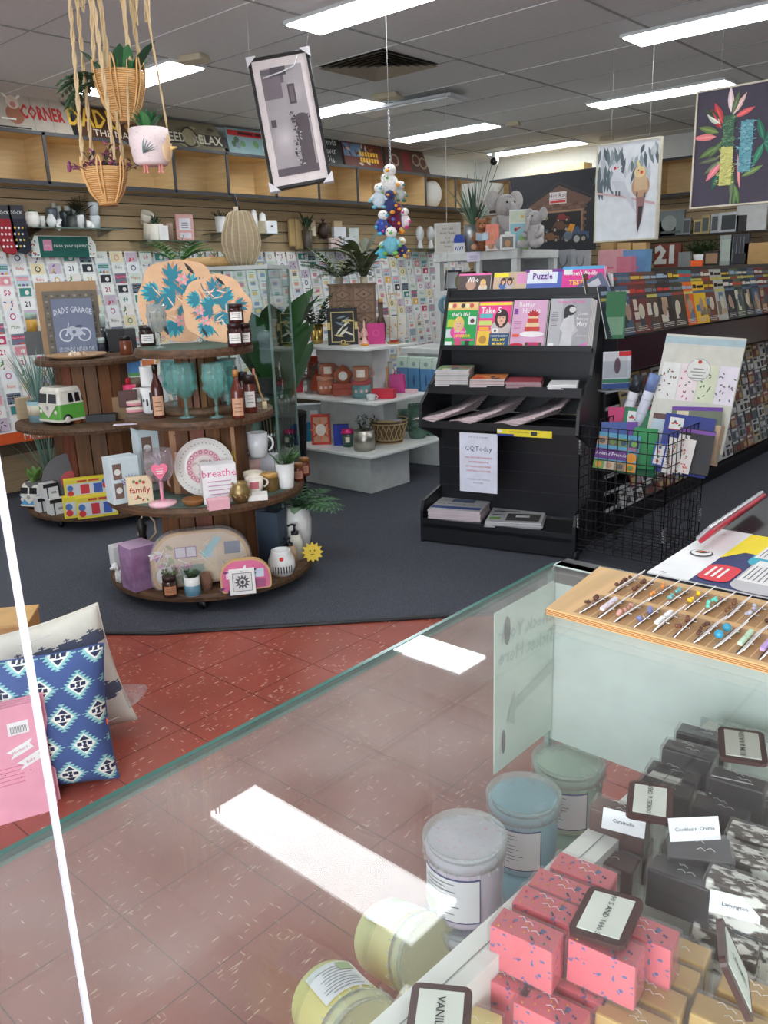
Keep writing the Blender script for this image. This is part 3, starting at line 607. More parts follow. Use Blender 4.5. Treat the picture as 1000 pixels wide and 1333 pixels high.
for i in range(12):
    for j in range(2):
        colr,nm=(ECOL if j==0 else ECOL2)[i]; x=-.53+.058+.0245*i+.003*j; y=.884+.012+.088*j
        tt=thing('earring_pair','%s earrings on a white card in the %s row of the plywood board'%(nm,'front' if j==0 else 'back'),'earrings',(x,y+.033,GZ+.010),random.uniform(-.05,.05),'earrings on the plywood board')
        L=.044; b=MB(); b.X=Matrix.Rotation(random.uniform(.5,.9),4,'Y'); b.prism([(-.036,0),(.032,0),(.046,.013),(-.032,.009)],-.0006,.0006,(232,228,226),'yz'); b.obj('card',tt)
        for sg in(-1,1):
            b=MB(); q=sg*.012
            if 'bar' in nm: b.box((-.002,q,.007),(.005,.020,.004),M(colr,.3))
            elif 'ball' in nm: b.ball((-.004,q,.008),.0055,M(colr,.2))
            else: 
                for _ in range(4): b.ball((-.003+random.uniform(-.002,.002),q+random.uniform(-.008,.008),.006+random.uniform(-.002,.002)),random.uniform(.002,.0032),M(colr,.3),8,6)
            e=b.obj('earring',tt); b=MB(); b.tube([(0,q,.006),(.011,q+.001,.005)],.0005,M((220,220,222),.2,1),4); b.ball((.009,q+.001,.0054),.0011,M((220,220,222),.2,1),6,4); b.obj('post',e)
# ---- brochure ----
b=MB(); b.bb(-.477,.0,1.104,1.375,GZ+.001,GZ+.003,M((238,240,240),.35)); c=CV(b,(-.477,1.104,GZ+.003),(1,0,0),(0,1,0))
def bp_(px,py): q=at(px,py,GZ+.003); return (q.x+.477,q.y-1.104)
NAVY=(44,54,104)
c.rect(.062,0,.415,.271,NAVY,0); c.poly([(.062,.12),(.062,.265),(.2,.265),(.2,.16),(.085,.165)],(240,218,40),1)
def pill(x,y,w,h,m,l): 
    r=min(w,h)*.35; pts=[]
    for cx_,cy_,a in((x+w-r,y+r,-PI/2),(x+w-r,y+h-r,0),(x+r,y+h-r,PI/2),(x+r,y+r,PI)): pts+=[(cx_+r*math.cos(a+k*PI/8),cy_+r*math.sin(a+k*PI/8)) for k in range(5)]
    c.poly(pts,m,l)
def panel(x,y,w,h,tab,ty):
    pill(x,y-(.04 if ty<0 else 0),w,h+.04,tab,1); c.rect(x+.003,y,w-.006,h,WHITE,2)
    for i in range(8): c.rect(x+.008+(w-.02)*i/8,y+.008,.0014,h-.02-random.uniform(0,.02),(90,92,110),3)
pill(.064,.015,.045,.075,(222,60,70),2); [c.rect(.072+.009*k,.03,.004,.045,WHITE,3) for k in range(3)]
panel(.112,.04,.075,.10,(190,190,192),-1); panel(.10,.15,.07,.075,(60,170,190),-1); panel(.18,.17,.07,.08,(84,66,140),-1); panel(.2,.04,.075,.10,(30,110,80),-1); panel(.29,.04,.07,.1,(30,120,70),-1); panel(.29,.17,.07,.08,(200,60,60),-1)
x,y=bp_(913,721); c.disc(x,y,.017,(60,60,70),2); c.disc(x,y,.015,WHITE,3); c.leaf(x-.01,y,.022,.014,.3,(40,44,70),4); c.leaf(x-.006,y,.014,.006,.3,(210,120,60),5)
x,y=bp_(864,746); c.text('Ap',x,y,.01,(120,120,125),2); x,y=bp_(942,697); c.text('v3',x,y,.008,(150,150,155),2)
solo(b,'price_board','printed navy and white price board lying on the black counter','board')
# tablet + screen
t=thing('tablet','slim tablet in a red case propped on its edge on the black counter','tablet',(-.462,1.39,GZ+.001),.02)
b=MB(); b.X=Matrix.Translation((0,0,.010))@Matrix.Rotation(math.radians(-50),4,'Y'); b.box((.016,0,.0),(.032,.27,.006),M((170,30,50),.35)); b.obj('case',t,.002)
b=MB(); b.X=Matrix.Translation((0,0,.010))@Matrix.Rotation(math.radians(-50),4,'Y'); b.box((.016,0,.0065),(.032,.27,.007),M((196,196,200),.25,.8)); b.obj('body',t,.002)
b=MB(); b.X=Matrix.Translation((0,0,.010))@Matrix.Rotation(math.radians(-50),4,'Y'); b.box((.016,0,.0105),(.028,.255,.001),M((30,32,36),.1)); b.obj('screen',t)
t=thing('payment_screen','grey blue screen standing on the black counter at the right edge','screen',(-.375,1.60,GZ+.001),-.4)
b=MB(); b.box((.1,.03,.006),(.12,.09,.012),M((50,54,60),.3)); b.obj('foot',t,.003); b=MB(); b.X=Matrix.Rotation(-.3,4,'X'); b.bb(0,.24,0,.012,.012,.17,M((84,100,122),.3)); b.obj('panel',t,.003)
# ---- tubs ----
def label_patch(b,r,z0,z1,a0,a1,mat,n=10,off=.0008,kx=1):
    vs=[];fs=[]
    for i in range(n+1):
        a=a0+(a1-a0)*i/n; vs+=[((r+off)*math.cos(a),(r+off)*math.sin(a),z0),((r+off)*math.cos(a),(r+off)*math.sin(a),z1)]
    for i in range(n): fs.append((2*i,2*i+2,2*i+3,2*i+1))
    b.add(vs,fs,mat,True)
LIDM=M((240,246,244),.2,0,'clear',.25)
def tub(label,loc,rz,colr,top,spec,rot=None,r=.053,h=.108,lidlabel=False):
    t=thing('plastic_tub',label,'tub',loc,rz,'tubs of fairy floss in the glass counter')
    if rot: t.rotation_euler=rot
    b=MB(); b.lathe([(0,.0),(r*.86,0),(r*.88,.004),(r*.95,h*.80),(r*.95,h-.012)],M(colr,.35),n=36); b.obj('body',t)
    b=MB(); b.lathe([(r*.98,h-.022),(r*1.0,h-.022),(r*1.03,h-.002),(r*1.0,h),(r*.93,h),(r*.9,h-.005),(r*.88,h-.012)],LIDM,n=40); b.lathe([(0,h-.005),(r*.9,h-.005)],LIDM,n=40,smooth=False)
    for i in range(24):
        a=i*PI/12; b.box((r*1.005*math.cos(a),r*1.005*math.sin(a),h-.024),(.002,.002,.006),LIDM,a)
    b.obj('lid',t)
    b=MB(); b.lathe([(0,h-.0075),(r*.9,h-.0075)],M(top,.8,0,'speckle',spec) if spec else M(top,.6),n=32,smooth=False); b.obj('contents',t)
    b=MB(); rr=r*.935; A0,A1=(PI/2-.7,PI/2+.6) if lidlabel else (-1.9,-.2); label_patch(b,rr,h*.12,h*.72,A0,A1,M((60,64,130) if not lidlabel else (226,206,110))); label_patch(b,rr,h*.14,h*.70,A0+.03,A1-.03,M((236,236,240)),off=.0014)
    for i in range(9): label_patch(b,rr,h*(.64-.05*i),h*(.65-.05*i),A0+.15+random.uniform(0,.1),A0+.8+random.uniform(0,.4),M((96,98,110)),6,off=.002)
    label_patch(b,rr,h*.18,h*.34,A0+.12,A0+.5,M((170,190,140)),4,off=.0022)
    b.obj('label',t)
    if False:
        b=MB(); b.box((0,0,h+.0004),(.06,.042,.0006),M((246,246,240))); c=CV(b,(-.03,-.021,h+.0007),(1,0,0),(0,1,0)); c.disc(.03,.026,.012,(150,150,160),1); c.disc(.03,.026,.010,(244,244,244),2); c.text('Pinks',.03,.026,.008,(90,90,100),3); c.text('FAIRY FLOSS',.03,.007,.007,(60,60,70),1); b.obj('lid_label',t)
    return t
SH=.6805; pc=at(605,1085,.898)
tub('clear tub of pale mauve sugar floss with a pink centre, on top of another tub',(pc.x,pc.y,SH+.1095),-.35,(212,200,218),(212,200,216),(.75,.35,.42,1))
tub('pale mauve tub underneath the pink centred tub',(pc.x+.004,pc.y-.004,SH),-.5,(214,206,222),(214,206,222),None)
q=at(682,1030,.865); tub('tub of bright sky blue floss between the mauve and green tubs',(q.x,q.y,SH+.075),-.3,(150,196,214),(120,192,216),None); 
b=MB(); b.lathe([(0,0),(.046,0),(.05,.07),(0,.0735)],M((160,205,220),.4),n=28); solo(b,'plastic_tub','low blue tub beneath the sky blue floss tub','tub',(q.x,q.y,SH))
q=at(741,985,.845); tub('largest tub of pale green floss against the white back panel',(q.x,q.y,SH+.055),-.3,(178,206,184),(190,214,190),(.55,.68,.5,1),None,.057)
b=MB(); b.lathe([(0,0),(.05,0),(.054,.05),(0,.0535)],M((176,204,184),.4),n=28); solo(b,'plastic_tub','low green tub beneath the pale green floss tub','tub',(q.x,q.y,SH))
q=at(424,1292,.745); tub('lemon yellow floss tub lying on its side at the bottom of the photo',(q.x,q.y,.736),0,(236,226,150),(240,230,160),None,(math.radians(76),0,math.radians(72)),lidlabel=True)
q=at(498,1212,.745); tub('lemon yellow floss tub lying on its side nearer the mauve tubs',(q.x+.0,q.y,.736),0,(238,230,170),(240,230,170),None,(math.radians(70),0,math.radians(80)),lidlabel=True)
# ---- fudge tray ----
t=thing('fudge_tray','white tray of wrapped fudge slices inside the glass counter','tray',(-.40,.35,0))
TW=M((226,230,224),.35)
def sk(y): return .055*(y)       # tray is turned a touch
b=MB(); b.add([(.0,-.45,1.0),(.034,-.45,1.0),(.034+sk(1.1),.66,1.0),(sk(1.1),.66,1.0),(.0,-.45,.69),(sk(1.1),.66,.69),(.034,-.45,.93),(.034+sk(1.1),.66,.93)],[(0,1,2,3),(0,3,5,4),(1,6,7,2)],TW); b.add([(.018,-.45,1.0006),(.0192,-.45,1.0006),(.0192+sk(1.1),.66,1.0006),(.018+sk(1.1),.66,1.0006)],[(0,1,2,3)],(150,155,152)); b.obj('rim',t)
b=MB(); b.bb(.02,1.2,-.45,.66,.925,.935,M((226,228,218),.7,0,'wall')); b.bb(.02,1.2,-.45,.66,.69,.925,TW); b.obj('foam_base',t)
b=MB(); b.bb(.05,1.2,.66,.665,.69,1.0,M((200,212,206),.3)); b.bb(.075,1.2,.655,.672,.998,1.003,M((222,230,226),.1,0,'clear',.3)); b.obj('back_rim',t)
FK={'pink':M((222,108,118),.45,0,'speckle',(.10,.12,.30,1)),'tan':M((196,160,92),.5),'choc':M((92,62,54),.45),'dark':M((46,42,44),.4),'lam':M((70,58,50),.5,0,'flakes',(.80,.80,.74,1)),'lemon':M((232,218,140),.5)}
FL={'pink':'pink hundreds and thousands','tan':'caramel coloured','choc':'milk chocolate brown','dark':'dark chocolate','lam':'white flecked lamington','lemon':'pale lemon'}
WRAP=M((250,250,250),.08,0,'clear',.05)
FUD={}
def slice_mesh(k):
    t=thing('fudge_slice','x','fudge'); b=MB(); b.box((0,0,.022),(.060,.027,.044),FK[k],0,.97); 
    if k=='pink': 
        r=random.Random(3)
        for i in range(14): b.ball((r.uniform(-.026,.026),r.uniform(-.010,.010),.0445),.0013,M(r.choice([(60,60,120),(60,110,110),(200,60,60),(220,150,60),(90,50,80)])),6,4)
    b.obj('block',t,.002,2)
    b=MB(); vs=[];r=random.Random(5); n=7
    for j in range(n):
        for i in range(n): vs.append((-.031+.062*i/(n-1),-.0145+.029*j/(n-1),.0465+r.uniform(-.0008,.0010)))
    b.add(vs,[(j*n+i,j*n+i+1,(j+1)*n+i+1,(j+1)*n+i) for j in range(n-1) for i in range(n-1)],WRAP,True)
    b.box((0,0,.0225),(.0625,.0295,.0455),WRAP)
    for i in range(4): x=r.uniform(-.025,.02); y=r.uniform(-.01,.01); b.tube([(x,y,.0472),(x+.004,y+.002,.0476),(x+.008,y-.001,.0472)],.00022,M((240,240,240),.1),4)
    b.obj('wrapper',t); return t
FB=.9355
def fudge(k,px,py,zt,where,rz=0,tilt=None):
    q=at(px,py,zt); z0=zt-.046
    if k not in FUD: FUD[k]=slice_mesh(k); o=FUD[k]; o.location=(q.x,q.y,z0); o.rotation_euler=(0,0,rz)
    else: o=dup(FUD[k],(q.x,q.y,z0),rz,'')
    if tilt: o.rotation_euler=(tilt[0],tilt[1],rz)
    o['label']='%s fudge slice %s'%(FL[k],where); o['category']='fudge'; o['group']='wrapped fudge slices'
    return o
Z2=1.029; Z1=.982
for px,py,zt,w in((760,1130,Z2,'at the far end of the pink pile'),(733,1152,Z2,'second in the far pink row'),(713,1176,Z2,'in the middle of the far pink row'),(686,1207,Z2,'at the near end of the far pink row'),(655,1265,Z1,'low at the left corner of the pink pile'),(718,1308,Z1,'nearest the viewer at the front of the pink pile'),(752,1275,Z1,'in the lower near row beside the corner slice'),(790,1225,Z2,'under the hundreds and thousands sign'),(836,1205,Z2-.005,'at the right edge behind the hundreds and thousands sign'),(706,1240,Z1,'below the raised pink row')): fudge('pink',px,py,zt,w,.12)
for px,py,zt,w in((880,1228,Z1,'farthest in the caramel row'),(865,1258,Z1,'second from the far end of the caramel row'),(846,1288,Z1,'in the middle of the caramel row'),(826,1322,Z1,'at the near end of the caramel row'),(985,1290,Z1,'right of the tilted brown tag'),(950,1322,Z1,'at the bottom right corner of the photo')): fudge('tan',px,py,zt,w,.12)
for px,py,zt,w in((812,1085,Z1+.01,'behind its row mate near the caramel label'),(792,1112,Z1+.01,'nearest the pink pile'),(808,1052,Z2,'behind the white caramel label')): fudge('choc',px,py,zt,w,.12)
for px,py,zt,w in((905,1100,Z2-.01,'in front of the tilted slice'),(888,1132,Z2-.01,'nearest the lamington slices'),(915,952,Z2-.008,'at the very back left of the tray'),(898,974,Z2-.006,'second from the back of the tray'),(878,1002,Z1+.02,'in the back left pile above the cookies sign'),(866,1022,Z1+.02,'just behind the cookies and cream sign'),(962,1012,Z2,'under the rum and raisin sign'),(940,1048,Z1+.02,'low in front of the rum and raisin pile'),(990,1040,Z1+.02,'at the right edge in the rum and raisin pile')): fudge('dark',px,py,zt,w,.12)
fudge('dark',908,1080,Z2+.012,'tilted up with a cookies and creme label',.5,(.45,0))
for px,py,zt,w in((990,1085,Z2,'at the back of the lamington pile'),(978,1112,Z2,'in the middle of the lamington pile'),(966,1146,Z2,'in the row above the lamington label'),(948,1205,Z1,'at the front left of the lamington pile'),(992,1215,Z1,'at the right edge of the lamington pile')): fudge('lam',px,py,zt,w,.12)
for px,py,zt,w in((560,1312,Z1-.01,'left of the pair at the bottom edge'),(606,1318,Z1-.01,'right of the pair at the bottom edge')): fudge('lemon',px,py,zt,w,.25)
def fsign(lab,txt,px,py,zt,rz,tilt=0,w=.066,h=.048,trot=0,size=.0075):
    q=at(px,py,zt); t=thing('flavour_sign',lab,'sign',(q.x,q.y,zt),rz,'brown framed flavour signs on the fudge'); t.rotation_euler=(tilt,0,rz)
    b=MB(); r=.007; pts=[]
    for cx_,cy_,a in((w/2-r,-h/2+r,-PI/2),(w/2-r,h/2-r,0),(-w/2+r,h/2-r,PI/2),(-w/2+r,-h/2+r,PI)): pts+=[(cx_+r*math.cos(a+k*PI/8),cy_+r*math.sin(a+k*PI/8)) for k in range(5)]
    b.prism(pts,0,.005,M((74,44,42),.35),'xy'); b.obj('frame',t,.001)
    b=MB(); b.box((0,0,.0055),(w-.014,h-.013,.001),M((222,228,218),.4)); c=CV(b,(-w/2,-h/2,.006),(1,0,0),(0,1,0)); c.text(txt,w/2,h/2,size,(30,32,30),0,.004,trot); b.obj('card',t); return t
fsign('sign reading 100 S AND 1000 S on the pink fudge','100 S AND 1000 S',790,1197,Z2+.004,-1.40,.1,.064,.050,0,.0072)
fsign('sign reading COOKIES & CREAM beside the glass counter wall','COOKIES & CREAM',846,1047,Z2+.006,1.95,.0,.064,.046,0,.0072)
fsign('sign reading RUM & RAISIN at the back right of the tray','RUM & RAISIN',966,974,Z2+.020,1.95,.0,.070,.050,0,.0085)
fsign('sign reading VANILLA cut off at the bottom edge of the photo','VANILLA',572,1332,Z2-.02,-1.0,0,.066,.05,0,.010)
t=fsign('brown sign tipped up on edge beside the caramel fudge','CARAMEL',952,1262,Z2+.01,1.2,.0,.064,.048,0,.0075); t.rotation_euler=(.2,1.15,.6)
def flabel(lab,txt,px,py,zt,rz,tx,w=.044,h=.022):
    q=at(px,py,zt); b=MB(); b.box((0,0,0),(w,.0008,h),M((240,243,246),.3)); c=CV(b,(-w/2,-.0004,-h/2),(1,0,0),(0,0,1)); c.text(txt,w/2,h/2,.0055,(50,50,60),0); o=solo(b,'sticker_label',lab,'label',q,rz,'white flavour stickers on the fudge wrappers'); o.rotation_euler=(tx,0,rz)
flabel('white sticker reading Caramello on a brown slice','Caramello',812,1071,Z2-.004,.25,-.3); flabel('white sticker reading Cookies n Creme on the tilted slice','Cookies n Creme',904,1079,Z2+.02,.75,-.5,.05)
flabel('white sticker reading Rum & Raisin below the rum sign','Rum & Raisin',952,1027,Z2-.012,.25,-.2); flabel('white sticker reading Lamington on the white flecked fudge','Lamington',957,1180,Z2-.018,.3,-.2)
# ======================= floor goods at the left =======================
def pillow(name,lab,loc,rot,w,h,th,paint,N=90,par=None):
    b=MB(); vs=[];fs={}
    def pt(u,v,sg):
        a,c_=abs(u)**3,abs(v)**3; k=max(0,(1-u**4))*max(0,(1-v**4)); pin=1-.06*(1-abs(u*v)**1.0)*max(u*u,v*v)
        return (u*w/2*(1-.07*(1-v*v)*(abs(u)**2)*1.0),sg*th*k**.55/2,h/2+v*h/2*(1-.06*(1-u*u)))
    n=N
    for sg in(-1,1):
        base=len(b.v); vv=[pt(-1+2*i/n,-1+2*j/n,sg) for j in range(n+1) for i in range(n+1)]
        groups={}
        for j in range(n):
            for i in range(n):
                u,v=(i+.5)/n*w,(j+.5)/n*h; mt=paint(u,v) if sg<0 else paint(-1,-1)
                f=(j*(n+1)+i,j*(n+1)+i+1,(j+1)*(n+1)+i+1,(j+1)*(n+1)+i); groups.setdefault(mt,[]).append(f if sg<0 else f[::-1])
        b.v+=vv
        for mt,ff in groups.items():
            mi=b.m(mt)
            for f in ff: b.f.append(tuple(base+k for k in f)); b.mi.append(mi); b.sm.append(True)
    b.tube([pt(-1+2*i/30,-1,1) for i in range(31)]+[pt(1,-1+2*i/30,1) for i in range(31)]+[pt(1-2*i/30,1,1) for i in range(31)]+[pt(-1,1-2*i/30,1) for i in range(31)],.003,paint(-1,-1),5)
    o=b.obj(name,par); o.location=loc; o.rotation_euler=rot
    return o
cn,ct,cw,cd=M((66,88,140),.8),M((140,196,194),.8),M((228,230,220),.8),M((38,44,78),.8)
def pat(u,v):
    if u<0: return cn
    s=.118; row=math.floor(v/ (s*.86)); uu=u/s+(.5 if row%2 else 0)-.2; a=(uu-math.floor(uu)-.5)*s; c_=(v/(s*.86)-row-.5)*s*.86
    d=abs(a)+abs(c_)
    if d<.036:
        if abs(a)<.004+abs(c_)*.35 and abs(c_)<.010: return cd
        if abs(c_)>.012 and abs(a)<.022-(abs(c_)-.010)*1.0 and .013<abs(c_)<.028 and d<.030: return cd
        if abs(c_)<.006 and .010<abs(a)<.024: return cd
        return cw
    z=(d*0+((abs(a)-abs(c_))*55)%1)*.018
    if d<.040+z and abs(a)<.056: return ct
    return cn
q=Vector((-2.41,1.03,0))
ang=math.atan2(1.193-.881,-2.311+2.51)
p1=at(155,1012,0); yawc=ang
W_=.46; ctr=Vector((-2.311,1.193,0))-Vector((math.cos(yawc),math.sin(yawc),0))*W_/2
t=thing('cushion','navy blue cushion with white and aqua diamond motifs leaning on the floor','cushion',(ctr.x,ctr.y,.0),yawc)
o=pillow('cover',None,(0,0,0.0),(-.20,0,0),W_,.46,.15,pat,150,t); 
b=MB(); b.box((W_/2-.012,-.01,.22),(.004,.002,.02),(220,80,50)); b.obj('tag',t)
pb,pn=M((206,202,190),.85),M((78,84,104),.85)
def pat2(u,v):
    if u<0: return pb
    s=.10; k=math.floor(v/s); c_=v-k*s; uu=(u+.05*(k%2))%.085
    if k%2==1 and abs(c_-.05)<.03-.45*abs(uu-.042) + .008*(int(c_*160)%2): return pn
    return pb
t=thing('cushion','cream cushion with slate leaf bands, wrapped in clear plastic, behind the navy cushion','cushion',(ctr.x-.22,ctr.y+.22,0),yawc-.02)
pillow('cover',None,(0,0,0),(-.16,-.20,0),.46,.46,.15,pat2,110,t)
b=MB(); b.X=Matrix.Rotation(-.16,4,'X')@Matrix.Rotation(-.20,4,'Y'); r=random.Random(2); n=16; vs=[]
for j in range(n+1):
    for i in range(n+1):
        u,v=-1+2*i/n,-1+2*j/n; k=max(0,(1-u**4))*max(0,(1-v**4)); vs.append((u*.242,-.083*k**.5-.004+r.uniform(-.004,.003),.23+v*.245))
[b.tube([vs[(q_*3+2)*(n+1)+i] for i in range(2+q_,n-1-q_)],.0012,M((240,240,240),.1),4) for q_ in range(5)]  # pale tubes stand in for highlights on the clear plastic
b.add([(.215,-.02,.15),(.30,-.03,.12),(.305,-.02,.10),(.26,-.03,.07),(.215,-.02,.05)],[(0,1,2,3,4)],M((235,235,235),.15,0,'clear',.35)); b.obj('plastic_bag_and_glints',t)
pk=M((232,160,178),.5)
d0=(Vector((-2.317,.959,0))-Vector((-2.371,.818,0))); a2=math.atan2(d0.y,d0.x)
for i in range(4):
    base=Vector((-2.317,.959,0))+Vector((-.012*i,.016*i,0))*1.0; w,h=.30,.36; b=MB(); b.X=Matrix.Rotation(-.16,4,'X'); b.bb(-w,0,0,.006,0,h,pk); c=CV(b,(-w,0,0),(1,0,0),(0,0,1))
    if i==0:
        c.rect(w-.085,h-.09,.06,.04,WHITE,0); [c.rect(w-.078+.004*k,h-.085,.0015,.022,(60,60,60),1) for k in range(12)]; c.poly([(w-.1,h-.14),(w-.02,h-.11),(w-.03,h-.125),(w-.02,h-.14),(w-.09,h-.165),(w-.08,h-.15)],WHITE,0); c.poly([(w-.075,h-.18),(w-.0,h-.15),(w-.01,h-.165),(w-.0,h-.18),(w-.07,h-.205),(w-.055,h-.19)],WHITE,0); c.text('Mothers',w-.06,h-.14,.014,(190,110,130),1,0,.3); c.text('Baby',w-.035,h-.18,.014,(190,110,130),1,0,.3)
        for k,(x,y) in enumerate(((.13,.27),(.17,.27),(.155,.235))): c.disc(x,y,.016,(206,190,120),0); c.disc(x,y,.0135,(246,230,230),1); c.text('A',x,y,.016,(190,80,80),2)
        for k in range(5): c.rect(.05,.17-.013*k,.19,.0025,(206,110,140),0)
        [c.disc(random.uniform(.05,.28),random.uniform(.05,.2),.0018,(60,50,60),0) for _ in range(10)]
    solo(b,'gift_bag',('front pink printed pack with a barcode sticker leaning on the navy cushion','second pink pack behind the barcode one','third pink pack in the leaning stack','rearmost pink pack touching the navy cushion')[i],'gift bag',(base.x,base.y,.0),a2,'flat pink packs')
q=at(-12,870,0); b=MB(); b.bb(-.2,.0,-.1,.1,0,.30,M((186,140,86),.7)); b.bb(-.205,.005,-.105,.105,.30,.31,M((206,164,104),.7)); solo(b,'cardboard_box','brown cardboard carton at the left edge behind the cushions','box',(-3.19,1.37,0),.9)
b=MB(); b.lathe([(0,0),(.12,0),(.125,.012),(0,.014)],M((90,140,200),.4),n=24); solo(b,'blue_disc','flat blue disc on the floor behind the cream cushion','lid',at(28,838,0))
# ======================= merchandise =======================
def G(px,yb,z,yt=None,wp=0):
    p=at(px,yb,z); h=(ztop(p,yt)-z) if yt is not None else 0; return p,h,wp*mpp(p)
def dy(p,r):   # move back from a front contact point to the centre of a round thing
    d=Vector((p[0],p[1],0)).normalized(); return Vector((p[0]+d.x*r,p[1]+d.y*r,p[2]))
def place(px,yb,z,yt,wp,round_=True,dp=None):
    p,h,w=G(px,yb,z,yt,wp); c=dy(p,w/2*(1 if round_ else 0)+(dp/2 if dp else 0))
    return c,h,w,face(c)
GLASSC={}
def glassm(c,a=.25): return M(c,.03,0,'clear',a)
# --- generic makers; every maker returns a top-level thing ---
def box(lab,px,yb,z,yt,wp,colr,dp=.08,name='box',cat='box',rz=0,prints=None,group=None,bev=.0015,side=None,lid=None,mat=None):
    c,h,w,f=place(px,yb,z,yt,wp,False,dp); mt=mat or M(colr)
    t=thing(name,lab,cat,c,f+rz,group) if lid else None
    b=MB(); b.bb(-w/2,w/2,-dp/2,dp/2,0,h*(.75 if lid else 1),mt)
    if prints: prints(CV(b,(-w/2,-dp/2,0),(1,0,0),(0,0,1)),w,h)
    if side: CV(b,(w/2,-dp/2,0),(0,1,0),(0,0,1)).rect(.002,.002,dp-.004,h-.004,side,0)
    if lid: b.obj('body',t,bev); b=MB(); b.bb(-w/2-.001,w/2+.001,-dp/2-.001,dp/2+.001,h*.75,h,M(lid)); b.obj('lid',t,bev); return t
    return solo(b,name,lab,cat,c,f+rz,group,bev)
def lab_print(colr,txt=None,tc=(60,60,66),ts=.25,n=3,x=.15,y=.2,ww=.7,hh=.6):
    def f(c,w,h):
        c.rect(w*x,h*y,w*ww,h*hh,colr,0)
        if txt: c.text(txt,w/2,h*(y+hh*.65),h*ts,tc,1)
        if n: c.lines(w*(x+.08),h*(y+.06),w*(ww-.16),h*hh*.4,n,tc,1)
    return f
def mugmb(t,w,h,colr,hm=None,handle=True,ang=0,flute=0,inner=None,mat=None):
    mt=mat or M(colr,.25); r=w/2; b=MB(); b.lathe([(0,0),(r*.72,0),(r*.86,h*.06),(r*.98,h*.45),(r,h),(r*.93,h),(r*.9,h*.5),(r*.6,h*.12),(0,h*.10)],mt,n=28,flute=flute,nf=14); b.obj('cup',t)
    if handle:
        b=MB(); a=ang; pts=[]
        for k in range(9):
            u=-1.35+2.7*k/8; d=r*.92+math.cos(u)*r*.62; pts.append((d*math.cos(a),d*math.sin(a),h*.52+math.sin(u)*h*.30))
        b.tube(pts,r*.11,hm or mt,7); b.obj('handle',t)
def mug(lab,px,yb,z,yt,wp,colr,ang=0,group=None,flute=0,name='mug',cat='mug',prints=None,handle=True):
    c,h,w,f=place(px,yb,z,yt,wp); t=thing(name,lab,cat,c,f,group); mugmb(t,w,h,colr,None,handle,ang,flute)
    if prints:
        b=MB(); rr=w/2*1.0; label_patch(b,rr,h*.3,h*.8,-PI/2-.5,-PI/2+.5,M(prints),6,.0015); b.obj('label',t)
    return t
def jar(lab,px,yb,z,yt,wp,colr,lidc,labc=(236,234,228),group=None,name='jar',cat='jar',r2=1.0,glass=False,txt=True):
    c,h,w,f=place(px,yb,z,yt,wp); t=thing(name,lab,cat,c,f,group); r=w/2
    b=MB(); b.lathe([(0,0),(r*.94,0),(r,h*.05),(r*r2,h*.66),(r*.86,h*.76),(r*.84,h*.8),(0,h*.8)],glassm(colr,.75) if glass else M(colr,.15),n=22); b.obj('body',t)
    b=MB(); b.lathe([(0,h*.78),(r*.9,h*.78),(r*.92,h*.98),(r*.88,h),(0,h)],M(lidc,.35),n=22); b.obj('lid',t)
    if labc:
        b=MB(); label_patch(b,r,h*.16,h*.58,-PI/2-.8,-PI/2+.8,M(labc),8,.0012)
        for k in range(3): label_patch(b,r,h*(.28+.09*k),h*(.30+.09*k),-PI/2-.5,-PI/2+.5,M((90,84,80)),5,.0018)
        b.obj('label',t)
    return t
def bottle(lab,px,yb,z,yt,wp,colr,lidc,labc=(206,160,128),neck=.35,group=None,name='bottle',cat='bottle'):
    c,h,w,f=place(px,yb,z,yt,wp); t=thing(name,lab,cat,c,f,group); r=w/2
    b=MB(); b.lathe([(0,0),(r*.96,0),(r,h*.03),(r,h*.55),(r*.8,h*.63),(r*neck*1.1,h*.76),(r*neck,h*.88),(0,h*.88)],M(colr,.1),n=20); b.obj('body',t)
    b=MB(); b.cyl((0,0,h*.86),r*neck*1.25,h*.14,M(lidc,.3),16); b.obj('cap',t)
    if labc:
        b=MB(); label_patch(b,r,h*.06,h*.42,-PI/2-.9,-PI/2+.9,M(labc),8,.0012)
        for k in range(3): label_patch(b,r,h*(.14+.08*k),h*(.155+.08*k),-PI/2-.5,-PI/2+.5,M((110,70,50)),5,.0018)
        b.obj('label',t)
    return t
def goblet(lab,px,yb,z,yt,wp,colr,group=None,a=.3,loc=None,dims=None,cut=0):
    c,h,w,f=place(px,yb,z,yt,wp); t=thing('goblet',lab,'goblet',c,f,group); r=w/2; mt=glassm(colr,a); 
    b=MB(); b.lathe([(0,h*.34),(r*.5,h*.38),(r*.85,h*.5),(r*1.0,h*.7),(r*.92,h),(r*.87,h),(r*.93,h*.7),(r*.75,h*.5),(0,h*.38)],mt,n=32,flute=.05,nf=8)
    for k in range(8):
        a_=k*PI/4
        for zz in(.55,.75): b.ball((r*.95*math.cos(a_),r*.95*math.sin(a_),h*zz),(.008,.008,.014),mt,6,5)
    b.obj('bowl',t); b=MB(); b.lathe([(r*.13,h*.04),(r*.10,h*.1),(r*.18,h*.16),(r*.09,h*.24),(r*.2,h*.36)],mt,n=12); b.obj('stem',t)
    b=MB(); b.lathe([(0,0),(r*.66,0),(r*.7,h*.012),(r*.2,h*.045),(0,h*.05)],mt,n=24); b.obj('foot',t); return t
GR=[(58,96,62),(40,72,44),(92,132,92),(130,160,110)]
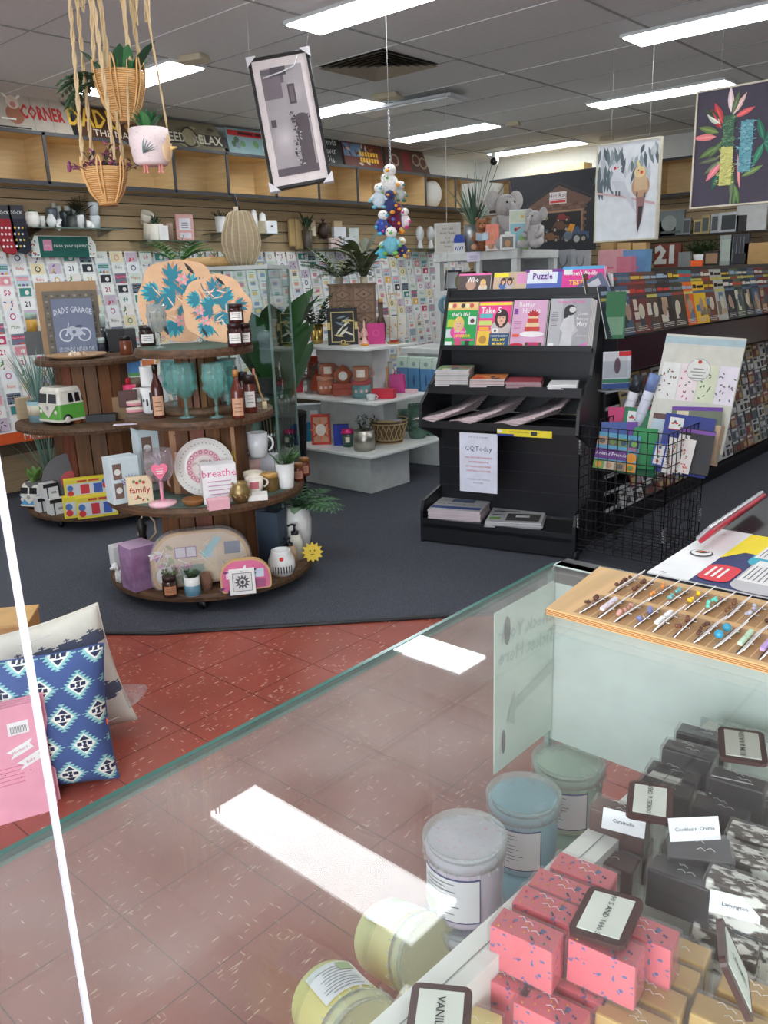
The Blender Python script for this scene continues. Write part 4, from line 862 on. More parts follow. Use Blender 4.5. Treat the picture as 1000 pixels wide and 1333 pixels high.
def plant(lab,px,yb,z,yt,wp,potc,kind,ptop=None,green=(52,92,52),n=18,spread=1.0,name='potted_plant',cat='plant',potshape='cup',loc=None,pw=None,group=None,dims=None,mat=None):
    """pot from yb up to ptop (pixel row), leaves up to yt"""
    if loc is None:
        c,hp,w,f=place(px,yb,z,ptop if ptop is not None else yb-10,wp); H=ztop(c,yt)-z
    else: c=Vector(loc); f=face(c); w,hp,H=dims
    t=thing(name,lab,cat,c,f,group); r=w/2; g1=M(green,.6); g2=M(tuple(int(v*.75) for v in green),.6); rr=random.Random(hash(lab)%999 if False else len(lab)*31+int(px))
    b=MB(); pm=mat or M(potc,.4)
    prof={'cup':[(0,0),(r*.75,0),(r*.82,hp*.1),(r,hp),(r*.9,hp),(r*.86,hp*.85),(0,hp*.85)],'round':[(0,0),(r*.6,0),(r*.95,hp*.3),(r,hp*.6),(r*.8,hp),(r*.72,hp),(r*.72,hp*.85),(0,hp*.85)],'cyl':[(0,0),(r,0),(r,hp),(r*.92,hp),(r*.92,hp*.85),(0,hp*.85)]}[potshape]
    b.lathe(prof,pm,n=24); b.obj('pot',t)
    b=MB(); L=H-hp
    for i in range(n):
        a=rr.uniform(0,2*PI); q=rr.uniform(0,r*.6); o=(q*math.cos(a),q*math.sin(a),hp*.85); m_=rr.choice([g1,g1,g2])
        if kind=='grass':
            s=rr.uniform(.1,.55)*spread; b.leaf(o,(s*math.cos(a),s*math.sin(a),1),L*rr.uniform(.7,1.1),.006+r*.04,m_,rr.uniform(.1,.9),5,.3)
        elif kind=='succulent':
            s=rr.uniform(.2,1.3)*spread; b.leaf(o,(s*math.cos(a),s*math.sin(a),1),L*rr.uniform(.7,1.1),L*.42,m_,-.3,3,.5)
        elif kind=='fern':
            s=rr.uniform(.3,1.4)*spread; b.frond(o,(s*math.cos(a),s*math.sin(a),1),L*rr.uniform(1.0,1.6),m_,.34,rr.uniform(.5,1.2),9,.3)
        elif kind=='big':
            s=rr.uniform(.15,.7)*spread; h0=rr.uniform(.1,.5)*L; b.tube([o,(o[0]+s*.3*math.cos(a)*h0,o[1]+s*.3*math.sin(a)*h0,hp+h0)],.004,g2,4); b.leaf((o[0]+s*.3*math.cos(a)*h0,o[1]+s*.3*math.sin(a)*h0,hp+h0),(s*math.cos(a),s*math.sin(a),1),L*rr.uniform(.35,.6),L*.17,m_,rr.uniform(.2,.9),6,.2)
        elif kind=='bushy':
            s=rr.uniform(.1,1.0)*spread; d=Vector((s*math.cos(a),s*math.sin(a),1)).normalized(); l=L*rr.uniform(.6,1.0); b.tube([o,tuple(Vector(o)+d*l)],.0015,g2,3,False)
            for k in range(7): p_=Vector(o)+d*l*(k+2)/8; b.leaf(p_,(rr.uniform(-1,1),rr.uniform(-1,1),rr.uniform(-.1,.8)),L*.16+.008,L*.07+.004,rr.choice([g1,g2]),.3,2)
    b.obj('foliage',t); return t
# ---------- drum table, top disc ----------
def platter(lab,px,py,rp,seed,depthoff,tilt=-.25):
    p=at(px,447,1.28); s=mpp(p); r=rp*s; c=dy(p,depthoff); zc=ztop(c,py); f=face(c)
    t=thing('serving_platter',lab,'platter',(c.x,c.y,1.2815),f,'tropical print platters'); rr=random.Random(seed); PE=(232,186,144)
    b=MB(); b.X=Matrix.Rotation(tilt,4,'X'); zc=(zc-1.28)/math.cos(tilt)
    n=64; prof=[]
    for i in range(n):
        a=2*PI*i/n; k=r*(1+.035*math.sin(5*a+seed)+.02*math.sin(9*a)); prof.append((k*math.cos(a),zc+k*math.sin(a)))
    b.prism(prof,0,.008,PE); cv=CV(b,(0,0,0),(1,0,0),(0,0,1))
    T1,T2,T3=(28,130,150),(66,178,190),(110,200,196)
    def mon(x,y,L,a,m1,m2):
        for k in range(-4,5): cv.leaf(x,y,L*(1-abs(k)*.07),L*.27,a+k*.27,m1 if k%2 else m2,1+abs(k)%2)
    for k in range(13): 
        a=k*.8+rr.uniform(0,.4); q=r*(.12+.42*(k%3)/2); x,y=q*math.cos(a),zc+q*math.sin(a); mon(x,y,r*.44,a+rr.uniform(-.5,.5),T1,T2 if k%2 else (206,150,120))
    for k in range(34):
        a=rr.uniform(0,6.28); q=r*rr.uniform(.1,.62); cv.leaf(q*math.cos(a),zc+q*math.sin(a),r*.34,r*.035,rr.uniform(0,6.28),rr.choice([(196,130,96),(60,120,120),(244,206,170),(240,214,190)]),3)
    for k in range(3):
        a=rr.uniform(0,6.28); x,y=r*.5*math.cos(a),zc+r*.5*math.sin(a)
        for j in range(6): cv.leaf(x,y,r*.17,r*.1,j*1.05,(236,170,168) if j%2 else (224,150,150),4)
        cv.disc(x,y,r*.03,T3,5)
    for a in(rr.uniform(.6,1.3),rr.uniform(3.8,4.4)): cv.leaf(r*.72*math.cos(a),zc+r*.72*math.sin(a),r*.36,r*.09,a+1.2,(30,34,34),5)
    b.obj('board',t)
    b=MB(); wm_=M((70,60,50),.4,.6)
    for sx in(-1,1):
        x=sx*r*.55; b.tube([(x+.018*math.cos(a*.7)*(1-a*.06),-.03,.024+.018*math.sin(a*.7)*(1-a*.06)) for a in range(12)],.0025,M((206,200,190),.4),5); b.tube([(x,-.03,.004),(x,.02,.004),(x,.05,.12)],.0025,wm_,5)
    b.obj('easel',t); return t
platter('big round platter printed with teal monstera leaves, left of the pair',240,391,54,3,.05); platter('smaller round platter of teal palms and pink flowers, right of the pair',286,402,44,8,-.02)
goblet('clear cut crystal goblet in front of the tropical platters',208,454,1.28,396,24,(214,222,222),None,.25)
jar('dark jar with a white label at the left on the top disc',193,451,1.28,424,21,(46,30,28),(40,36,34)); JG='dark honey jars with white labels'
jar('dark jar at the left of the lower pair right of the platters',307,452,1.28,421,20,(60,28,26),(50,30,28)); jar('dark jar at the right of the lower pair, farthest right on the top disc',320,450,1.28,421,17,(56,26,24),(50,30,28))
_l=[o for o in bpy.data.objects if o.get('label','').startswith('dark jar at the left of the lower pair')][0]; _p,_h,_w=G(307,452,1.28,421,20); _t=jar('dark jar stacked on top of the lower pair beside the platters',309,452,1.28,427,20,(60,28,26),(50,30,28)); _t.location=(_l.location.x+.008,_l.location.y+.01,1.28+_h+.0005)
# ---------- upper disc ----------
TG=(196,240,236)
for px,yb,yt,wp,l in((244,546,474,32,'front left, largest'),(283,546,474,30,'front right'),(229,539,471,28,'back left'),(262,537,471,24,'back centre'),(298,537,471,26,'back right')): goblet('teal glass goblet, '+l+', on the front drum table',px,yb,.94,yt,wp,TG,'embossed teal goblets',.14)
bottle('tall brown sauce bottle with a kraft label left of the goblets',208,545,.94,475,16,(70,30,24),(30,26,26)); bottle('brown sauce bottle with a kraft label right of the goblets',311,545,.94,482,17,(96,40,30),(176,120,60))
jar('amber jar with a white label beside the basting brush',327,538,.94,489,17,(100,42,30),(44,28,26)); jar('second amber jar half hidden behind the brush jar',318,531,.94,485,16,(90,38,30),(44,28,26)); jar('small clear jar with a dark lid behind the sauce bottle',306,532,.94,478,14,(150,170,170),(40,40,42),None)
c,h,w,f=place(345,533,.94,488,9); t=thing('basting_brush','wooden handled basting brush leaning beside the amber jars','brush',c,f); b=MB(); b.tube([(0,0,.035),(-.02,.0,.09),(-.035,0,.17),(-.05,0,.20)],[.006,.005,.006,.004],M((206,160,100),.5,0,'wood')); b.obj('handle',t); b=MB(); b.lathe([(0,0),(.014,.0),(.012,.04),(0,.042)],M((222,202,164),.8),n=10,sy=.5); b.obj('bristles',t); b=MB(); b.box((-.045,0,.19),(.012,.008,.05),(220,130,110),0); b.obj('ribbon',t)
mug('white ceramic canister with a domed lid behind the left sauce bottle',198,530,.94,478,22,(232,232,230),handle=False,name='canister',cat='canister'); c,h,w,f=place(197,539,.94,505,22)
t=thing('mug','white mug with black cow patches left of the goblets','mug',c,f); mugmb(t,w,h,(238,238,236)); b=MB(); 
for k in range(7): label_patch(b,w/2,h*random.uniform(.1,.5),h*random.uniform(.55,.9),-PI/2+.42*(k-3),-PI/2+.42*(k-3)+.22,M(BLACK),3,.002)
b.obj('cow_patches',t)
mug('small white teapot shape at the right behind the goblets',300,530,.94,468,26,(224,226,224),handle=False,name='canister',cat='canister')
for k in range(2):
    c,h,w,f=place(178,538-9*k,.94+.024*k,524-9*k,25); t=thing('soap_tin','pink oval soap tin, %s of the pair on the left rim'%('upper' if k else 'lower'),'tin',c,f+.1*k); b=MB(); b.lathe([(0,0),(w/2,.002),(w/2,.014),(0,.014)],M((226,150,160),.4),n=24,sy=.7); b.obj('base',t); b=MB(); b.lathe([(0,.0142),(w/2*1.03,.0142),(w/2*1.0,.023),(0,.024)],M((232,214,200),.4),n=24,sy=.7); b.obj('lid',t)
box('small dark picture board leaning at the left edge of the upper disc',168,530,.94,508,24,(60,46,44),.01,'picture_board','picture',prints=lambda c,w,h:c.rect(.004,.004,w-.008,h-.008,(90,60,54),0))
box('white notched price card standing on the pink tins',180,518,.98,505,12,(232,226,222),.004,'price_card','card')
b=MB(); b.bb(-.09,.09,-.02,.02,0,.003,(214,206,220)); c=CV(b,(-.09,-.02,.003),(1,0,0),(0,1,0)); c.lines(.02,.01,.14,.02,2,(120,110,160)); solo(b,'shelf_label','lilac price strip lying out from the left side of the upper disc','label',at(172,552,.925),face(at(172,552,.925))-.1)
# ---------- middle disc (z .54) ----------
def lav(c,w,h):
    for i in range(9): a=PI/2+(i-4)*.28; c.leaf(w*.62,h*.35,h*.30,.006,a,(130,110,180),1)
    c.rect(w*.08,h*.12,w*.30,h*.34,(120,96,84),1); c.rect(w*.08,h*.54,w*.30,h*.34,(120,96,84),1); c.disc(w*.23,h*.3,w*.11,(222,222,220),2); c.disc(w*.23,h*.7,w*.11,(222,222,220),2)
box('white and lavender boxed mugs at the left edge of the middle disc',163,655,.54,596,38,(206,220,224),.1,rz=.35,prints=lav)
box('taller lavender printed mug box behind the pink gift glass',205,638,.54,558,44,(200,216,220),.12,rz=.3,prints=lav)
for px,l in((190,'left'),(213,'right')): 
    box('black tile hanging on the %s of the lavender box front'%l,px,600,.62,576,15,(36,38,44),.006,'black_tile','tile')
box('lime green small tag box by the lavender box',195,606,.60,596,12,(120,200,60),.03)
c,h,w,f=place(213,662,.54,589,40); t=thing('gift_glass','clear stemmed glass with a pink heart and a pink foot','glass',c,f); r=w/2*.95
b=MB(); b.lathe([(0,h*.42),(r*.7,h*.46),(r,h*.65),(r*.92,h),(r*.88,h),(r*.95,h*.65),(r*.6,h*.48),(0,h*.44)],glassm((235,225,228),.12),n=28); b.obj('bowl',t); b=MB(); b.cyl((0,0,h*.05),r*.12,h*.38,M((240,160,184),.3),12); b.obj('stem',t); b=MB(); b.lathe([(0,0),(r*.95,0),(r*.97,h*.05),(r*.4,h*.08),(0,h*.08)],M((240,190,200),.35),n=24); b.obj('foot',t)
b=MB(); cv=CV(b,(-r,-r*.98,0),(1,0,0),(0,0,1)); cv.disc(r*.75,h*.72,r*.3,(236,120,150),1); cv.disc(r*1.25,h*.72,r*.3,(236,120,150),1); cv.poly([(r*.47,h*.68),(r*1.53,h*.68),(r,h*.5)],(236,120,150),1); cv.lines(r*.7,h*.62,r*.6,h*.12,3,WHITE,2); b.obj('heart_print',t)
PKM=(228,186,176)
mug('lower of the two stacked blush pink mugs',241,641,.54,614,28,PKM,PI+.4); mug('upper of the two stacked blush pink mugs',241,641-28,.54+.125,589,28,PKM,2.4,handle=False)
box('family plaque with red flowers and script on a small stand',184,656,.54,620,32,(226,206,172),.012,'plaque','plaque',rz=.05,prints=lambda c,w,h:(c.rect(.004,.004,w-.008,h-.008,(232,212,176),0),c.text('family',w/2,h*.5,h*.3,(176,40,50),2,.01),[c.disc(w*q,h*(.82-.05*(i%2)),.008,(190,50,40) if i%2 else (110,130,80),1) for i,q in enumerate((.3,.42,.55,.68))],[c.leaf(w*(.25+.1*k),h*.2,.02,.008,k,(120,130,80) if k%2 else (190,60,50),1) for k in range(6)]))
box('kraft gift box standing behind the giving plate',270,640,.54,556,82,(172,128,92),.03,prints=lambda c,w,h:(c.rect(.006,.006,w-.012,.002,(96,62,40),0),c.rect(.006,h-.008,w-.012,.002,(96,62,40),0),[c.leaf(w*x,h*.9,.03,.012,a,(110,72,48),1) for x,a in((.06,0),(.12,.5),(.9,3.1),(.84,2.6))]))
c,h,w,f=place(270,640,.54,567,74,False,.02); c=dy(at(270,648,.54),.03); t=thing('dinner_plate','round white plate with a pink rosette ring and verse, the giving plate','plate',c,f); r=w/2
b=MB(); b.X=Matrix.Translation((0,.03,r))@Matrix.Rotation(PI/2-.12,4,'X'); b.lathe([(0,.004),(r*.62,.004),(r*.7,.0),(r*.98,.016),(r,.018),(r*.99,.012),(r*.7,-.006),(0,-.004)],M((226,222,216),.25),n=48); 
cv=CV(b,(0,0,.0045),(1,0,0),(0,1,0)); cv.disc(0,0,r*.60,(222,178,186),0,n=40); 
for k in range(18): a=k*PI/9; cv.disc(r*.52*math.cos(a),r*.52*math.sin(a),r*.075,(196,120,140),1,n=10); cv.disc(r*.52*math.cos(a),r*.52*math.sin(a),r*.035,(232,200,204),2,n=8)
cv.disc(0,0,r*.40,(228,214,208),3,n=32); cv.text('The Giving Plate',0,r*.22,r*.12,(60,50,60),4,0,0,1,.12); cv.lines(-r*.25,-r*.25,r*.5,r*.38,6,(110,100,110),4)
for k in range(40): a=k*PI/20; cv.disc(r*.82*math.cos(a),r*.82*math.sin(a),r*.02,(120,110,116),12,n=6)
b.obj('plate',t); 
box('white box printed with the word breathe in pink',287,655,.54,605,44,(238,236,236),.09,rz=.12,prints=lambda c,w,h:(c.text('breathe',w/2,h*.78,h*.28,(224,80,140),1),[c.rect(w*.16,h*(.56-.11*k),w*.68,h*.025,(200,150,180),1) for k in range(4)],c.disc(w*.35,0,h*.18,(206,150,184),0,a0=0,a1=PI)))
box('small pink quote block on the front rim of the middle disc',285,664,.54,650,28,(230,176,186),.05,'quote_block','ornament',rz=.2)
c,h,w,f=place(253,661,.54,652,30); b=MB(); b.lathe([(0,0),(w*.35,0),(w/2,h*.8),(w*.47,h),(w*.35,h*.35),(0,h*.3)],M((150,100,58),.5,0,'wood'),n=28); solo(b,'wooden_dish','small round wooden dish in front of the mandala plate','dish',c,f)
c,h,w,f=place(314,657,.54,631,28); t=thing('brass_pot','squat engraved brass pot at the front of the middle disc','pot',c,f); b=MB(); b.lathe([(0,0),(w*.3,0),(w*.5,h*.4),(w*.46,h*.7),(w*.34,h*.86),(w*.38,h),(w*.33,h),(w*.30,h*.85),(0,h*.6)],M((150,128,84),.35,.7),n=28); b.obj('body',t); b=MB(); [b.tube([(w*.51*math.cos(a+.1*math.sin(k)),w*.51*math.sin(a+.1*math.sin(k)),h*(.3+.03*k)) for k in range(6)],.002,M((206,186,130),.3,.7),4) for a in [i*PI/6 for i in range(12)]]; b.obj('relief',t)
mug('lower white teacup with a red floral print',332,642,.56,624,24,(236,228,214),.3,prints=(196,110,120)); mug('upper cream teacup with a red floral print, tipped on its mate',330,626,.60,617,26,(232,222,204),.2)
box('white slim box lying under the floral teacups',336,652,.54,645,26,(232,230,226),.09); 
jar('amber votive jar with a gold lid behind the teacups',352,641,.54,618,24,(120,96,60),(196,150,80),None,glass=True)
box('frosted acrylic block under the white fluted mug',347,622,.54,594,30,(206,204,212),.10,rz=-.3,mat=M((214,212,220),.15))
mug('blush pink mug in front of the frosted block',329,620,.56,599,24,PKM,PI,flute=.02); mug('white fluted mug standing on the frosted block, highest on the middle disc',337,597,.54+.135,565,26,(232,232,234),.1,flute=.03)
for k,(px,yb) in enumerate(((389,627),(397,620))): jar('amber honey jar with a kraft label, %s beside the white fluted planter'%('front' if k==0 else 'rear'),px,yb,.54,yb-23,14,(110,50,36),(150,100,50),(196,140,116))
plant('white fluted planter with a small fern at the right of the middle disc',373,638,.54,580,25,(228,228,226),'fern',605,(74,120,60),16,1.0)
# yellow tassels on the plate edge
b=MB(); [b.tube([(x,0,0),(x+.004,0,-.05),(x,0,-.075)],.003,M((222,190,60),.6),5) for x in(0,.012,.024,.036)]; p=dy(at(300,640,.54),.02); solo(b,'tassel_garland','mustard yellow tassels hanging at the right edge of the plate','garland',(p.x,p.y,ztop(p,588)),f)
# driftwood and crumpled foil at right behind plate
b=MB(); r=random.Random(4)
for k in range(14): b.ball((r.uniform(-.07,.07),r.uniform(-.03,.03),.04+r.uniform(0,.16)),(.03,.03,.03),M((150,152,158),.35,.4),7,5)
c,h,w,f=place(324,612,.54,560,34); solo(b,'silver_ornament','crumpled silver grey ornament behind the white mug','ornament',c,f)
# ---------- bottom disc (z .11) ----------
B0=.11
box('white open cardboard box at the left edge of the bottom disc',157,738,B0,712,20,(226,226,226),.08,rz=.3)
c,h,w,f=place(184,768,B0,712,36,False,.11); t=thing('candle_box','frosted purple cube candle box on the bottom disc','box',c,f+.45); b=MB(); b.box((0,0,h*.5),(w*.95,w*.95,h),M((176,140,178),.2,0,'clear',.65)); b.obj('box',t,.002); b=MB(); b.cyl((0,0,.01),w*.33,h*.8,M((176,120,160),.5),20); b.obj('candle',t); b=MB(); b.box((0,0,h+.002),(w*.97,w*.97,.004),M((206,176,206),.3)); b.obj('lid',t)
c,h,w,f=place(160,759,B0,735,20); t=thing('poodle_figurine','small white poodle figurine at the left of the purple cube','figurine',c,f+.6); b=MB(); wh=M((236,236,232),.5,0,'plush')
b.ball((0,0,.055),(.035,.022,.024),wh); b.ball((-.032,0,.09),(.02,.018,.02),wh); b.ball((-.052,0,.084),(.014,.009,.009),wh); b.ball((.038,0,.08),.012,wh); [b.lathe([(0,0),(.009,0),(.008,.05),(0,.05)],wh,(x,y,0),8) for x in(-.022,.022) for y in(-.012,.012)]; b.ball((-.03,.016,.082),(.008,.006,.016),wh,8,6); b.ball((-.03,-.016,.082),(.008,.006,.016),wh,8,6); b.obj('body',t)
def caravan(lab,px,yb,yt,wp,base,edge,deco,wrap,off=.0,name='caravan_plaque'):
    c,h,w,f=place(px,yb,B0,yt,wp,False,.03); c=dy(c,off); t=thing(name,lab,'plaque',c,f); b=MB(); n=10; pts=[(-w/2+.02,0),(w/2-.02,0)]
    for cx_,cz_,r_,a0,a1 in((w*.5-h*.25,h*.25,h*.25,-.6,0),(w*.5-h*.55,h*.45,h*.55,0,PI/2),(-w*.5+h*.5,h*.5,h*.5,PI/2,PI),(-w*.5+h*.2,h*.2,h*.2,PI,PI*1.3)): pts+=[(cx_+r_*math.cos(a0+(a1-a0)*k/n),cz_+r_*math.sin(a0+(a1-a0)*k/n)) for k in range(n+1)]
    pts=pts[2:]; b.prism(pts,0,.03,edge); k=.93; b.prism([(x*k,h*.035+z*k) for x,z in pts],-.001,0,base); cv=CV(b,(-w/2,-.001,0),(1,0,0),(0,0,1)); deco(cv,w,h); b.obj('board',t)
    if wrap:
        b=MB(); n=12; r=random.Random(9); k=1.03; b.prism([(x*k,-.0+z*k) for x,z in pts],-.012,.042,M((245,245,248),.06,0,'clear',.16)); 
        for i in range(9): x=r.uniform(-w*.4,w*.4); z=r.uniform(h*.2,h*.85); b.tube([(x+r.uniform(-.03,.03)*j,-.014,z+.03*j*r.uniform(.4,1)) for j in range(4)],.0012,M((246,246,246),.1),4)
        b.obj('plastic_wrap',t)
    return t
def deco1(c,w,h):
    c.rect(w*.24,h*.55,w*.22,h*.2,(150,130,150),1); c.rect(w*.25,h*.57,w*.095,h*.16,(210,206,214),2); c.rect(w*.36,h*.57,w*.09,h*.16,(210,206,214),2); c.rect(w*.53,h*.12,w*.13,h*.72,(216,196,160),1); c.rect(w*.56,h*.52,w*.07,h*.24,(190,200,206),2); c.rect(w*.74,h*.55,w*.16,h*.22,(120,130,146),1); c.rect(w*.28,h*.12,w*.24,h*.3,(120,150,130),1); c.text('HOME',w*.30,h*.40,h*.13,(206,120,160),3,.01,.05)
    r=random.Random(1)
    for k in range(26): c.leaf(w*r.uniform(.04,.24),h*r.uniform(.2,.75),.045,.02,r.uniform(0,6),r.choice([(206,140,176),(170,110,150),(120,130,170),(220,214,210),(150,160,120)]),1+k%3)
    c.disc(w*.13,h*.28,h*.15,(230,224,220),5); c.disc(w*.86,h*.2,h*.09,(70,60,60),2); c.poly([(w*.5,h*.6),(w*.66,h*.9),(w*.72,h*.84),(w*.55,h*.5)],(150,200,206),4)
caravan('large wooden caravan shaped plaque in clear wrap at the back of the bottom disc',266,766,693,126,(206,186,160),(196,160,110),deco1,True,.01)
def deco2(c,w,h):
    c.rect(w*.12,h*.45,w*.16,h*.25,(240,220,226),1); c.rect(w*.68,h*.45,w*.18,h*.25,(200,216,230),1); c.rect(w*.68,h*.15,w*.2,h*.25,(170,90,130),1); r=random.Random(6)
    for k in range(16): c.leaf(w*r.uniform(.05,.9),h*r.uniform(.1,.8),.03,.014,r.uniform(0,6),r.choice([(196,40,110),(236,150,180),(120,60,120),(60,120,120),WHITE]),2)
    c.disc(w*.22,0,h*.14,(60,50,56),3)
caravan('small pink caravan shaped plaque behind the white mandala frame',322,775,731,66,(214,110,150),(206,170,116),deco2,False,.02)
bottle('dark red bottle vase behind the small pink caravan plaque',305,756,B0,706,14,(74,22,22),(60,18,20),None,.7)
jar('dark amber jar holding a small succulent on the bottom disc',223,779,B0,753,20,(60,34,26),(46,28,22),(190,130,90))
plant('green artificial succulent sprig in the dark amber jar',223,757,B0+.07,738,14,(60,40,30),'bushy',755,(110,130,80),14,1.2,'succulent_sprig')
plant('white and blue dipped pot with a dark bushy plant',252,777,B0,738,20,(226,226,222),'bushy',753,(70,98,62),22,1.3,potshape='cyl'); 
c,h,w,f=place(252,777,B0,764,21); b=MB(); b.lathe([(w*.49,0.003),(w*.505,.004),(w*.505,h),(w*.49,h+.001)],M((96,140,160),.4),n=24); o=b.obj('blue_band',[o for o in bpy.data.objects if o.get('label','').startswith('white and blue dipped')][0])
c,h,w,f=place(270,770,B0,748,17); b=MB(); b.lathe([(0,0),(w*.4,0),(w*.5,h*.5),(w*.35,h),(w*.3,h),(w*.44,h*.5),(0,h*.1)],glassm((190,150,130),.35),n=18); solo(b,'glass_votive','small amber tinted glass votive right of the blue pot','votive',c,f)
box('white square frame with a black mandala drawing',317,774,B0,741,33,(240,240,238),.014,'framed_print','frame',prints=lambda c,w,h:(c.rect(w*.12,h*.14,w*.76,h*.72,(70,70,74),0),c.rect(w*.14,h*.16,w*.72,h*.68,(226,226,224),1),[c.leaf(w*.5,h*.5,h*.3,h*.09,k*PI/6,(90,90,94),2) for k in range(12)],c.disc(w*.5,h*.5,h*.12,(226,226,224),3),[c.leaf(w*.5,h*.5,h*.1,h*.04,k*PI/4,(60,60,64),4) for k in range(8)],c.text('Shine',w*.5,h*.93,h*.06,(90,90,90),1)))
c,h,w,f=place(368,752,B0,721,36); t=thing('oil_burner','round white ceramic oil burner with slots and a red sticker','oil burner',c,f); r=w/2; b=MB(); b.lathe([(0,0),(r*.8,0),(r,h*.3),(r*.95,h*.6),(r*.7,h*.95),(r*.72,h),(r*.6,h),(r*.55,h*.8),(0,h*.75)],M((236,236,234),.3),n=32); b.obj('body',t)
b=MB(); 
for k in range(8): a=-PI/2+(k-3.5)*.2; label_patch(b,r*1.0,h*.16,h*.44,a,a+.08,M((50,48,48)),2,.002)
b.obj('slots',t); b=MB(); b.X=Matrix.Translation((.0,-r*.86,h*.74))@Matrix.Rotation(1.0,4,'X'); b.cyl((0,0,0),.011,.001,M((220,60,40)),16); b.obj('sticker',t)
def pump(lab,px,yb,yt,wp,colr):
    c,h,w,f=place(px,yb,B0,yt,wp); t=thing('soap_dispenser',lab,'soap dispenser',c,f); r=w/2; b=MB(); b.lathe([(0,0),(r,0),(r,h*.5),(r*.7,h*.66),(r*.4,h*.7),(0,h*.7)],M(colr,.4),n=20); b.obj('body',t); b=MB(); b.cyl((0,0,h*.68),r*.5,h*.1,M(BLACK,.3),12); b.cyl((0,0,h*.78),r*.15,h*.16,M(BLACK,.3),8); b.tube([(r*.2,0,h*.94),(-r*.3,0,h*.97),(-r*.9,0,h*.93)],r*.16,M(BLACK,.3),6); b.obj('pump',t)
pump('tan soap dispenser with a black pump right of the oil burner',379,739,701,17,(206,172,140)); pump('white soap dispenser with a black pump beside the leafy vase',386,730,684,20,(222,220,206))
box('tall pale mauve grey box standing against the drum core',341,728,B0,665,20,(130,130,146),.08,rz=-.1); box('tall dark slate blue box right of the mauve grey one',357,730,B0,667,30,(62,76,92),.10,rz=-.5)
c,h,w,f=place(390,722,B0,664,36); t=thing('leafy_vase','tall white swirled vase with green inside and fern fronds at the right','vase',c,f); r=w/2; b=MB(); b.lathe([(0,0),(r*.7,0),(r*.95,h*.4),(r,h*.7),(r*.8,h),(r*.7,h),(r*.7,h*.8),(0,h*.8)],M((230,230,226),.35),n=28,flute=.03,nf=5); b.obj('vase',t); b=MB(); b.lathe([(r*.5,h*.55),(r*.86,h*.8),(r*.84,h*1.04),(r*.76,h*1.04)],M((120,146,116),.5),n=24,sx=.9); b.obj('green_rim',t); b=MB()
for k in range(12): a=-.9+k*.22; b.frond((0,0,h*.95),(math.cos(a)*1.2,math.sin(a)*.8-.2,.55),.28 if k%2 else .2,M((66,110,66),.6),.3,1.0,9)
for k in range(10): a=2.5+k*.4; b.leaf((0,0,h*.95),(math.cos(a),math.sin(a),.8),.14,.04,M((44,70,48),.5),.8)
b.obj('foliage',t)
b=MB(); n=24; pts=[]
for k in range(n): a=2*PI*k/n; r_=.042 if k%2 else .06; pts.append((r_*math.cos(a),.06+r_*math.sin(a)))
b.prism(pts,0,.006,M((232,200,70),.5)); cv=CV(b,(0,0,0),(1,0,0),(0,0,1)); cv.disc(-.012,.07,.004,BLACK,1); cv.disc(.012,.07,.004,BLACK,1); cv.disc(0,.05,.012,BLACK,1,.004,a0=PI,a1=2*PI); p=dy(at(411,734,.11),.0); solo(b,'sun_ornament','yellow smiling sun cutout at the right rim of the bottom disc','ornament',(p.x-.02,p.y,.112),face(p))
c,h,w,f=place(188,716,B0,672,28); t=thing('ornament','dark sculpture with curved pale tusks behind the left of the drum core','ornament',c,f); b=MB(); b.lathe([(0,0),(.03,0),(.022,.08),(.03,.13),(.012,.17),(0,.18)],M((38,34,32),.4),n=14); b.obj('body',t); b=MB(); [b.tube([(s_*.0+.02,0,.02),(s_*.05+.03,0,.08),(s_*.045+.03,0,.15),(s_*.01+.03,0,.20)],[.009,.008,.006,.003],M((190,170,140),.4),7) for s_ in(-1,1)]; b.obj('tusk',t)
# ---------- rear drum table ----------
T2=1.127; M2=.70; L2=.11
c,h,w,f=place(105,464,T2,452,72); c=Vector((Bc[0]+.05,Bc[1]-.12,T2)); b=MB(); b.lathe([(0,0),(.12,0),(.20,.022),(.195,.03),(.12,.012),(0,.010)],M((176,140,104),.5,0,'wood'),n=32); solo(b,'wooden_bowl','shallow wooden bowl of shells on the rear drum table','bowl',c,0)
r=random.Random(3)
for k in range(9):
    x,y=r.uniform(-.1,.1),r.uniform(-.08,.04); b=MB(); b.lathe([(0,0),(.018,.008),(.012,.02),(0,.034)],M(r.choice([(226,196,166),(206,170,140),(236,222,206)]),.5),n=10,flute=.15,nf=5); o=solo(b,'seashell',['cream','tan','peach','pale','ridged tan','small cream','spiral','pinkish','white'][k]+' seashell lying in the wooden bowl','shell',(c.x+x,c.y+y,T2+.014),r.uniform(0,6),'seashells in the wooden bowl')
def tin(c,w,h):
    c.rect(.003,.003,w-.006,h-.006,(112,122,146),0); c.text("DAD'S GARAGE",w/2,h*.8,h*.15,(206,210,220),1,.015,0,.62,.18/6); c.text('LEGENDS NEVER DIE',w/2,h*.1,h*.105,(196,202,214),1,.01,0,.62)
    for x in(.28,.72): c.disc(w*x,h*.36,h*.12,(206,210,220),1,n=24); c.disc(w*x,h*.36,h*.095,(112,122,146),2,n=24); c.disc(w*x,h*.36,h*.02,(206,210,220),3)
    c.poly([(w*.3,h*.45),(w*.42,h*.52),(w*.6,h*.5),(w*.72,h*.38),(w*.6,h*.33),(w*.4,h*.33)],(186,192,206),4); c.poly([(w*.28,h*.37),(w*.36,h*.58),(w*.38,h*.57),(w*.31,h*.36)],(206,210,220),5); c.disc(w*.48,h*.41,h*.035,(112,122,146),5); c.leaf(w*.5,h*.5,w*.22,h*.05,.1,(80,88,110),5)
p=dy(at(100,464,T2),.11)
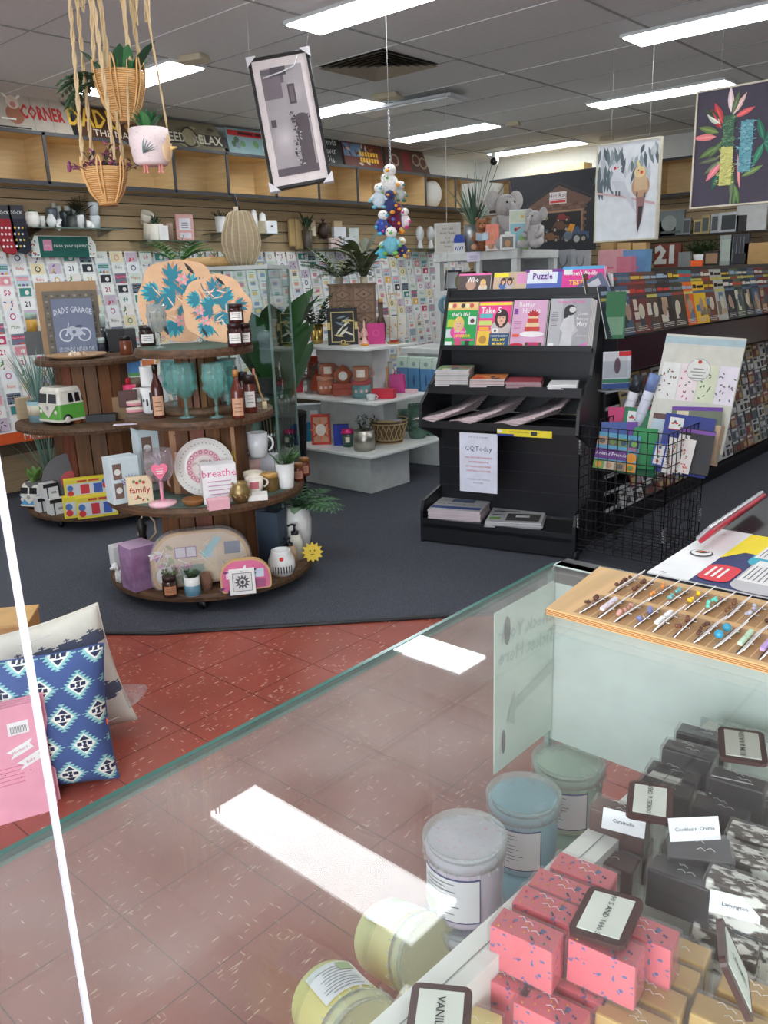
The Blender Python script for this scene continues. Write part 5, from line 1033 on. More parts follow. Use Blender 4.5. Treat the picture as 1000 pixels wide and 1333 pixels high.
def stand_board(lab,px,pyb,pyt,wp,back,colr,pr_=None,th=.01,name='tin_sign',cat='sign',z=T2,px2=None,tilt=-.1,base=None):
    q=at(px,base or 464,z); q=dy(q,back); s=mpp(q); w=wp*s; zt=ztop(q,pyt); zb=max(z+.001,ztop(q,pyb)) if pyb else z+.001; h=zt-zb
    b=MB(); b.X=Matrix.Rotation(tilt,4,'X'); b.bb(-w/2,w/2,0,th,0,h,M(colr) if isinstance(colr,tuple) else colr)
    if pr_: pr_(CV(b,(-w/2,0,0),(1,0,0),(0,0,1)),w,h)
    return solo(b,name,lab,cat,(q.x,q.y,zb),face(q))
stand_board("blue grey tin sign reading DAD'S GARAGE with a motorbike",102,None,388,50,.13,(104,114,138),tin)
def weave(c,w,h):
    for i in range(9):
        for j in range(11): c.rect(w*(.04+i*.105),h*(.03+j*.088),w*.05,h*.03,(150,140,124) if (i+j)%2 else (86,80,70),0)
stand_board('woven pattern dark tray standing behind the garage sign',101,None,378,66,.20,(110,102,90),weave,.015,'woven_tray','tray'); stand_board('kraft cardboard sheet at the very back of the rear drum table',98,None,366,74,.26,(170,134,96),None,.004,'cardboard_sheet','cardboard')
stand_board('pale sign with MADE OF AUSTRALIA style lettering at the left of the rear drum',55,None,424,27,.05,(206,206,202),lambda c,w,h:(c.text('MADE OF',w/2,h*.8,.02,(60,60,60),1),c.text('AUSTRALIA',w/2,h*.68,.018,(60,60,60),1),c.rect(w*.15,h*.1,w*.25,h*.3,(226,226,224),1),c.rect(w*.45,h*.1,w*.35,h*.3,(226,226,224),1),c.text('MELTS',w*.28,h*.25,.014,BLACK,2,0,PI/2),c.text('MELTS',w*.62,h*.25,.014,BLACK,2,0,PI/2)),base=462)
stand_board('black box panel beside the pale sign on the rear drum',75,None,427,17,.10,(28,28,32),None,.03,'black_box','box',base=462)
b=MB(); b.tube([(0,0,0),(0,.01,.12)],.006,M((214,140,40),.4),8); b.lathe([(.006,.12),(.001,.135)],M((206,176,130)),n=8); p=at(73,462,T2); p=dy(p,.05); solo(b,'pencil','orange pencil leaning on the black box panel','pencil',(p.x,p.y,T2+.001),face(p))
q=at(46,462,T2); 
for k,(px,yb,yt,wp) in enumerate(((117,457,440,9),(124,457,440,9),(131,456,440,9))): box('white wax melt box, %s of three by the wooden bowl'%('left','middle','right')[k],px,yb,T2,yt,wp,(222,222,220),.05,prints=lambda c,w,h:(c.rect(w*.2,h*.15,w*.25,h*.7,(60,60,60),0),c.rect(w*.1,0,w*.8,h*.12,(40,40,44),0)))
def candle(lab,px,yb,z,yt,wp,top,body): 
    c,h,w,f=place(px,yb,z,yt,wp); t=thing('candle_jar',lab,'candle',c,f,'labelled candle jars'); r=w/2; b=MB(); b.lathe([(0,0),(r,0),(r,h*.66),(0,h*.66)],M(body,.2),n=20); b.obj('jar',t); b=MB(); b.lathe([(0,h*.66),(r*1.04,h*.66),(r*1.04,h*.95),(r*.9,h),(0,h)],M(top,.3),n=20); b.obj('lid',t)
candle('tall candle jar with a pale lid and dark base right of the garage sign',134,459,T2,409,14,(190,206,200),(60,64,66)); candle('squat candle jar with a pale lid left of the black box',131,460,T2,440,14,(196,208,204),(66,70,86)); candle('squat dark candle jar with a pale lid below the tall one',146,457,T2,434,15,(186,200,196),(48,50,64)); candle('candle jar with amber wax and a pale green lid above the pale sign',47,462,T2,438,14,(170,196,180),(206,160,70)); _c=[o for o in bpy.data.objects if o.get('label','').startswith('candle jar with amber')][0]; _c.location.z=T2+.17
b=MB(); b.bb(-.06,.06,-.05,.05,0,.168,M((96,98,98))); p=dy(at(47,462,T2),.07); solo(b,'display_riser','grey riser block under the amber wax candle on the rear drum','riser',(_c.location.x,_c.location.y,T2+.001),face(p))
jar('terracotta coloured jar with a black lid at the right of the rear drum top',165,462,T2,438,16,(120,66,44),(34,28,26),None); box('black presentation box behind the terracotta jar',160,458,T2,428,34,(28,28,32),.08)
box('small dark jar stack box against the right edge of the rear drum top',172,458,T2,428,14,(52,50,54),.05); c,h,w,f=place(183,480,T2-.06,462,30)
# cards seen between tiers
for k,(px,yt,colr,l) in enumerate(((177,467,(70,140,200),'blue beach'),(196,466,(214,120,60),'orange'),(184,480,(206,110,170),'pink patterned'))): stand_board(l+' card standing between the two drum tables',px,None,yt,18,.12+.03*k,(236,236,234),lambda c,w,h,colr=colr:(c.rect(w*.06,h*.4,w*.88,h*.52,colr,0),c.rect(w*.06,h*.25,w*.88,h*.15,(90,160,90),0)),.004,'postcard','card',.93,base=500)
# middle level
c,h,w,f=place(33,544,M2,516,18); box('short raw plywood block at the left rim of the rear drum',33,545,M2,518,17,(176,160,130),.06,'wooden_block','block',rz=.3,mat=M((186,166,134),.5,0,'wood'))
plant('blue and cream striped pot with tall blue green grass on the rear drum',54,550,M2,448,29,(140,176,184),'grass',523,(120,156,146),46,1.0,potshape='cyl'); b=MB(); c,h,w,f=place(54,550,M2,537,29); b.lathe([(w*.49,0),(w*.506,0),(w*.506,h),(w*.49,h)],M((214,206,184),.5),n=24,c=(0,0,.05)); b.obj('cream_band',bpy.data.objects[-1] if False else [o for o in bpy.data.objects if o.get('label','').startswith('blue and cream striped')][0])
plant('tall green grey grass clump rising behind the green van planter',80,535,M2,440,30,(70,80,76),'grass',522,(110,150,136),40,.7)
def van(lab,px,yb,z,yt,wp,colr,rz,tiltv=0,L=None):
    c,h,w,f=place(px,yb,z,yt,wp,False,.0); c=dy(c,.06); h=h; Lh=L or w; t=thing('van_planter',lab,'planter',c,f+rz); W=h*.95; R=Matrix.Rotation(tiltv,4,'Y')
    wh=M((226,222,210),.25); gm=M(colr,.25)
    def sec(zs,ins): return ins
    def shell(z0,z1,i0,i1,mat,top=False):
        b=MB(); b.X=R; n=6; vs=[]
        for z_,ins in((z0,i0),(z1,i1)):
            for cx_,cy_,a0 in((Lh/2-.03-ins,W/2-.03-ins,0),(-Lh/2+.03+ins,W/2-.03-ins,PI/2),(-Lh/2+.03+ins,-W/2+.03+ins,PI),(Lh/2-.03-ins,-W/2+.03+ins,1.5*PI)):
                for k in range(n+1): a=a0+PI/2*k/n; vs.append((cx_+.03*math.cos(a),cy_+.03*math.sin(a),z_))
        m_=4*(n+1); b.add(vs,[(i,(i+1)%m_,m_+(i+1)%m_,m_+i) for i in range(m_)],mat,True); b.add(vs,[tuple(range(m_))[::-1],tuple(range(m_,2*m_))],mat); return b
    b=shell(h*.14,h*.56,0,.002,gm); b.obj('lower_body',t); b=shell(h*.10,h*.16,-.004,-.004,wh); b.obj('bumper',t)
    b=shell(h*.56,h*.90,.002,.016,wh); b.obj('upper_body',t); b=shell(h*.90,h*1.0,.014,.03,wh); b.obj('roof',t)
    def side(y,s_):
        for k in range(4):
            x=-Lh*.22+Lh*.175*k; b=MB(); b.X=R; b.add([(x,y,h*.60),(x+Lh*.135,y,h*.60),(x+Lh*.128,y-s_*.008,h*.84),(x+.006,y-s_*.008,h*.84)],[(0,1,2,3)],M((28,30,34),.15)); b.obj('window',t)
    side(-W/2+.001,-1)
    for s_ in(-1,1):
        y0=s_*W*.04; y1=s_*W*.40; b=MB(); b.X=R; x=-Lh/2-.001; b.add([(x+.002,y0,h*.6),(x+.002,y1,h*.6),(x+.014,y1*.94,h*.84),(x+.014,y0,h*.84)],[(0,1,2,3)],M((28,30,34),.15)); b.obj('windscreen',t)
        b=MB(); b.X=R; b.ball((-Lh/2-.0,s_*W*.33,h*.36),(.006,.014,.014),wh); b.obj('headlight',t)
    b=MB(); b.X=R; b.add([(-Lh/2-.003,-W*.42,h*.56),(-Lh/2-.003,W*.42,h*.56),(-Lh/2-.003,0,h*.2)],[(0,1,2)],wh); b.ball((-Lh/2-.002,0,h*.47),(.004,.016,.016),M((150,152,150),.3)); b.obj('front_badge',t)
    for x in(-Lh*.3,Lh*.3):
        for s_ in(-1,1):
            b=MB(); b.X=R@Matrix.Translation((x,s_*W*.46,h*.15))@Matrix.Rotation(PI/2,4,'X'); b.cyl((0,0,-.012),h*.15,.024,M((30,30,32),.5),20); b.cyl((0,0,-.0135),h*.09,.027,wh,16); b.obj('wheel',t)
    return t
van('green and white retro camper van planter on the rear drum',90,551,M2,503,68,(96,168,70),.62,0,.30)
jar('small rust coloured pot with a dark rim in front of the green van',100,551,M2,531,17,(140,78,50),(40,32,30),None,name='pot',cat='pot')
t=thing('gift_set','open black gift box with a silver pen standing in its lid','gift set',dy(at(134,549,M2),.05),face(at(134,549,M2))-.2); b=MB(); b.bb(-.1,.1,-.06,.06,0,.05,M((26,27,30),.3)); b.bb(-.09,.09,-.05,.05,.05,.052,M((50,50,54),.6)); b.obj('box',t,.002); b=MB(); b.X=Matrix.Translation((-.06,.05,.05))@Matrix.Rotation(-.35,4,'Y'); b.bb(-.08,.08,.0,.012,0,.22,M((28,29,32),.3)); b.bb(.03,.045,-.004,.0,.05,.17,M((230,230,230),.2)); b.obj('lid',t,.002)
for px,yb,yt,wp,colr,l in((156,517,493,11,(206,50,80),'rose pink can candle at the left of its row'),(169,514,492,12,(216,40,60),'red can candle in the middle of its row'),(181,512,491,17,(150,130,110),'patterned grey brown tin'),(174,520,501,16,(226,60,110),'hot pink low candle in front of the row')):
    c,h,w,f=place(px,yb,.93-.02,yt,wp); c=dy(at(px,yb+32,M2),.20); zz=ztop(c,yb); z1=ztop(c,yt); t=thing('candle_tin',l,'candle',(c.x,c.y,zz),f); b=MB(); b.cyl((0,0,0),w/2*1.15,(z1-zz)*.4,M((220,206,120) if 'rose' in l else colr,.4)); b.obj('base',t); b=MB(); b.cyl((0,0,(z1-zz)*.4),w/2*1.15,(z1-zz)*.6,M(colr,.4)); b.obj('cup',t)
b=MB(); p=dy(at(160,549,M2),.24); b.bb(-.16,.12,-.1,.1,0,ztop(p,514)-M2-.004,M((150,120,84),.5,0,'wood')); solo(b,'wooden_crate','low wooden crate carrying the pink and red candles','crate',(p.x,p.y,M2+.001),face(p))
# bottom level
van('light blue and white camper van planter at the lower left',52,660,L2,628,50,(92,160,206),.9,0,.2)
plant('bright green succulents growing in the blue camper van planter',48,642,L2+.11,604,26,(90,90,90),'succulent',628,(110,150,72),16,.8,'succulent'); plant('spiky blue green grass clump behind the vinyl record',68,640,L2,540,20,(60,66,62),'grass',626,(104,140,126),40,1.6,'grass_clump')
def bwbox(c,w,h): c.rect(0,h*.75,w,h*.25,(30,30,32),0); c.rect(w*.2,0,w*.1,h*.8,(60,60,64),0); c.rect(w*.5,h*.3,w*.35,h*.15,(150,150,150),0)
for px,yb,z,yt,l in((58,666,L2,648,'lower left'),(74,670,L2,650,'lower right, nearest the rim'),(65,649,L2+.105,630,'stacked on top')): box('black and white gift cube, %s of the three'%l,px,yb,z,yt,19,(216,216,214),.085,rz=.35,prints=bwbox,group='black and white gift cubes',side=(150,150,150))
q=at(98,664,L2); q=dy(q,.10); t=thing('vinyl_record','brown black vinyl record with a red label leaning on the drum core','record',(q.x,q.y,L2+.001),face(q)); r_=.19; b=MB(); b.X=Matrix.Translation((0,0,r_))@Matrix.Rotation(PI/2-.18,4,'X'); b.lathe([(0,0),(r_,0),(r_,.004),(0,.004)],M((52,46,46),.35),n=48,smooth=False); [b.lathe([(k,.0042),(k+.0015,.0042)],M((66,60,60),.3),n=48) for k in(.085,.105,.125,.145)]; b.obj('disc',t); b=MB(); b.X=Matrix.Translation((0,0,r_))@Matrix.Rotation(PI/2-.18,4,'X'); b.lathe([(0,.0045),(.068,.0045)],M((178,54,56),.5),n=32,smooth=False); b.lathe([(0,.005),(.006,.005)],M(BLACK),n=12); b.obj('label',t)
def toy(c,w,h):
    c.rect(w*.02,h*.05,w*.96,h*.9,(214,196,60),0); c.rect(w*.05,h*.12,w*.9,h*.62,(196,200,206),1); c.rect(w*.3,h*.8,w*.22,h*.1,(190,60,50),2); c.rect(w*.56,h*.8,w*.24,h*.1,(190,60,50),2)
    c.rect(w*.36,h*.16,w*.2,h*.5,(196,50,60),2); c.rect(w*.66,h*.16,w*.2,h*.5,(60,90,170),2)
    for x,y,k in((.13,.52,(70,110,170)),(.13,.24,(200,50,50)),(.93,.7,(70,110,170)),(.93,.5,(200,50,50))): c.disc(w*x,h*y,h*.15,k,3)
for px,yb,z,yt,wp,l in((112,672,L2,644,52,'lower left'),(128,673,L2,645,50,'lower right'),(114,646,L2+.135,622,54,'on top')): box('yellow boxed toy tin set, %s of the three'%l,px,yb,z,yt,wp,(230,210,50),.05,rz=.06,prints=toy,group='yellow boxed toy sets',side=(226,206,60))
q=dy(at(165,625,L2),.28); b=MB(); b.X=Matrix.Translation((0,0,.17))@Matrix.Rotation(PI/2-.15,4,'X'); b.lathe([(0,0),(.15,0),(.17,.01),(.17,.02),(0,.02)],M((120,96,60),.6,0,'weave'),n=36); solo(b,'woven_plate','round woven plate leaning on the rear drum core','plate',(q.x+.1,q.y,L2),face(q))
# ---------- driftwood, fern, rattan lamp on the glass cabinet ----------
CT=1.696
t=thing('lamp','large ribbed rattan lamp shade with a black neck and white tag on the glass cabinet','lamp',(GC[0]-.0,GC[1]+.0,CT),0); R_=24*mpp((GC[0],GC[1],1.7)); H_=ztop((GC[0],GC[1],0),275)-CT
b=MB(); b.lathe([(R_*.55,0),(R_*.8,H_*.15),(R_,H_*.42),(R_*.95,H_*.6),(R_*.66,H_*.9),(R_*.5,H_*.98),(R_*.42,H_)],M((176,158,130),.8,0,'weave'),n=64,flute=.045,nf=16); b.obj('shade',t)
b=MB()
for k in range(16):
    a=2*PI*k/16; b.tube([(q*1.045*math.cos(a),q*1.045*math.sin(a),z) for q,z in((R_*.55,0),(R_*.8,H_*.15),(R_,H_*.42),(R_*.95,H_*.6),(R_*.66,H_*.9),(R_*.5,H_*.98))],.004,M((196,178,146),.8),4)
b.obj('ribs',t); b=MB(); b.tube([(0,0,H_),(-.02,0,H_+.05),(-.045,0,H_+.10)],.011,M(BLACK,.4),8); b.obj('neck',t); b=MB(); b.box((.02,-.04,H_-.0),(.035,.003,.05),(226,214,190),.2); b.obj('tag',t)
t=thing('driftwood_planter','pale driftwood log planted with tiny air plants on the glass cabinet','planter',(GC[0]-.20,GC[1]-.14,CT+.034),face(GC)); b=MB(); b.tube([(-.2,0,0),(-.05,0,.004),(.1,0,0),(.17,0,.0)],[.024,.03,.033,.034],M((206,166,110),.5,0,'board'),12); b.obj('log',t)
for x in(-.12,-.04,.05,.12):
    b=MB(); [b.leaf((x,0,.03),(math.cos(a)*.8,math.sin(a)*.8,1),.05,.012,M((120,134,84),.6),.2,3) for a in [k*.8 for k in range(8)]]; b.obj('air_plant',t)
pf=dy(at(242,447,1.28),.25); 
t=thing('fern_plant','bright green fern rising behind the tropical platters','plant',(pf.x,pf.y,1.2805),face(pf)); hz=ztop(pf,342)-1.28; b=MB(); b.lathe([(0,0),(.02,0),(.02,hz),(0,hz)],M((60,70,50),.5),n=12); b.obj('pot',t); b=MB()
r=random.Random(12)
for k in range(16): a=r.uniform(-PI,PI); b.frond((0,0,hz-.01),(math.cos(a)*.9,math.sin(a)*.4,.75),.22,M((88,160,72) if k%2 else (60,128,60),.55),.30,.9,10)
b.obj('foliage',t)
# items in the glass cabinet
for x,y,z,rr,l in((-.1,0,1.18,.055,'grey glass ball'),(.1,.05,1.18,.05,'silver wire ball')): b=MB(); b.ball((0,0,rr),rr,M((110,124,122),.15,.3),16,10); solo(b,'glass_ball',l+' in the glass cabinet','ornament',(GC[0]+x,GC[1]+y,z))
b=MB(); b.bb(-.17,.17,-.08,.08,0,.1,M((34,36,38),.3)); solo(b,'black_case','low black case on the middle glass cabinet shelf','case',(GC[0]+.03,GC[1],.858),.55,bevel=.005)
for k in range(5): b=MB(); b.lathe([(0,0),(.025,0),(.03,.1),(.012,.15),(.012,.19),(0,.19)],glassm((206,220,214),.2),n=14); b.cyl((0,0,.19),.013,.025,M((176,150,110)),10); solo(b,'glass_bottle','clear corked glass bottle %s in the glass cabinet'%['at the front left','at the front right','in the centre','at the rear left','at the rear right'][k],'bottle',(GC[0]+[-.12,.12,0,-.1,.1][k],GC[1]+[-.12,-.1,0,.1,.12][k],.508),0,'corked bottles in the glass cabinet')
# tall leafy plant + basket
pp=Vector((-4.72,4.12,0)); t=thing('leafy_plant','tall plant with big dark green leaves between the glass cabinet and the white stand','plant',(pp.x,pp.y,0),0)
b=MB(); 
for k in range(40): a=2*PI*k/40; b.tube([(.15*math.cos(a),.15*math.sin(a),0),(.19*math.cos(a),.19*math.sin(a),.62)],.006,M((26,26,28),.5),4,False)
for z in(0,.2,.42,.62): b.lathe([(.15+.065*z-.006,z),(.15+.065*z+.008,z+.012)],M((24,24,26),.5),n=40)
b.obj('basket',t); b=MB(); r=random.Random(21)
for k in range(13): a=r.uniform(0,6.28); h0=r.uniform(.7,1.22); x,y=.08*math.cos(a),.08*math.sin(a); b.tube([(0,0,.1),(x*.6,y*.6,h0*.6),(x,y,h0)],.009,M((60,84,50),.5),5); b.leaf((x,y,h0),(math.cos(a)*.5,math.sin(a)*.5,1),.5,.22,M((66,118,66) if k%2 else (44,88,50),.4),.45,7,.2)
b.obj('foliage',t)
# ---------- white stand, top tier ----------
Z3=1.10; Z2_=.70; Z1_=.32
def orn(c,w,h): 
    c.rect(w*.12,h*.08,w*.76,h*.84,(206,150,120),0); c.disc(w/2,h/2,w*.26,(236,226,210),2,h*.2); [c.leaf(w/2,h/2,h*.4,w*.1,k*PI/4,(190,60,50) if k%2 else (226,120,80),1) for k in range(8)]
box('red and orange boxed gift at the left end of the top tier',391,448,Z3,423,18,(176,64,44),.06,side=(150,50,36))
plant('gold vase with a dark cycad palm on the top tier',413,448,Z3,385,18,(176,146,80),'fern',423,(46,74,52),16,.9,mat=M((190,160,90),.25,.9))
def bgf(c,w,h):
    c.rect(w*.03,h*.03,w*.94,h*.94,(24,24,28),0); c.rect(w*.12,h*.08,w*.76,h*.82,(206,186,120),1); c.rect(w*.15,h*.10,w*.70,h*.78,(22,24,30),2)
    r=random.Random(5); [c.leaf(w*r.uniform(.2,.6),h*r.uniform(.15,.75),w*.35,w*.07,r.uniform(-.6,.9),r.choice([(226,222,206),(206,186,120),(120,140,150)]),3) for _ in range(11)]; c.rect(0,h*.42,w*.1,h*.2,(206,186,120),4); c.rect(w*.9,h*.42,w*.1,h*.2,(206,186,120),4); c.disc(w/2,h*.08,w*.08,(206,186,120),4); c.disc(w/2,h*.08,w*.05,(26,26,30),5)
box('black and gold framed marbled gift box on the top tier',447,449,Z3,401,39,(24,24,28),.05,prints=bgf)
t=None
p=dy(at(461,445,Z3),.22); w=58*mpp(p); h=ztop(p,369)-Z3; t=thing('drawer_cabinet','small carved brown wooden drawer cabinet at the back of the top tier','drawers',(p.x,p.y,Z3+.001),face(p)+.1); b=MB(); wdm=M((132,104,84),.6,0,'planks'); b.bb(-w/2,w/2,-.08,.08,0,h,wdm); b.bb(-w/2-.01,w/2+.01,-.09,.09,h-.015,h,wdm); b.obj('case',t,.002)
for i in range(2):
    for j in range(4):
        x0=-w/2+.02+i*(w/2-.01); dw=w/2-.03; z0=.02+j*(h-.05)/4; dh=(h-.05)/4-.012; b=MB(); b.bb(x0,x0+dw,-.088,-.078,z0,z0+dh,M((146,118,96),.6,0,'planks')); cv=CV(b,(x0,-.088,z0),(1,0,0),(0,0,1)); cv.poly([(dw/2,dh*.05),(dw*.95,dh/2),(dw/2,dh*.95),(dw*.05,dh/2)],(112,86,68),0); cv.poly([(dw/2,dh*.15),(dw*.85,dh/2),(dw/2,dh*.85),(dw*.15,dh/2)],(150,122,100),1); d=b.obj('drawer',t); b=MB(); b.ball((x0+dw/2,-.096,z0+dh/2),.009,M((110,84,66),.5),8,6); b.obj('knob',d)
TP=(p.x,p.y,Z3+h+.002)
plant('leafy olive coloured artificial plant on the drawer cabinet, right hand one',0,0,0,0,0,(206,196,170),'big',loc=(TP[0]+.12,TP[1]+.02,TP[2]),dims=(.07,.05,.46),green=(104,112,76),n=46,spread=3.6)
plant('feathery olive plant on the drawer cabinet, left hand one',0,0,0,0,0,(206,196,170),'fern',loc=(TP[0]-.1,TP[1]-.04,TP[2]),dims=(.07,.05,.30),green=(110,124,88),n=24,spread=1.5)
for px,yb,yt,l in((467,448,425,'left'),(475,449,417,'tallest, middle'),(486,448,421,'right')):
    c,h,w,f=place(px,yb,Z3,yt,9); t=thing('figurine','blush pink seated meditating figurine, %s of three'%l,'figurine',c,f,'pink meditating figurines'); b=MB(); pm=M((224,178,166),.4); b.lathe([(0,0),(w*.6,0),(w*.66,h*.08),(w*.3,h*.2),(w*.24,h*.4),(w*.3,h*.62),(w*.1,h*.7),(w*.14,h*.76),(w*.16,h*.86),(w*.05,h),(0,h)],pm,n=14,sy=.6); [b.tube([(s_*w*.28,0,h*.6),(s_*w*.42,-.004,h*.4),(s_*w*.1,-.012,h*.34)],.005,pm,5) for s_ in(-1,1)]; b.obj('body',t)
box('magenta gift box standing at the right of the pink figurines',490,448,Z3,421,23,(190,44,120),.04,side=(150,30,90),prints=lambda c,w,h:(c.disc(w/2,h*.55,w*.2,(206,70,140),0),c.disc(w/2,h*.55,w*.12,(190,44,120),1)))
box('long white box with gold leaves lying behind the magenta box',505,440,Z3,412,49,(232,226,214),.06,prints=lambda c,w,h:[c.leaf(w*random.uniform(.05,.9),h*random.uniform(.15,.8),.03,.012,random.uniform(0,6),random.choice([(220,170,80),(206,190,170)]),0) for _ in range(18)])
c,h,w,f=place(449,450,Z3,445,16); b=MB(); b.lathe([(0,0),(.03,0),(.045,.012),(.03,.006),(0,.006)],M((206,186,110),.3,.5),n=20); solo(b,'trinket_dish','small brass dish in front of the black and gold box','dish',c); c,h,w,f=place(475,451,Z3,447,15); b=MB(); b.ball((0,0,.008),(.04,.02,.01),M((226,150,50),.5)); solo(b,'orange_stone','flat orange stone in front of the pink figurines','ornament',c)
t=thing('earring_stand','thin gold jewellery stand with a tray of red berries','stand',dy(at(513,448,Z3),.05),0); b=MB(); b.lathe([(0,0),(.05,0),(.055,.012),(0,.010)],M((176,130,80),.5),n=20); b.obj('tray',t); b=MB(); gm=M((206,176,110),.3,.8); [b.tube([(x,0,.01),(x,0,.40)],.003,gm,5) for x in(-.04,.04)]; b.tube([(-.05,0,.37),(.05,0,.37)],.003,gm,5); b.obj('frame',t); b=MB(); [b.ball((random.uniform(-.025,.025),random.uniform(-.02,.02),.02),.009,M((170,40,36),.3),8,6) for _ in range(8)]; b.obj('berries',t)
t=thing('hanging_ornament','blue wire globe hanging above the right of the white stand','ornament',(-4.25,5.6,1.36),0); b=MB(); [b.tube([(.075*math.cos(a)*math.cos(k),.075*math.sin(a)*math.cos(k) if False else .075*math.sin(k)*math.cos(a),.075*math.sin(a)) for a in [q*PI/10 for q in range(21)]],.005,M((110,150,170),.6),4) for k in [i*PI/9 for i in range(9)]]; b.obj('globe',t); b=MB(); b.tube([(0,0,.07),(0,0,ZC-1.36)],.002,M((200,200,200)),4); b.obj('string',t)
t=thing('vase','dark bottle vase to the right of the drawer cabinet','vase',dy(at(497,444,Z3),.14),0); b=MB(); b.lathe([(0,0),(.035,0),(.04,.12),(.02,.2),(.022,.3),(0,.3)],M((84,62,50),.4),n=18); b.obj('body',t); b=MB(); b.cyl((0,0,.3),.02,.03,M((206,160,110),.5),14); b.obj('stopper',t)
# ---------- middle tier ----------
box('coral pink gift bag at the left end of the middle tier',386,511,Z2_,484,17,(214,70,86),.06,rz=.2,prints=lambda c,w,h:c.poly([(w*.1,h),(w*.9,h),(w*.6,h*.8),(w*.4,h*.8)],(190,50,70),0))
plant('small glass vase of dried wildflowers on the middle tier',401,512,Z2_,463,12,(150,150,140),'bushy',492,(150,140,124),16,1.0,mat=glassm((190,196,190),.3))
box('deep orange tall box behind the cup and saucer set',415,508,Z2_,464,26,(190,60,34),.06,rz=.2); box('orange lower box beside the dried flowers',410,509,Z2_,488,20,(206,80,40),.05)
def hatbox(lab,px,yb,z,yt,wp,colr,lid,spots_):
    c,h,w,f=place(px,yb,z,yt,wp); t=thing('round_box',lab,'box',c,f); r=w/2; b=MB(); b.cyl((0,0,0),r*.96,h*.8,M(colr,.5),28); [b.ball((r*.93*math.cos(a),r*.93*math.sin(a),h*.4),(.012,.012,.014),M(spots_),8,6) for a in(-1.0,-1.57,-2.2)]; b.obj('body',t); b=MB(); b.cyl((0,0,h*.76),r,h*.24,M(lid,.5),28); b.obj('lid',t)
hatbox('peach round gift box under the left printed mug',425,514,Z2_,491,23,(206,130,100),(216,160,130),(236,222,206)); mug('paisley peach mug with a cream oval label on the peach round box',427,492,Z2_+.135,474,20,(196,120,92),.1,prints=(238,226,210))
for k in range(2): box('red brown patterned book box, %s of the stack'%('top' if k else 'bottom'),446,515-8*k,Z2_+.045*k,507-8*k,26,(176,84,66),.1,rz=.1,side=(206,160,130),group='patterned book boxes')
t=thing('ornament','round peach ornament with a cream oval on the book boxes','ornament',dy(at(447,500,Z2_+.09),.04),face(at(447,500,1))); b=MB(); b.lathe([(0,0),(.04,.0),(.075,.06),(.07,.09),(.03,.13),(.012,.14),(0,.15)],M((176,100,70),.3),n=24,sy=.6); b.obj('body',t); b=MB(); cv=CV(b,(0,-.05,.065),(1,0,0),(0,0,1)); cv.disc(0,0,.036,(236,230,220),1); b.obj('label',t)
hatbox('pink and teal floral round gift box under the right printed mug',471,519,Z2_,496,26,(110,150,150),(196,90,90),(226,190,180)); mug('tan printed mug with a cream round label on the floral round box',470,497,Z2_+.135,478,22,(186,130,104),.1,prints=(238,228,214))
box('ornate gold and orange plaque box with an oval label',493,511,Z2_,478,27,(200,150,110),.05,rz=-.25,prints=orn); 
stand_board('patterned peach tray standing behind the mugs',459,None,473,34,.18,(206,150,122),orn,.01,'printed_tray','tray',Z2_,base=512); stand_board('brown framed plaque against the riser between the tiers',484,None,459,28,.22,(150,120,104),lambda c,w,h:c.rect(w*.12,h*.12,w*.76,h*.76,(176,150,130),0),.01,'plaque','plaque',Z2_,base=512)
c,h,w,f=place(518,512,Z2_,485,24,False,.07); t=thing('gift_bag','magenta pink handbag shaped gift box on the middle tier','gift bag',c,f-.2); b=MB(); b.box((0,0,h*.45),(w*.9,.07,h*.9),M((196,50,130),.4),0,.86); b.obj('body',t,.006,2); b=MB(); b.tube([(-w*.2,0,h*.86),(-w*.12,0,h*1.05),(w*.12,0,h*1.05),(w*.2,0,h*.86)],.004,M((170,40,110)),5); b.obj('handle',t)
box('flat crimson box in front of the magenta gift bag',500,519,Z2_,507,30,(196,40,60),.08,rz=-.3); box('flat pink and white strip box at the right of the middle tier',533,512,Z2_,507,22,(226,190,196),.05,rz=-.5)
mug('tiny clear glass cup at the front edge of the middle tier',483,522,Z2_,514,12,(200,206,206),.2,name='glass_cup',cat='cup'); mug('grey floral jug at the right end of the middle tier',505,509,Z2_,472,14,(176,172,166),.2,name='jug',cat='jug')
for px,yb,yt,colr,l in((379,506,474,(80,180,160),'teal cup with a red lid at the far left of the middle tier'),(374,512,488,(206,120,130),'pink patterned tin left of the stand')): c,h,w,f=place(px,yb,Z2_,yt,12); t=thing('travel_cup',l,'cup',(c.x,c.y,Z2_+.001),f); b=MB(); b.lathe([(0,0),(w*.4,0),(w*.5,h*.7),(0,h*.7)],M(colr,.4),n=18); b.obj('cup',t); b=MB(); b.lathe([(w*.52,h*.7),(w*.5,h*.92),(w*.2,h),(0,h)],M((200,40,60),.4),n=18); b.obj('lid',t)
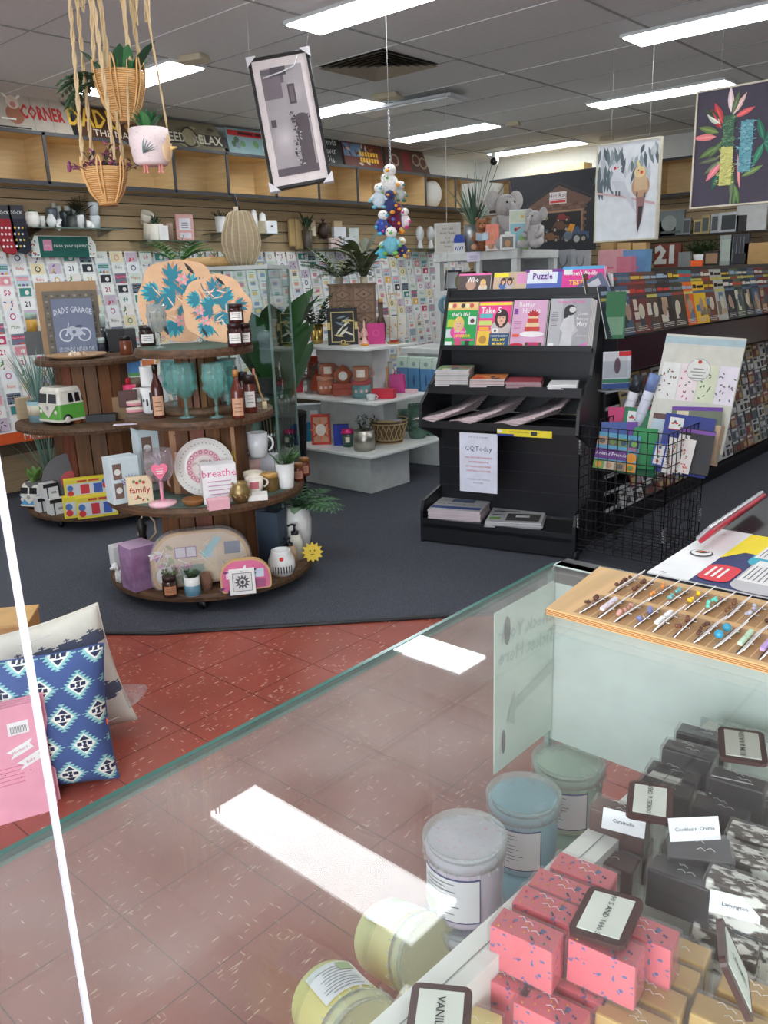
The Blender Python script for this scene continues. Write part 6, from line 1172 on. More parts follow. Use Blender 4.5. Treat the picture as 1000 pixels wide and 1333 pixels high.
# ---------- bottom tier ----------
for px,yt,wp,colr,l in((374,552,11,(52,84,150),'cobalt blue'),(385,552,13,(70,180,176),'turquoise')):
    c,h,w,f=place(px,573 if px<380 else 574,Z1_,yt,wp); t=thing('goblet',l+' short stemmed cup on the bottom tier','goblet',c,f); r=w/2; b=MB(); b.lathe([(0,0),(r*.7,0),(r*.2,h*.12),(r*.2,h*.25),(r*.9,h*.5),(r,h*.75),(r*.8,h),(r*.75,h),(r*.9,h*.7),(0,h*.4)],M(colr,.3),n=22); b.obj('body',t)
for px,l in((361,'left'),(373,'right')): box('tall royal blue box, %s of the pair at the end of the bottom tier'%l,px,562,Z1_,534,8,(30,90,160),.05)
box('small teal gold votive box at the left end of the bottom tier',364,570,Z1_,556,10,(90,110,100),.05)
box('grey boxed set with two window cutouts on the bottom tier',405,556,Z1_,527,36,(150,156,158),.12,rz=-.05,prints=lambda c,w,h:(c.rect(w*.1,h*.2,w*.28,h*.55,(226,226,222),0),c.rect(w*.5,h*.2,w*.28,h*.55,(226,226,222),0),c.disc(w*.24,h*.42,w*.09,(120,70,60),1),c.disc(w*.64,h*.42,w*.09,(120,70,60),1)),side=(176,178,176))
box('small teal blue box leaning left of the ornate red book',399,575,Z1_,550,14,(30,130,160),.04,rz=.3); box('ornate red orange book box with a cream medallion',419,579,Z1_,540,25,(196,60,44),.05,rz=-.1,prints=orn,side=(216,206,180)); box('royal blue box behind the pink lidded travel cup',445,580,Z1_,553,20,(36,54,160),.04)
c,h,w,f=place(453,583,Z1_,560,17); t=thing('travel_cup','dark floral travel cup with a hot pink lid','cup',c,f); r=w/2; b=MB(); b.lathe([(0,0),(r*.7,0),(r*.92,h*.8),(0,h*.8)],M((60,100,90),.4,0,'speckle',(.6,.3,.35,1)),n=24); b.obj('cup',t); b=MB(); b.lathe([(r,h*.78),(r,h*.86),(r*.85,h*.9),(r*.85,h),(0,h)],M((220,40,120),.3),n=24); b.obj('lid',t); b=MB(); label_patch(b,r*.92,h*.3,h*.6,-1.9,-1.2,M((236,226,206)),5,.003); b.obj('label',t)
plant('embossed silver tin pot with a eucalyptus sprig on the bottom tier',475,588,Z1_,533,28,(170,166,158),'bushy',562,(56,80,64),10,.7,potshape='cyl',mat=M((176,170,160),.35,.85))
c,h,w,f=place(507,580,Z1_,550,50); t=thing('woven_basket','open zigzag woven bamboo basket on the bottom tier','basket',c,f); r=w/2; b=MB(); wv=M((176,150,108),.6); 
for z,q in((0,.72),(.15,.76),(.85,.98),(1,1.0)): b.tube([(r*q*math.cos(k*PI/16),r*q*math.sin(k*PI/16),h*z+.004) for k in range(33)],.006,wv,5)
for k in range(20):
    a=k*PI/10; 
    for d in(0,PI/10): b.tube([(r*.77*math.cos(a+d),r*.77*math.sin(a+d),h*.16),(r*.87*math.cos(a+PI/20),r*.87*math.sin(a+PI/20),h*.5),(r*.97*math.cos(a+PI/10-d),r*.97*math.sin(a+PI/10-d),h*.84)],.004,wv,4)
b.lathe([(0,0),(r*.72,0),(r*.74,.004)],M((120,96,66),.7),n=24); b.lathe([(r*.71,0),(r*.93,h*.9)],M((96,78,54),.8),n=24); b.obj('weave',t)
for k,(x,y,a,colr) in enumerate(((-.07,0,.4,(140,140,146)),(.05,.02,-.3,(196,210,226)),(0,-.04,.1,(206,190,170)))): b=MB(); b.X=Matrix.Rotation(.5,4,'X'); b.box((0,0,.0),(.12,.015,.09),colr); CV(b,(-.06,-.0075,-.045),(1,0,0),(0,0,1)).rect(.01,.01,.1,.07,(120,130,150),0); solo(b,'gift_tin',('grey','pale blue','tan')[k]+' boxed gift tucked in the woven basket','gift',(c.x+x,c.y+y,Z1_+h*.78),f+a)
for k,(px,yb,yt,wp) in enumerate(((544,572,528,26),(528,560,535,20),(562,568,552,14))): c,h,w,f=place(px,yb,Z1_,yt,wp); t=thing('glass_vase','embossed grey green glass vase, %s'%('tallest at the right end of the bottom tier','behind the woven basket','small one nearest the magazine rack')[k],'vase',c,f); r=w/2; b=MB(); b.lathe([(0,0),(r*.8,0),(r,h*.2),(r*.95,h),(r*.9,h),(r*.9,h*.2),(0,h*.06)],glassm((120,150,134),.5),n=24,flute=.05,nf=9); b.obj('body',t)
c,h,w,f=place(592,600,0,590,20)
# ---------- far white table ----------
for k in range(5):
    b=MB(); w,d,h=.11,.1,.30; b.bb(-w/2,w/2,-d/2,d/2,0,h*.7,M((96,150,196),.5)); b.bb(-w/2,w/2,-d/2,d/2,h*.7,h,M((206,226,212),.5)); cv=CV(b,(-w/2,-d/2,0),(1,0,0),(0,0,1)); cv.leaf(w*.5,h*.15,h*.4,.02,PI/2,(60,100,150),0); cv.disc(w*.5,h*.82,.02,(150,180,170),0)
    p=Vector((-4.75+.135*k,5.62,.62)); solo(b,'spoon_box','blue and mint kitchen box behind the white stand, %s'%('first from the left','second from the left','middle','second from the right','nearest the magazine rack')[k],'box',(p.x,p.y,.62),.2,'blue and mint boxes')
b=MB(); b.bb(-.42,.45,-.12,.14,0,.62,M((206,208,206),.5)); solo(b,'white_plinth','white plinth under the blue and mint boxes','plinth',(-4.5,5.64,0),.2)
def teddy(lab,loc,rz,s,colr,elephant=False,book=False):
    t=thing('plush_toy',lab,'soft toy',loc,rz); m_=M(colr,.9,0,'plush'); b=MB(); b.ball((0,0,.09*s),(.062*s,.055*s,.09*s),m_,18,12); b.ball((0,-.01*s,.20*s),(.055*s,.052*s,.052*s),m_,18,12)
    for x in(-1,1):
        b.tube([(x*.04*s,0,.05*s),(x*.06*s,-.05*s,.03*s),(x*.065*s,-.10*s,.03*s)],[.032*s,.03*s,.028*s],m_,10); b.tube([(x*.05*s,0,.14*s),(x*.07*s,-.03*s,.1*s),(x*.05*s,-.06*s,.08*s)],[.02*s,.02*s,.018*s],m_,8)
        if elephant: b.ball((x*.062*s,.005*s,.225*s),(.038*s,.012*s,.045*s),m_,14,10)
        else: b.ball((x*.042*s,0,.245*s),(.018*s,.010*s,.018*s),m_,10,8)
    if elephant: b.tube([(0,-.05*s,.20*s),(0,-.085*s,.18*s),(0,-.095*s,.13*s),(0,-.11*s,.11*s)],[.022*s,.018*s,.015*s,.013*s],m_,8)
    else: b.ball((0,-.055*s,.19*s),(.024*s,.018*s,.018*s),M(tuple(min(255,v+40) for v in colr),.9),10,8)
    b.obj('body',t); b=MB(); [b.ball((x*.02*s,-.058*s,.213*s),.005*s,M(BLACK,.1),8,6) for x in(-1,1)]; b.obj('eyes',t); 
    if not elephant:
        b=MB(); b.ball((0,-.074*s,.196*s),.006*s,M((50,30,24)),8,6); b.obj('nose',t)
        for x in(-1,1): b=MB(); b.ball((x*.068*s,-.127*s,.033*s),(.022*s,.005*s,.022*s),M((196,150,120),.9),10,6); b.obj('paw_pad',t)
    return t
p=Vector((-4.36,5.86,.981)); teddy('dusty pink teddy sitting on the white table by the magazine rack',(p.x,p.y,p.z),face(p),.55,(206,150,140))
# ---------- grey cabinet top ----------
ZT=1.796; YC=6.5
def cab(px,yb,yt,wp,off=0): p=at(px,yb,ZT); q=aty(px,yb,6.52+off); s=mpp(q); return Vector((q.x,q.y,ZT)),(yb-yt)*s*1.02,wp*s,face(q)
c,h,w,f=cab(583,325,288,34); b=MB(); b.bb(-w/2,w/2,0,.02,0,h,M((206,204,200))); cv=CV(b,(-w/2,0,0),(1,0,0),(0,0,1)); cv.rect(w*.07,h*.06,w*.86,h*.88,(196,190,180),0); [cv.text(x,w/2,h*y,h*.09,(50,46,44),1) for x,y in(('YOU ARE',.8),('MORE THAN',.66),('YOU',.5),('AND BETTER',.36),('THAN',.22))]; solo(b,'word_frame','grey framed word art beginning YOU ARE MORE THAN','frame',c,f)
c,h,w,f=cab(598,325,303,14); b=MB(); b.bb(-w/2,w/2,0,.08,0,h*.75,M((226,228,232))); b.prism([(-w/2,h*.75),(w/2,h*.75),(w*.3,h),(-w*.3,h)],0,.08,(30,70,170)); cv=CV(b,(-w/2,0,0),(1,0,0),(0,0,1)); cv.rect(0,h*.55,w,h*.2,(30,70,170),0); [cv.leaf(w*(.1+.2*k),h*.1,h*.3,.01,1.2,(60,80,140),0) for k in range(4)]; solo(b,'gift_box','small blue and white gable box left of the brown teddy','box',c,f)
c,h,w,f=cab(628,325,284,40); t=teddy('brown teddy bear reading a pale blue book on the grey cabinet',c,f,h/.26,(150,96,62)); k=h/.26; b=MB(); b.add([(-.05*k,-.13*k,.08*k),(0,-.105*k,.075*k),(.05*k,-.13*k,.09*k),(.045*k,-.11*k,.15*k),(0,-.085*k,.135*k),(-.05*k,-.11*k,.14*k)],[(0,1,4,5),(1,2,3,4)],M((176,196,210),.5)); b.obj('book',t)
c,h,w,f=cab(657,323,252,30,.18); teddy('larger grey plush elephant behind the storybooks',c,f+.5,h/.265,(176,170,168),True)
c,h,w,f=cab(697,322,274,26,.0); teddy('grey plush elephant at the right end of the grey cabinet',(c.x,c.y,c.z),f-.7,h/.265,(182,176,174),True)
c,h,w,f=cab(641,323,291,17,-.05); b=MB(); b.bb(-w/2,w/2,0,.05,0,h,M((220,104,66),.3)); cv=CV(b,(-w/2,0,0),(1,0,0),(0,0,1)); cv.rect(0,0,w,h*.2,(236,226,220),0); cv.leaf(w/2,h*.3,h*.5,w*.4,PI/2,(236,150,110),1); solo(b,'toy_pack','orange boxed toy between the teddy and the storybooks','box',c,f)
c,h,w,f=cab(661,323,301,20,-.06); b=MB(); b.bb(-w/2,w/2,0,.06,0,h*.85,M((230,228,224))); cv=CV(b,(-w/2,0,0),(1,0,0),(0,0,1)); cv.rect(w*.15,h*.12,w*.7,h*.6,(120,116,110),0); cv.disc(w/2,h*.36,w*.18,(196,140,90),1,h*.2); b.bb(-w*.2,w*.2,0,.05,h*.85,h,M(WHITE)); solo(b,'toy_box','white window box with a wooden toy in front of the storybooks','box',c,f)
c,h,w,f=cab(677,322,274,28,.02); b=MB(); b.bb(-w/2,w/2,0,.03,0,h,M((226,228,226))); cv=CV(b,(-w/2,0,0),(1,0,0),(0,0,1)); cv.rect(w*.04,h*.03,w*.92,h*.62,(150,196,206),0); cv.rect(w*.04,h*.68,w*.92,h*.28,(206,214,190),0); cv.rect(w*.5,h*.0,w*.4,h*.35,(150,196,70),1); cv.disc(w*.3,h*.5,w*.08,(170,40,50),2); cv.leaf(w*.3,h*.5,w*.3,w*.08,.4,(190,90,60),2); cv.disc(w*.6,h*.82,w*.07,(226,180,90),1); solo(b,'storybook_set','pale blue and green boxed storybook set with a bird','book',c,f)
c,h,w,f=cab(618,325,292,28,.12); t=thing('metal_bucket','zinc bucket of tall grassy stems with small buds on the grey cabinet','plant',c,f); b=MB(); b.lathe([(0,0),(w*.4,0),(w*.5,h),(w*.46,h),(0,h*.8)],M((150,154,156),.4,.8),n=24); b.obj('bucket',t); b=MB(); r=random.Random(8)
for k in range(44): a=r.uniform(0,6.28); s_=r.uniform(.1,.9); b.leaf((0,0,h*.8),(s_*math.cos(a),s_*math.sin(a),1),r.uniform(.25,.52),.02,M(r.choice([(76,104,84),(96,124,100),(60,84,66)]),.6),r.uniform(0,.6),4)
for k in range(10): a=r.uniform(0,6.28); s_=r.uniform(.1,.5); d=Vector((s_*math.cos(a),s_*math.sin(a),1)).normalized(); l=r.uniform(.4,.65); b.tube([(0,0,h*.8),tuple(Vector((0,0,h*.8))+d*l)],.004,M((90,110,84)),4,False); b.ball(Vector((0,0,h*.8))+d*l*r.uniform(.4,.8),(.013,.013,.025),M((216,206,196),.7),7,5)
b.obj('stems',t)
c=aty(616,333,6.48); b=MB(); b.bb(-.075,.075,0,.002,-.055,.03,M((214,208,228))); CV(b,(-.075,0,-.055),(1,0,0),(0,0,1)).lines(.02,.02,.11,.04,3,(150,140,180)); solo(b,'price_card','lilac price card taped to the grey cabinet edge','label',(c.x,6.487,1.765),0)
# inside cabinet
for k in range(5):
    b=MB(); b.X=Matrix.Rotation(PI/2-.2,4,'X'); b.lathe([(0,0),(.08,0),(.085,.006),(0,.01)],M((96,80,64) if k else (150,144,110),.6),n=24); solo(b,'round_board','round brown board %s in the grey cabinet'%('at the front, olive toned','second','third','fourth','fifth, farthest right')[k],'board',(-4.82+.05*k,6.60+.01*k,1.455+.085),.2,'round boards in the grey cabinet')
b=MB(); b.X=Matrix.Rotation(-.2,4,'X'); b.bb(-.08,.08,0,.02,0,.19,M((56,58,62),.3)); CV(b,(-.08,0,0),(1,0,0),(0,0,1)).rect(.015,.02,.13,.15,(176,180,184),0); solo(b,'photo_frame','dark photo frame leaning in the grey cabinet','frame',(-4.98,6.62,1.456),.1)
b=MB(); b.ball((0,0,.08),.08,M((110,112,114),.3,.4),18,12); solo(b,'metal_globe','dull grey metal globe in the right bay of the grey cabinet','ornament',(-4.33,6.62,1.456))
b=MB(); b.lathe([(0,0),(.03,0),(.03,.1),(.015,.13),(.02,.16),(0,.16)],M((226,226,226),.3),n=14); solo(b,'white_bottle','small white bottle in the grey cabinet','bottle',(-4.6,6.58,1.456))
b=MB(); b.ball((0,0,.045),(.03,.03,.045),M((226,110,130),.4)); solo(b,'pink_ornament','pink heart shaped ornament in the grey cabinet','ornament',(-4.52,6.6,1.47))
# ======================= magazine rack stock =======================
SKIN=(226,180,156)
def person(c,x,y,s,hair,top,long_=True,l=2,skin=SKIN):
    c.disc(x,y-s*.55,s*.62,top,l,s*.5); 
    if long_: c.disc(x,y+s*.02,s*.42,hair,l+1,s*.56)
    else: c.disc(x,y+s*.1,s*.34,hair,l+1)
    c.disc(x,y,s*.26,skin,l+2,s*.34); c.rect(x-s*.1,y-s*.45,s*.2,s*.2,skin,l+1); c.disc(x-s*.1,y+s*.06,s*.03,(60,40,40),l+3); c.disc(x+s*.1,y+s*.06,s*.03,(60,40,40),l+3); c.disc(x,y-s*.14,s*.09,(190,60,70),l+3,s*.03); c.disc(x,y+s*.24,s*.28,hair,l+3,s*.12)
def cv_life(c,w,h):
    c.rect(0,0,w,h,(40,160,80),0); c.rect(0,h*.82,w,h*.18,(226,190,120),1); [c.disc(w*(.08+.14*k),h*.92,w*.07,[(236,226,180),(206,90,90),(240,200,140),(60,60,70)][k%4],2) for k in range(7)]
    c.text("that's life!",w*.46,h*.72,h*.125,WHITE,4,.02,0,.9); person(c,w*.42,h*.5,w*.42,(226,190,110),(226,80,160)); c.text('HORROR',w*.58,h*.24,h*.1,(246,220,40),7,.02,0,.9); c.text('Knife attack',w*.5,h*.34,h*.06,WHITE,7,.01); c.rect(w*.04,h*.44,w*.22,h*.18,(190,200,60),1); c.rect(w*.72,h*.5,w*.25,h*.18,(226,226,226),1); c.disc(w*.85,h*.58,w*.07,(90,60,50),2); c.rect(w*.03,h*.2,w*.2,h*.2,(200,210,210),1); c.rect(w*.3,h*.14,w*.66,h*.04,(226,60,150),2); c.rect(w*.03,h*.02,w*.22,h*.1,WHITE,1); c.disc(w*.45,h*.08,w*.12,(206,80,120),2); c.rect(w*.68,h*.03,w*.14,h*.12,(50,50,50),1)
def cv_take5(c,w,h):
    c.rect(0,0,w,h,(236,70,140),0); c.rect(0,h*.92,w,h*.06,(240,220,60),1); c.text('Take 5',w*.38,h*.8,h*.2,WHITE,3,.02,0,.85); c.rect(w*.02,h*.0,w*.4,h*.36,(240,200,70),1); c.disc(w*.2,h*.16,w*.12,(190,140,60),2); c.rect(w*.04,h*.64,w*.4,h*.09,(90,180,190),2); c.rect(w*.04,h*.48,w*.4,h*.1,(200,220,120),2); c.rect(w*.06,h*.38,w*.3,h*.06,(250,180,60),2)
    person(c,w*.72,h*.62,w*.5,(60,40,40),(200,190,190)); c.rect(w*.4,h*.0,w*.6,h*.3,(30,80,120),4); c.text('I SAW DADDY',w*.7,h*.24,h*.06,WHITE,5,.01); c.text('KILL MY',w*.7,h*.16,h*.08,(246,220,40),5,.02); c.text('MUMMY',w*.7,h*.07,h*.08,(246,220,40),5,.02); c.rect(w*.46,h*.32,w*.2,h*.09,WHITE,4); c.rect(w*.7,h*.32,w*.2,h*.09,(206,190,180),4); c.disc(w*.56,h*.36,w*.04,(120,80,70),5)
def cv_bh(c,w,h):
    c.rect(0,0,w,h,(216,170,200),0); c.text('Better',w*.40,h*.9,h*.15,WHITE,2,.01,0,.9); c.text('Homes',w*.55,h*.77,h*.15,WHITE,2,.01,0,.9); c.disc(w*.62,h*.28,w*.36,(240,236,236),1,h*.06); [c.rect(w*(.40+.03*k),h*(.34+.09*k),w*(.44-.06*k),h*.09,(236,206,160) if k%2 else (206,70,60),2) for k in range(4)]; [c.leaf(w*.62,h*.66,w*.2,w*.08,.3+.5*k,(190,40,50),3) for k in range(6)]; c.disc(w*.2,h*.05,w*.2,(206,40,60),1,h*.04); c.rect(w*.45,h*.02,w*.5,h*.09,(200,60,110),1); c.disc(w*.5,h*.07,w*.05,(90,80,60),2); c.disc(w*.9,h*.07,w*.05,(60,90,50),2); c.rect(w*.04,h*.70,w*.12,h*.12,(130,60,150),3); c.rect(w*.05,h*.22,w*.2,h*.06,(230,90,60),1); c.lines(w*.05,h*.4,w*.25,h*.18,4,(180,110,150),1)
def cv_ww(c,w,h):
    c.rect(0,0,w,h,(168,168,172),0); c.rect(0,0,w*.3,h,(186,186,190),1); c.text("Women's Weekly",w*.5,h*.93,h*.105,(236,130,190),6,.01,0,.72)
    c.poly([(w*.30,0),(w*.62,0),(w*.60,h*.3),(w*.66,h*.36),(w*.60,h*.66),(w*.40,h*.68),(w*.28,h*.4),(w*.36,h*.3)],(206,206,208),2); c.disc(w*.50,h*.76,w*.15,(44,44,48),3,h*.11); c.disc(w*.56,h*.77,w*.085,(214,210,208),4,h*.06); c.poly([(w*.34,h*.72),(w*.48,h*.82),(w*.46,h*.62),(w*.36,h*.58)],(44,44,48),5); c.poly([(w*.60,h*.52),(w*.74,h*.34),(w*.60,h*.24),(w*.58,h*.3),(w*.66,h*.35)],(196,194,196),4)
    for k,s_ in enumerate(('Crown','Princess','Mary')): c.text(s_,w*.82,h*(.68-.10*k),h*.09 if k<2 else h*.13,WHITE,6,.006,0,.8)
    c.text('Your Favourite',w*.84,h*.24,h*.05,WHITE,6,0,0,.7); c.rect(w*.03,h*.03,w*.14,h*.06,WHITE,6); c.poly([(w*.62,0),(w,h*.0),(w,h*.12)],(206,130,180),3); c.lines(w*.03,h*.45,w*.2,h*.3,7,(130,130,134),3)
def mag_mb(w,h,th,fn,spine=(226,222,218)):
    b=MB(); b.bb(-w/2,w/2,0,th,0,h,M(spine,.4)); fn(CV(b,(-w/2,0,0),(1,0,0),(0,0,1)),w,h); return b
def strip(title,bg,tc,extra=None,size=.4,sx=.8):
    def f(c,w,h):
        c.rect(0,0,w,h,bg,0)
        if extra: extra(c,w,h)
        c.text(title,w*.46,h*.86,h*.16*size/.4,tc,5,.02,0,sx)
    return f
TILT=math.radians(-18)
def rackmag(lab,x,y,z,w,h,fn,n=5,name='magazine',spine=(70,70,74)):
    pos=rk(x,y,z); b=MB(); b.X=Matrix.Rotation(TILT,4,'X'); 
    for k in range(n): b.bb(-w/2+.0015*k,w/2+.003*k,.003*k+.0005*(k>0),.003*(k+1),0,h-.001*k,M((232,228,222) if k%2 else spine,.4))
    fn(CV(b,(-w/2,0,0),(1,0,0),(0,0,1)),w,h); return solo(b,name,lab,'magazine',pos,RRZ,'magazines on the slanted rack top')
q=lambda px,py: None
rackmag("green magazine titled that's life with a blonde cover star",.135,.315,1.168,.20,.275,cv_life,7); rackmag('pink magazine titled Take 5 with a dark haired cover star',.345,.315,1.168,.205,.275,cv_take5,7); rackmag('lilac homes magazine with a strawberry pancake stack on the cover',.56,.315,1.168,.205,.28,cv_bh,4); rackmag("grey and pink Women's Weekly magazine with a woman in a lace dress",.80,.315,1.168,.235,.285,cv_ww,9,spine=(190,186,186))
rackmag('magazine titled Who in the rear row of the rack top',.16,.44,1.32,.21,.29,strip('Who',(90,76,74),WHITE,lambda c,w,h:(c.rect(0,h*.96,w,h*.04,(236,120,180),1),person(c,w*.78,h*.78,w*.22,(226,190,120),(220,206,190)),c.disc(w*.4,h*.76,w*.16,(190,150,130),2)),.4),3)
rackmag('magazine with a yellow New Idea flash in the rear row',.39,.44,1.32,.21,.29,strip('NEW IDEA',(206,180,150),BLACK,lambda c,w,h:(c.rect(0,h*.9,w*.45,h*.08,(240,226,60),2),person(c,w*.3,h*.8,w*.2,(90,60,50),(70,110,180)),person(c,w*.5,h*.8,w*.2,(70,50,40),(200,190,190)),c.rect(w*.7,h*.75,w*.3,h*.22,(220,150,190),1)),.2,.6),3)
rackmag('purple Puzzle magazine in the rear row',.60,.44,1.32,.23,.30,strip('Puzzle',(90,110,190),(110,40,150),lambda c,w,h:(c.rect(w*.05,h*.72,w*.8,h*.24,(226,232,240),1),c.rect(0,h*.94,w,h*.06,(120,50,150),2),c.rect(w*.1,h*.93,w*.6,h*.06,WHITE,3)),.45,.9),3)
rackmag("bright pink Women's Weekly in the rear row with big yellow numerals",.83,.44,1.33,.24,.30,strip("Women's Weekly",(226,60,150),WHITE,lambda c,w,h:(c.rect(0,h*.94,w,h*.06,(90,170,220),1),c.rect(w*.04,h*.84,w*.2,h*.1,(236,236,240),2),c.text('TEST 400',w*.5,h*.68,h*.13,(250,220,60),3,.02)),.3,.7),5,spine=(226,90,160))
def stack(lab,x,y,z,w,d,n,th,colr,cat,name,rz=0,fan=.0,top=None,jit=.004,edge=None):
    pos=rk(x,y,z); t=None
    for k in range(n):
        b=MB(); m_=M(colr[k%len(colr)],.6); b.bb(-w/2,w/2,-d/2,d/2,0,th*.92,m_); b.bb(-w/2-.0002,w/2+.0002,-d/2-.0004,d/2,th*.1,th*.8,M(edge,.7)) if edge else None
        if k==n-1 and top: top(CV(b,(-w/2,-d/2,th*.92),(1,0,0),(0,1,0)),w,d)
        p=pos+RX*(random.uniform(-jit,jit)+fan*k)+RY*random.uniform(-jit,jit); place_=('bottom' if k==0 else 'top' if k==n-1 else nth(n-k)+' from the top')
        solo(b,name,'%s, %s'%(lab,place_),cat,(p.x,p.y,pos.z+th*k),RRZ+rz+random.uniform(-.02,.02),'stacked '+cat+'s on the rack')
MCOL=[(206,206,202),(190,186,190),(214,212,206),(196,200,196)]
stack('magazine in the leftmost pale stack',.14,.24,.956,.2,.26,9,.011,[(176,150,120),(206,206,202),(120,140,110)],'magazine','magazine',.25,0,edge=(206,204,206),top=lambda c,w,d:[c.rect(w*random.uniform(0,.7),d*random.uniform(0,.7),w*.25,d*.2,random.choice([(160,60,60),(226,210,190),(80,90,110),(120,150,90)]),0) for _ in range(9)])
stack('magazine in the red topped second stack',.36,.24,.956,.2,.26,6,.008,[(190,90,60),(90,60,50),(206,120,60)],'magazine','magazine',.25,0,edge=(206,200,202),top=lambda c,w,d:[c.rect(w*random.uniform(0,.7),d*random.uniform(0,.7),w*.25,d*.2,random.choice([(200,50,40),(226,150,90),(60,50,50)]),0) for _ in range(9)])
stack('magazine in the maroon topped third stack',.58,.24,.956,.2,.26,6,.006,[(120,40,56),(90,40,50),(150,60,70)],'magazine','magazine',.25,0,edge=(190,160,166)); stack('thin white booklet in the rightmost small stack',.82,.22,.956,.16,.22,5,.005,[(226,226,226)],'booklet','booklet',.2,0,jit=.01,edge=(236,236,236))
# folded pink newspapers, fanned
def fold(i): pass
for g,(x0,n,rz) in enumerate(((.16,9,.30),(.40,9,.34),(.68,13,.34))):
    for k in range(n):
        b=MB(); w,d=.17,.40; r=random.Random(g*20+k); a=.16+.075*k/ n*5; 
        vs=[]; nn=8
        for i in range(nn+1):
            t_=i/nn; x=-w/2+w*t_; z=.004+.012*math.sin(PI*t_)
            vs+=[(x,-d/2+.012*math.sin(6*t_+k),z*.6),(x,d/2,z+.02)]
        fs=[(2*i,2*i+2,2*i+3,2*i+1) for i in range(nn)]; lo=[(v[0],v[1],v[2]-.005) for v in vs]
        b.add(vs+lo,fs+[tuple(2*(nn+1)+q_ for q_ in f_)[::-1] for f_ in fs]+[(2*i,2*(nn+1)+2*i,2*(nn+1)+2*i+2,2*i+2) for i in range(nn)]+[(1,2*(nn+1)+1,2*(nn+1),0),(2*nn,4*nn+2,4*nn+3,2*nn+1)],M((206,188,190) if k%2 else (190,172,176),.8),False)
        cvb=CV(b,(-w/2+.01,-d/2+.02,.014),(1,0,0),(0,1,.05)); cvb.lines(0,.02,w*.85,d*.8,9,(110,104,108),0)
        tiltx=.05+ (k/n)*.55; p=rk(x0+.014*k-(.07),.20+.008*k,.762+.0075*k)
        o=solo(b,'newspaper','folded pinkish newspaper in the %s fanned bundle, %s'%(('left','middle','right')[g],'lowest' if k==0 else 'uppermost' if k==n-1 else nth(k+1)+' up from the shelf'),'newspaper',p,RRZ,'fanned newspapers on the lower shelf'); o.rotation_euler=(0.012*k,-.02-.035*k,RRZ-rz+.02*k)
def poster(c,w,h):
    c.rect(.004,.004,w-.008,h-.008,(226,228,242),0); c.text('FOR YOUR SUPPORT',w/2,h*.93,.013,(120,120,150),1); c.text('CQToday',w/2,h*.74,.042,(60,80,104),1,.003)
    for k,s_ in enumerate(('WILL NOW BE AVAILABLE','ON WEDNESDAY &','SATURDAY EACH WEEK','STARTING 6 OCTOBER')): c.text(s_,w/2,h*(.59-.075*k),.0145,(190,60,76),1,.012)
    c.text('AVAILABLE FOR PURCHASE',w/2,h*.22,.012,(110,110,124),1); c.text('FROM HERE',w/2,h*.16,.012,(110,110,124),1)
b=MB(); w,h=.235,.355; b.bb(-w/2,w/2,0,.002,0,h,M((232,232,240),.3)); poster(CV(b,(-w/2,0,0),(1,0,0),(0,0,1)),w,h); solo(b,'poster','white CQToday notice taped to the back panel of the rack','poster',rk(.375,.02,.345),RRZ)
b=MB(); b.bb(-.16,.16,0,.004,0,.038,M((240,220,50),.4)); cv=CV(b,(-.16,0,0),(1,0,0),(0,0,1)); cv.rect(0,0,.10,.012,(30,60,140),0); cv.text('NOTICE OF DELIVERY CHANGES',.16,.024,.012,(60,60,60),0); cv.rect(.2,.008,.035,.024,(50,50,50),0); cv.rect(.0,.02,.03,.014,WHITE,0); solo(b,'shelf_strip','yellow and blue advertising strip under the pink newspapers','label',rk(.66,-.006,.700),RRZ)
def news(title,th2):
    def f(c,w,h):
        c.rect(.002,.002,w-.004,h-.004,(196,196,198),0); c.text(title,w*.42,h*.88,.045,(50,60,76),1,.01); c.rect(w*.04,h*.78,w*.92,.003,(90,90,96),1); c.lines(w*.05,h*.55,w*.25,h*.2,8,(130,130,136),1)
        if th2==0: c.rect(w*.28,h*.52,w*.45,h*.2,(90,100,130),1); c.text('The doctor is out',w*.42,h*.4,.034,(40,40,46),2,.01); c.rect(w*.02,h*.1,w*.94,h*.14,(60,80,150),1); c.disc(w*.86,h*.8,.022,(206,80,60),2); c.rect(w*.05,h*.02,w*.3,h*.06,(220,220,224),1)
        else: c.rect(w*.34,h*.1,w*.6,h*.42,(84,80,80),1); c.rect(w*.5,h*.3,w*.25,h*.12,(226,226,226),2); c.rect(w*.04,h*.15,w*.2,h*.12,(120,170,70),1); c.rect(w*.06,h*.38,w*.24,h*.05,(60,60,66),2); c.rect(w*.06,h*.6,w*.5,h*.06,(90,90,96),2)
    return f
stack('newspaper in the left CQToday pile',.185,.215,.146,.33,.36,8,.0085,[(206,196,200),(196,186,190)],'newspaper','newspaper',.13,0,top=news('CQToday',0),edge=(206,190,194)); stack('newspaper in the right bottom shelf pile',.55,.20,.146,.33,.36,4,.008,[(196,196,198)],'newspaper','newspaper',.2,0,top=news('',1),jit=.012,edge=(190,190,192))
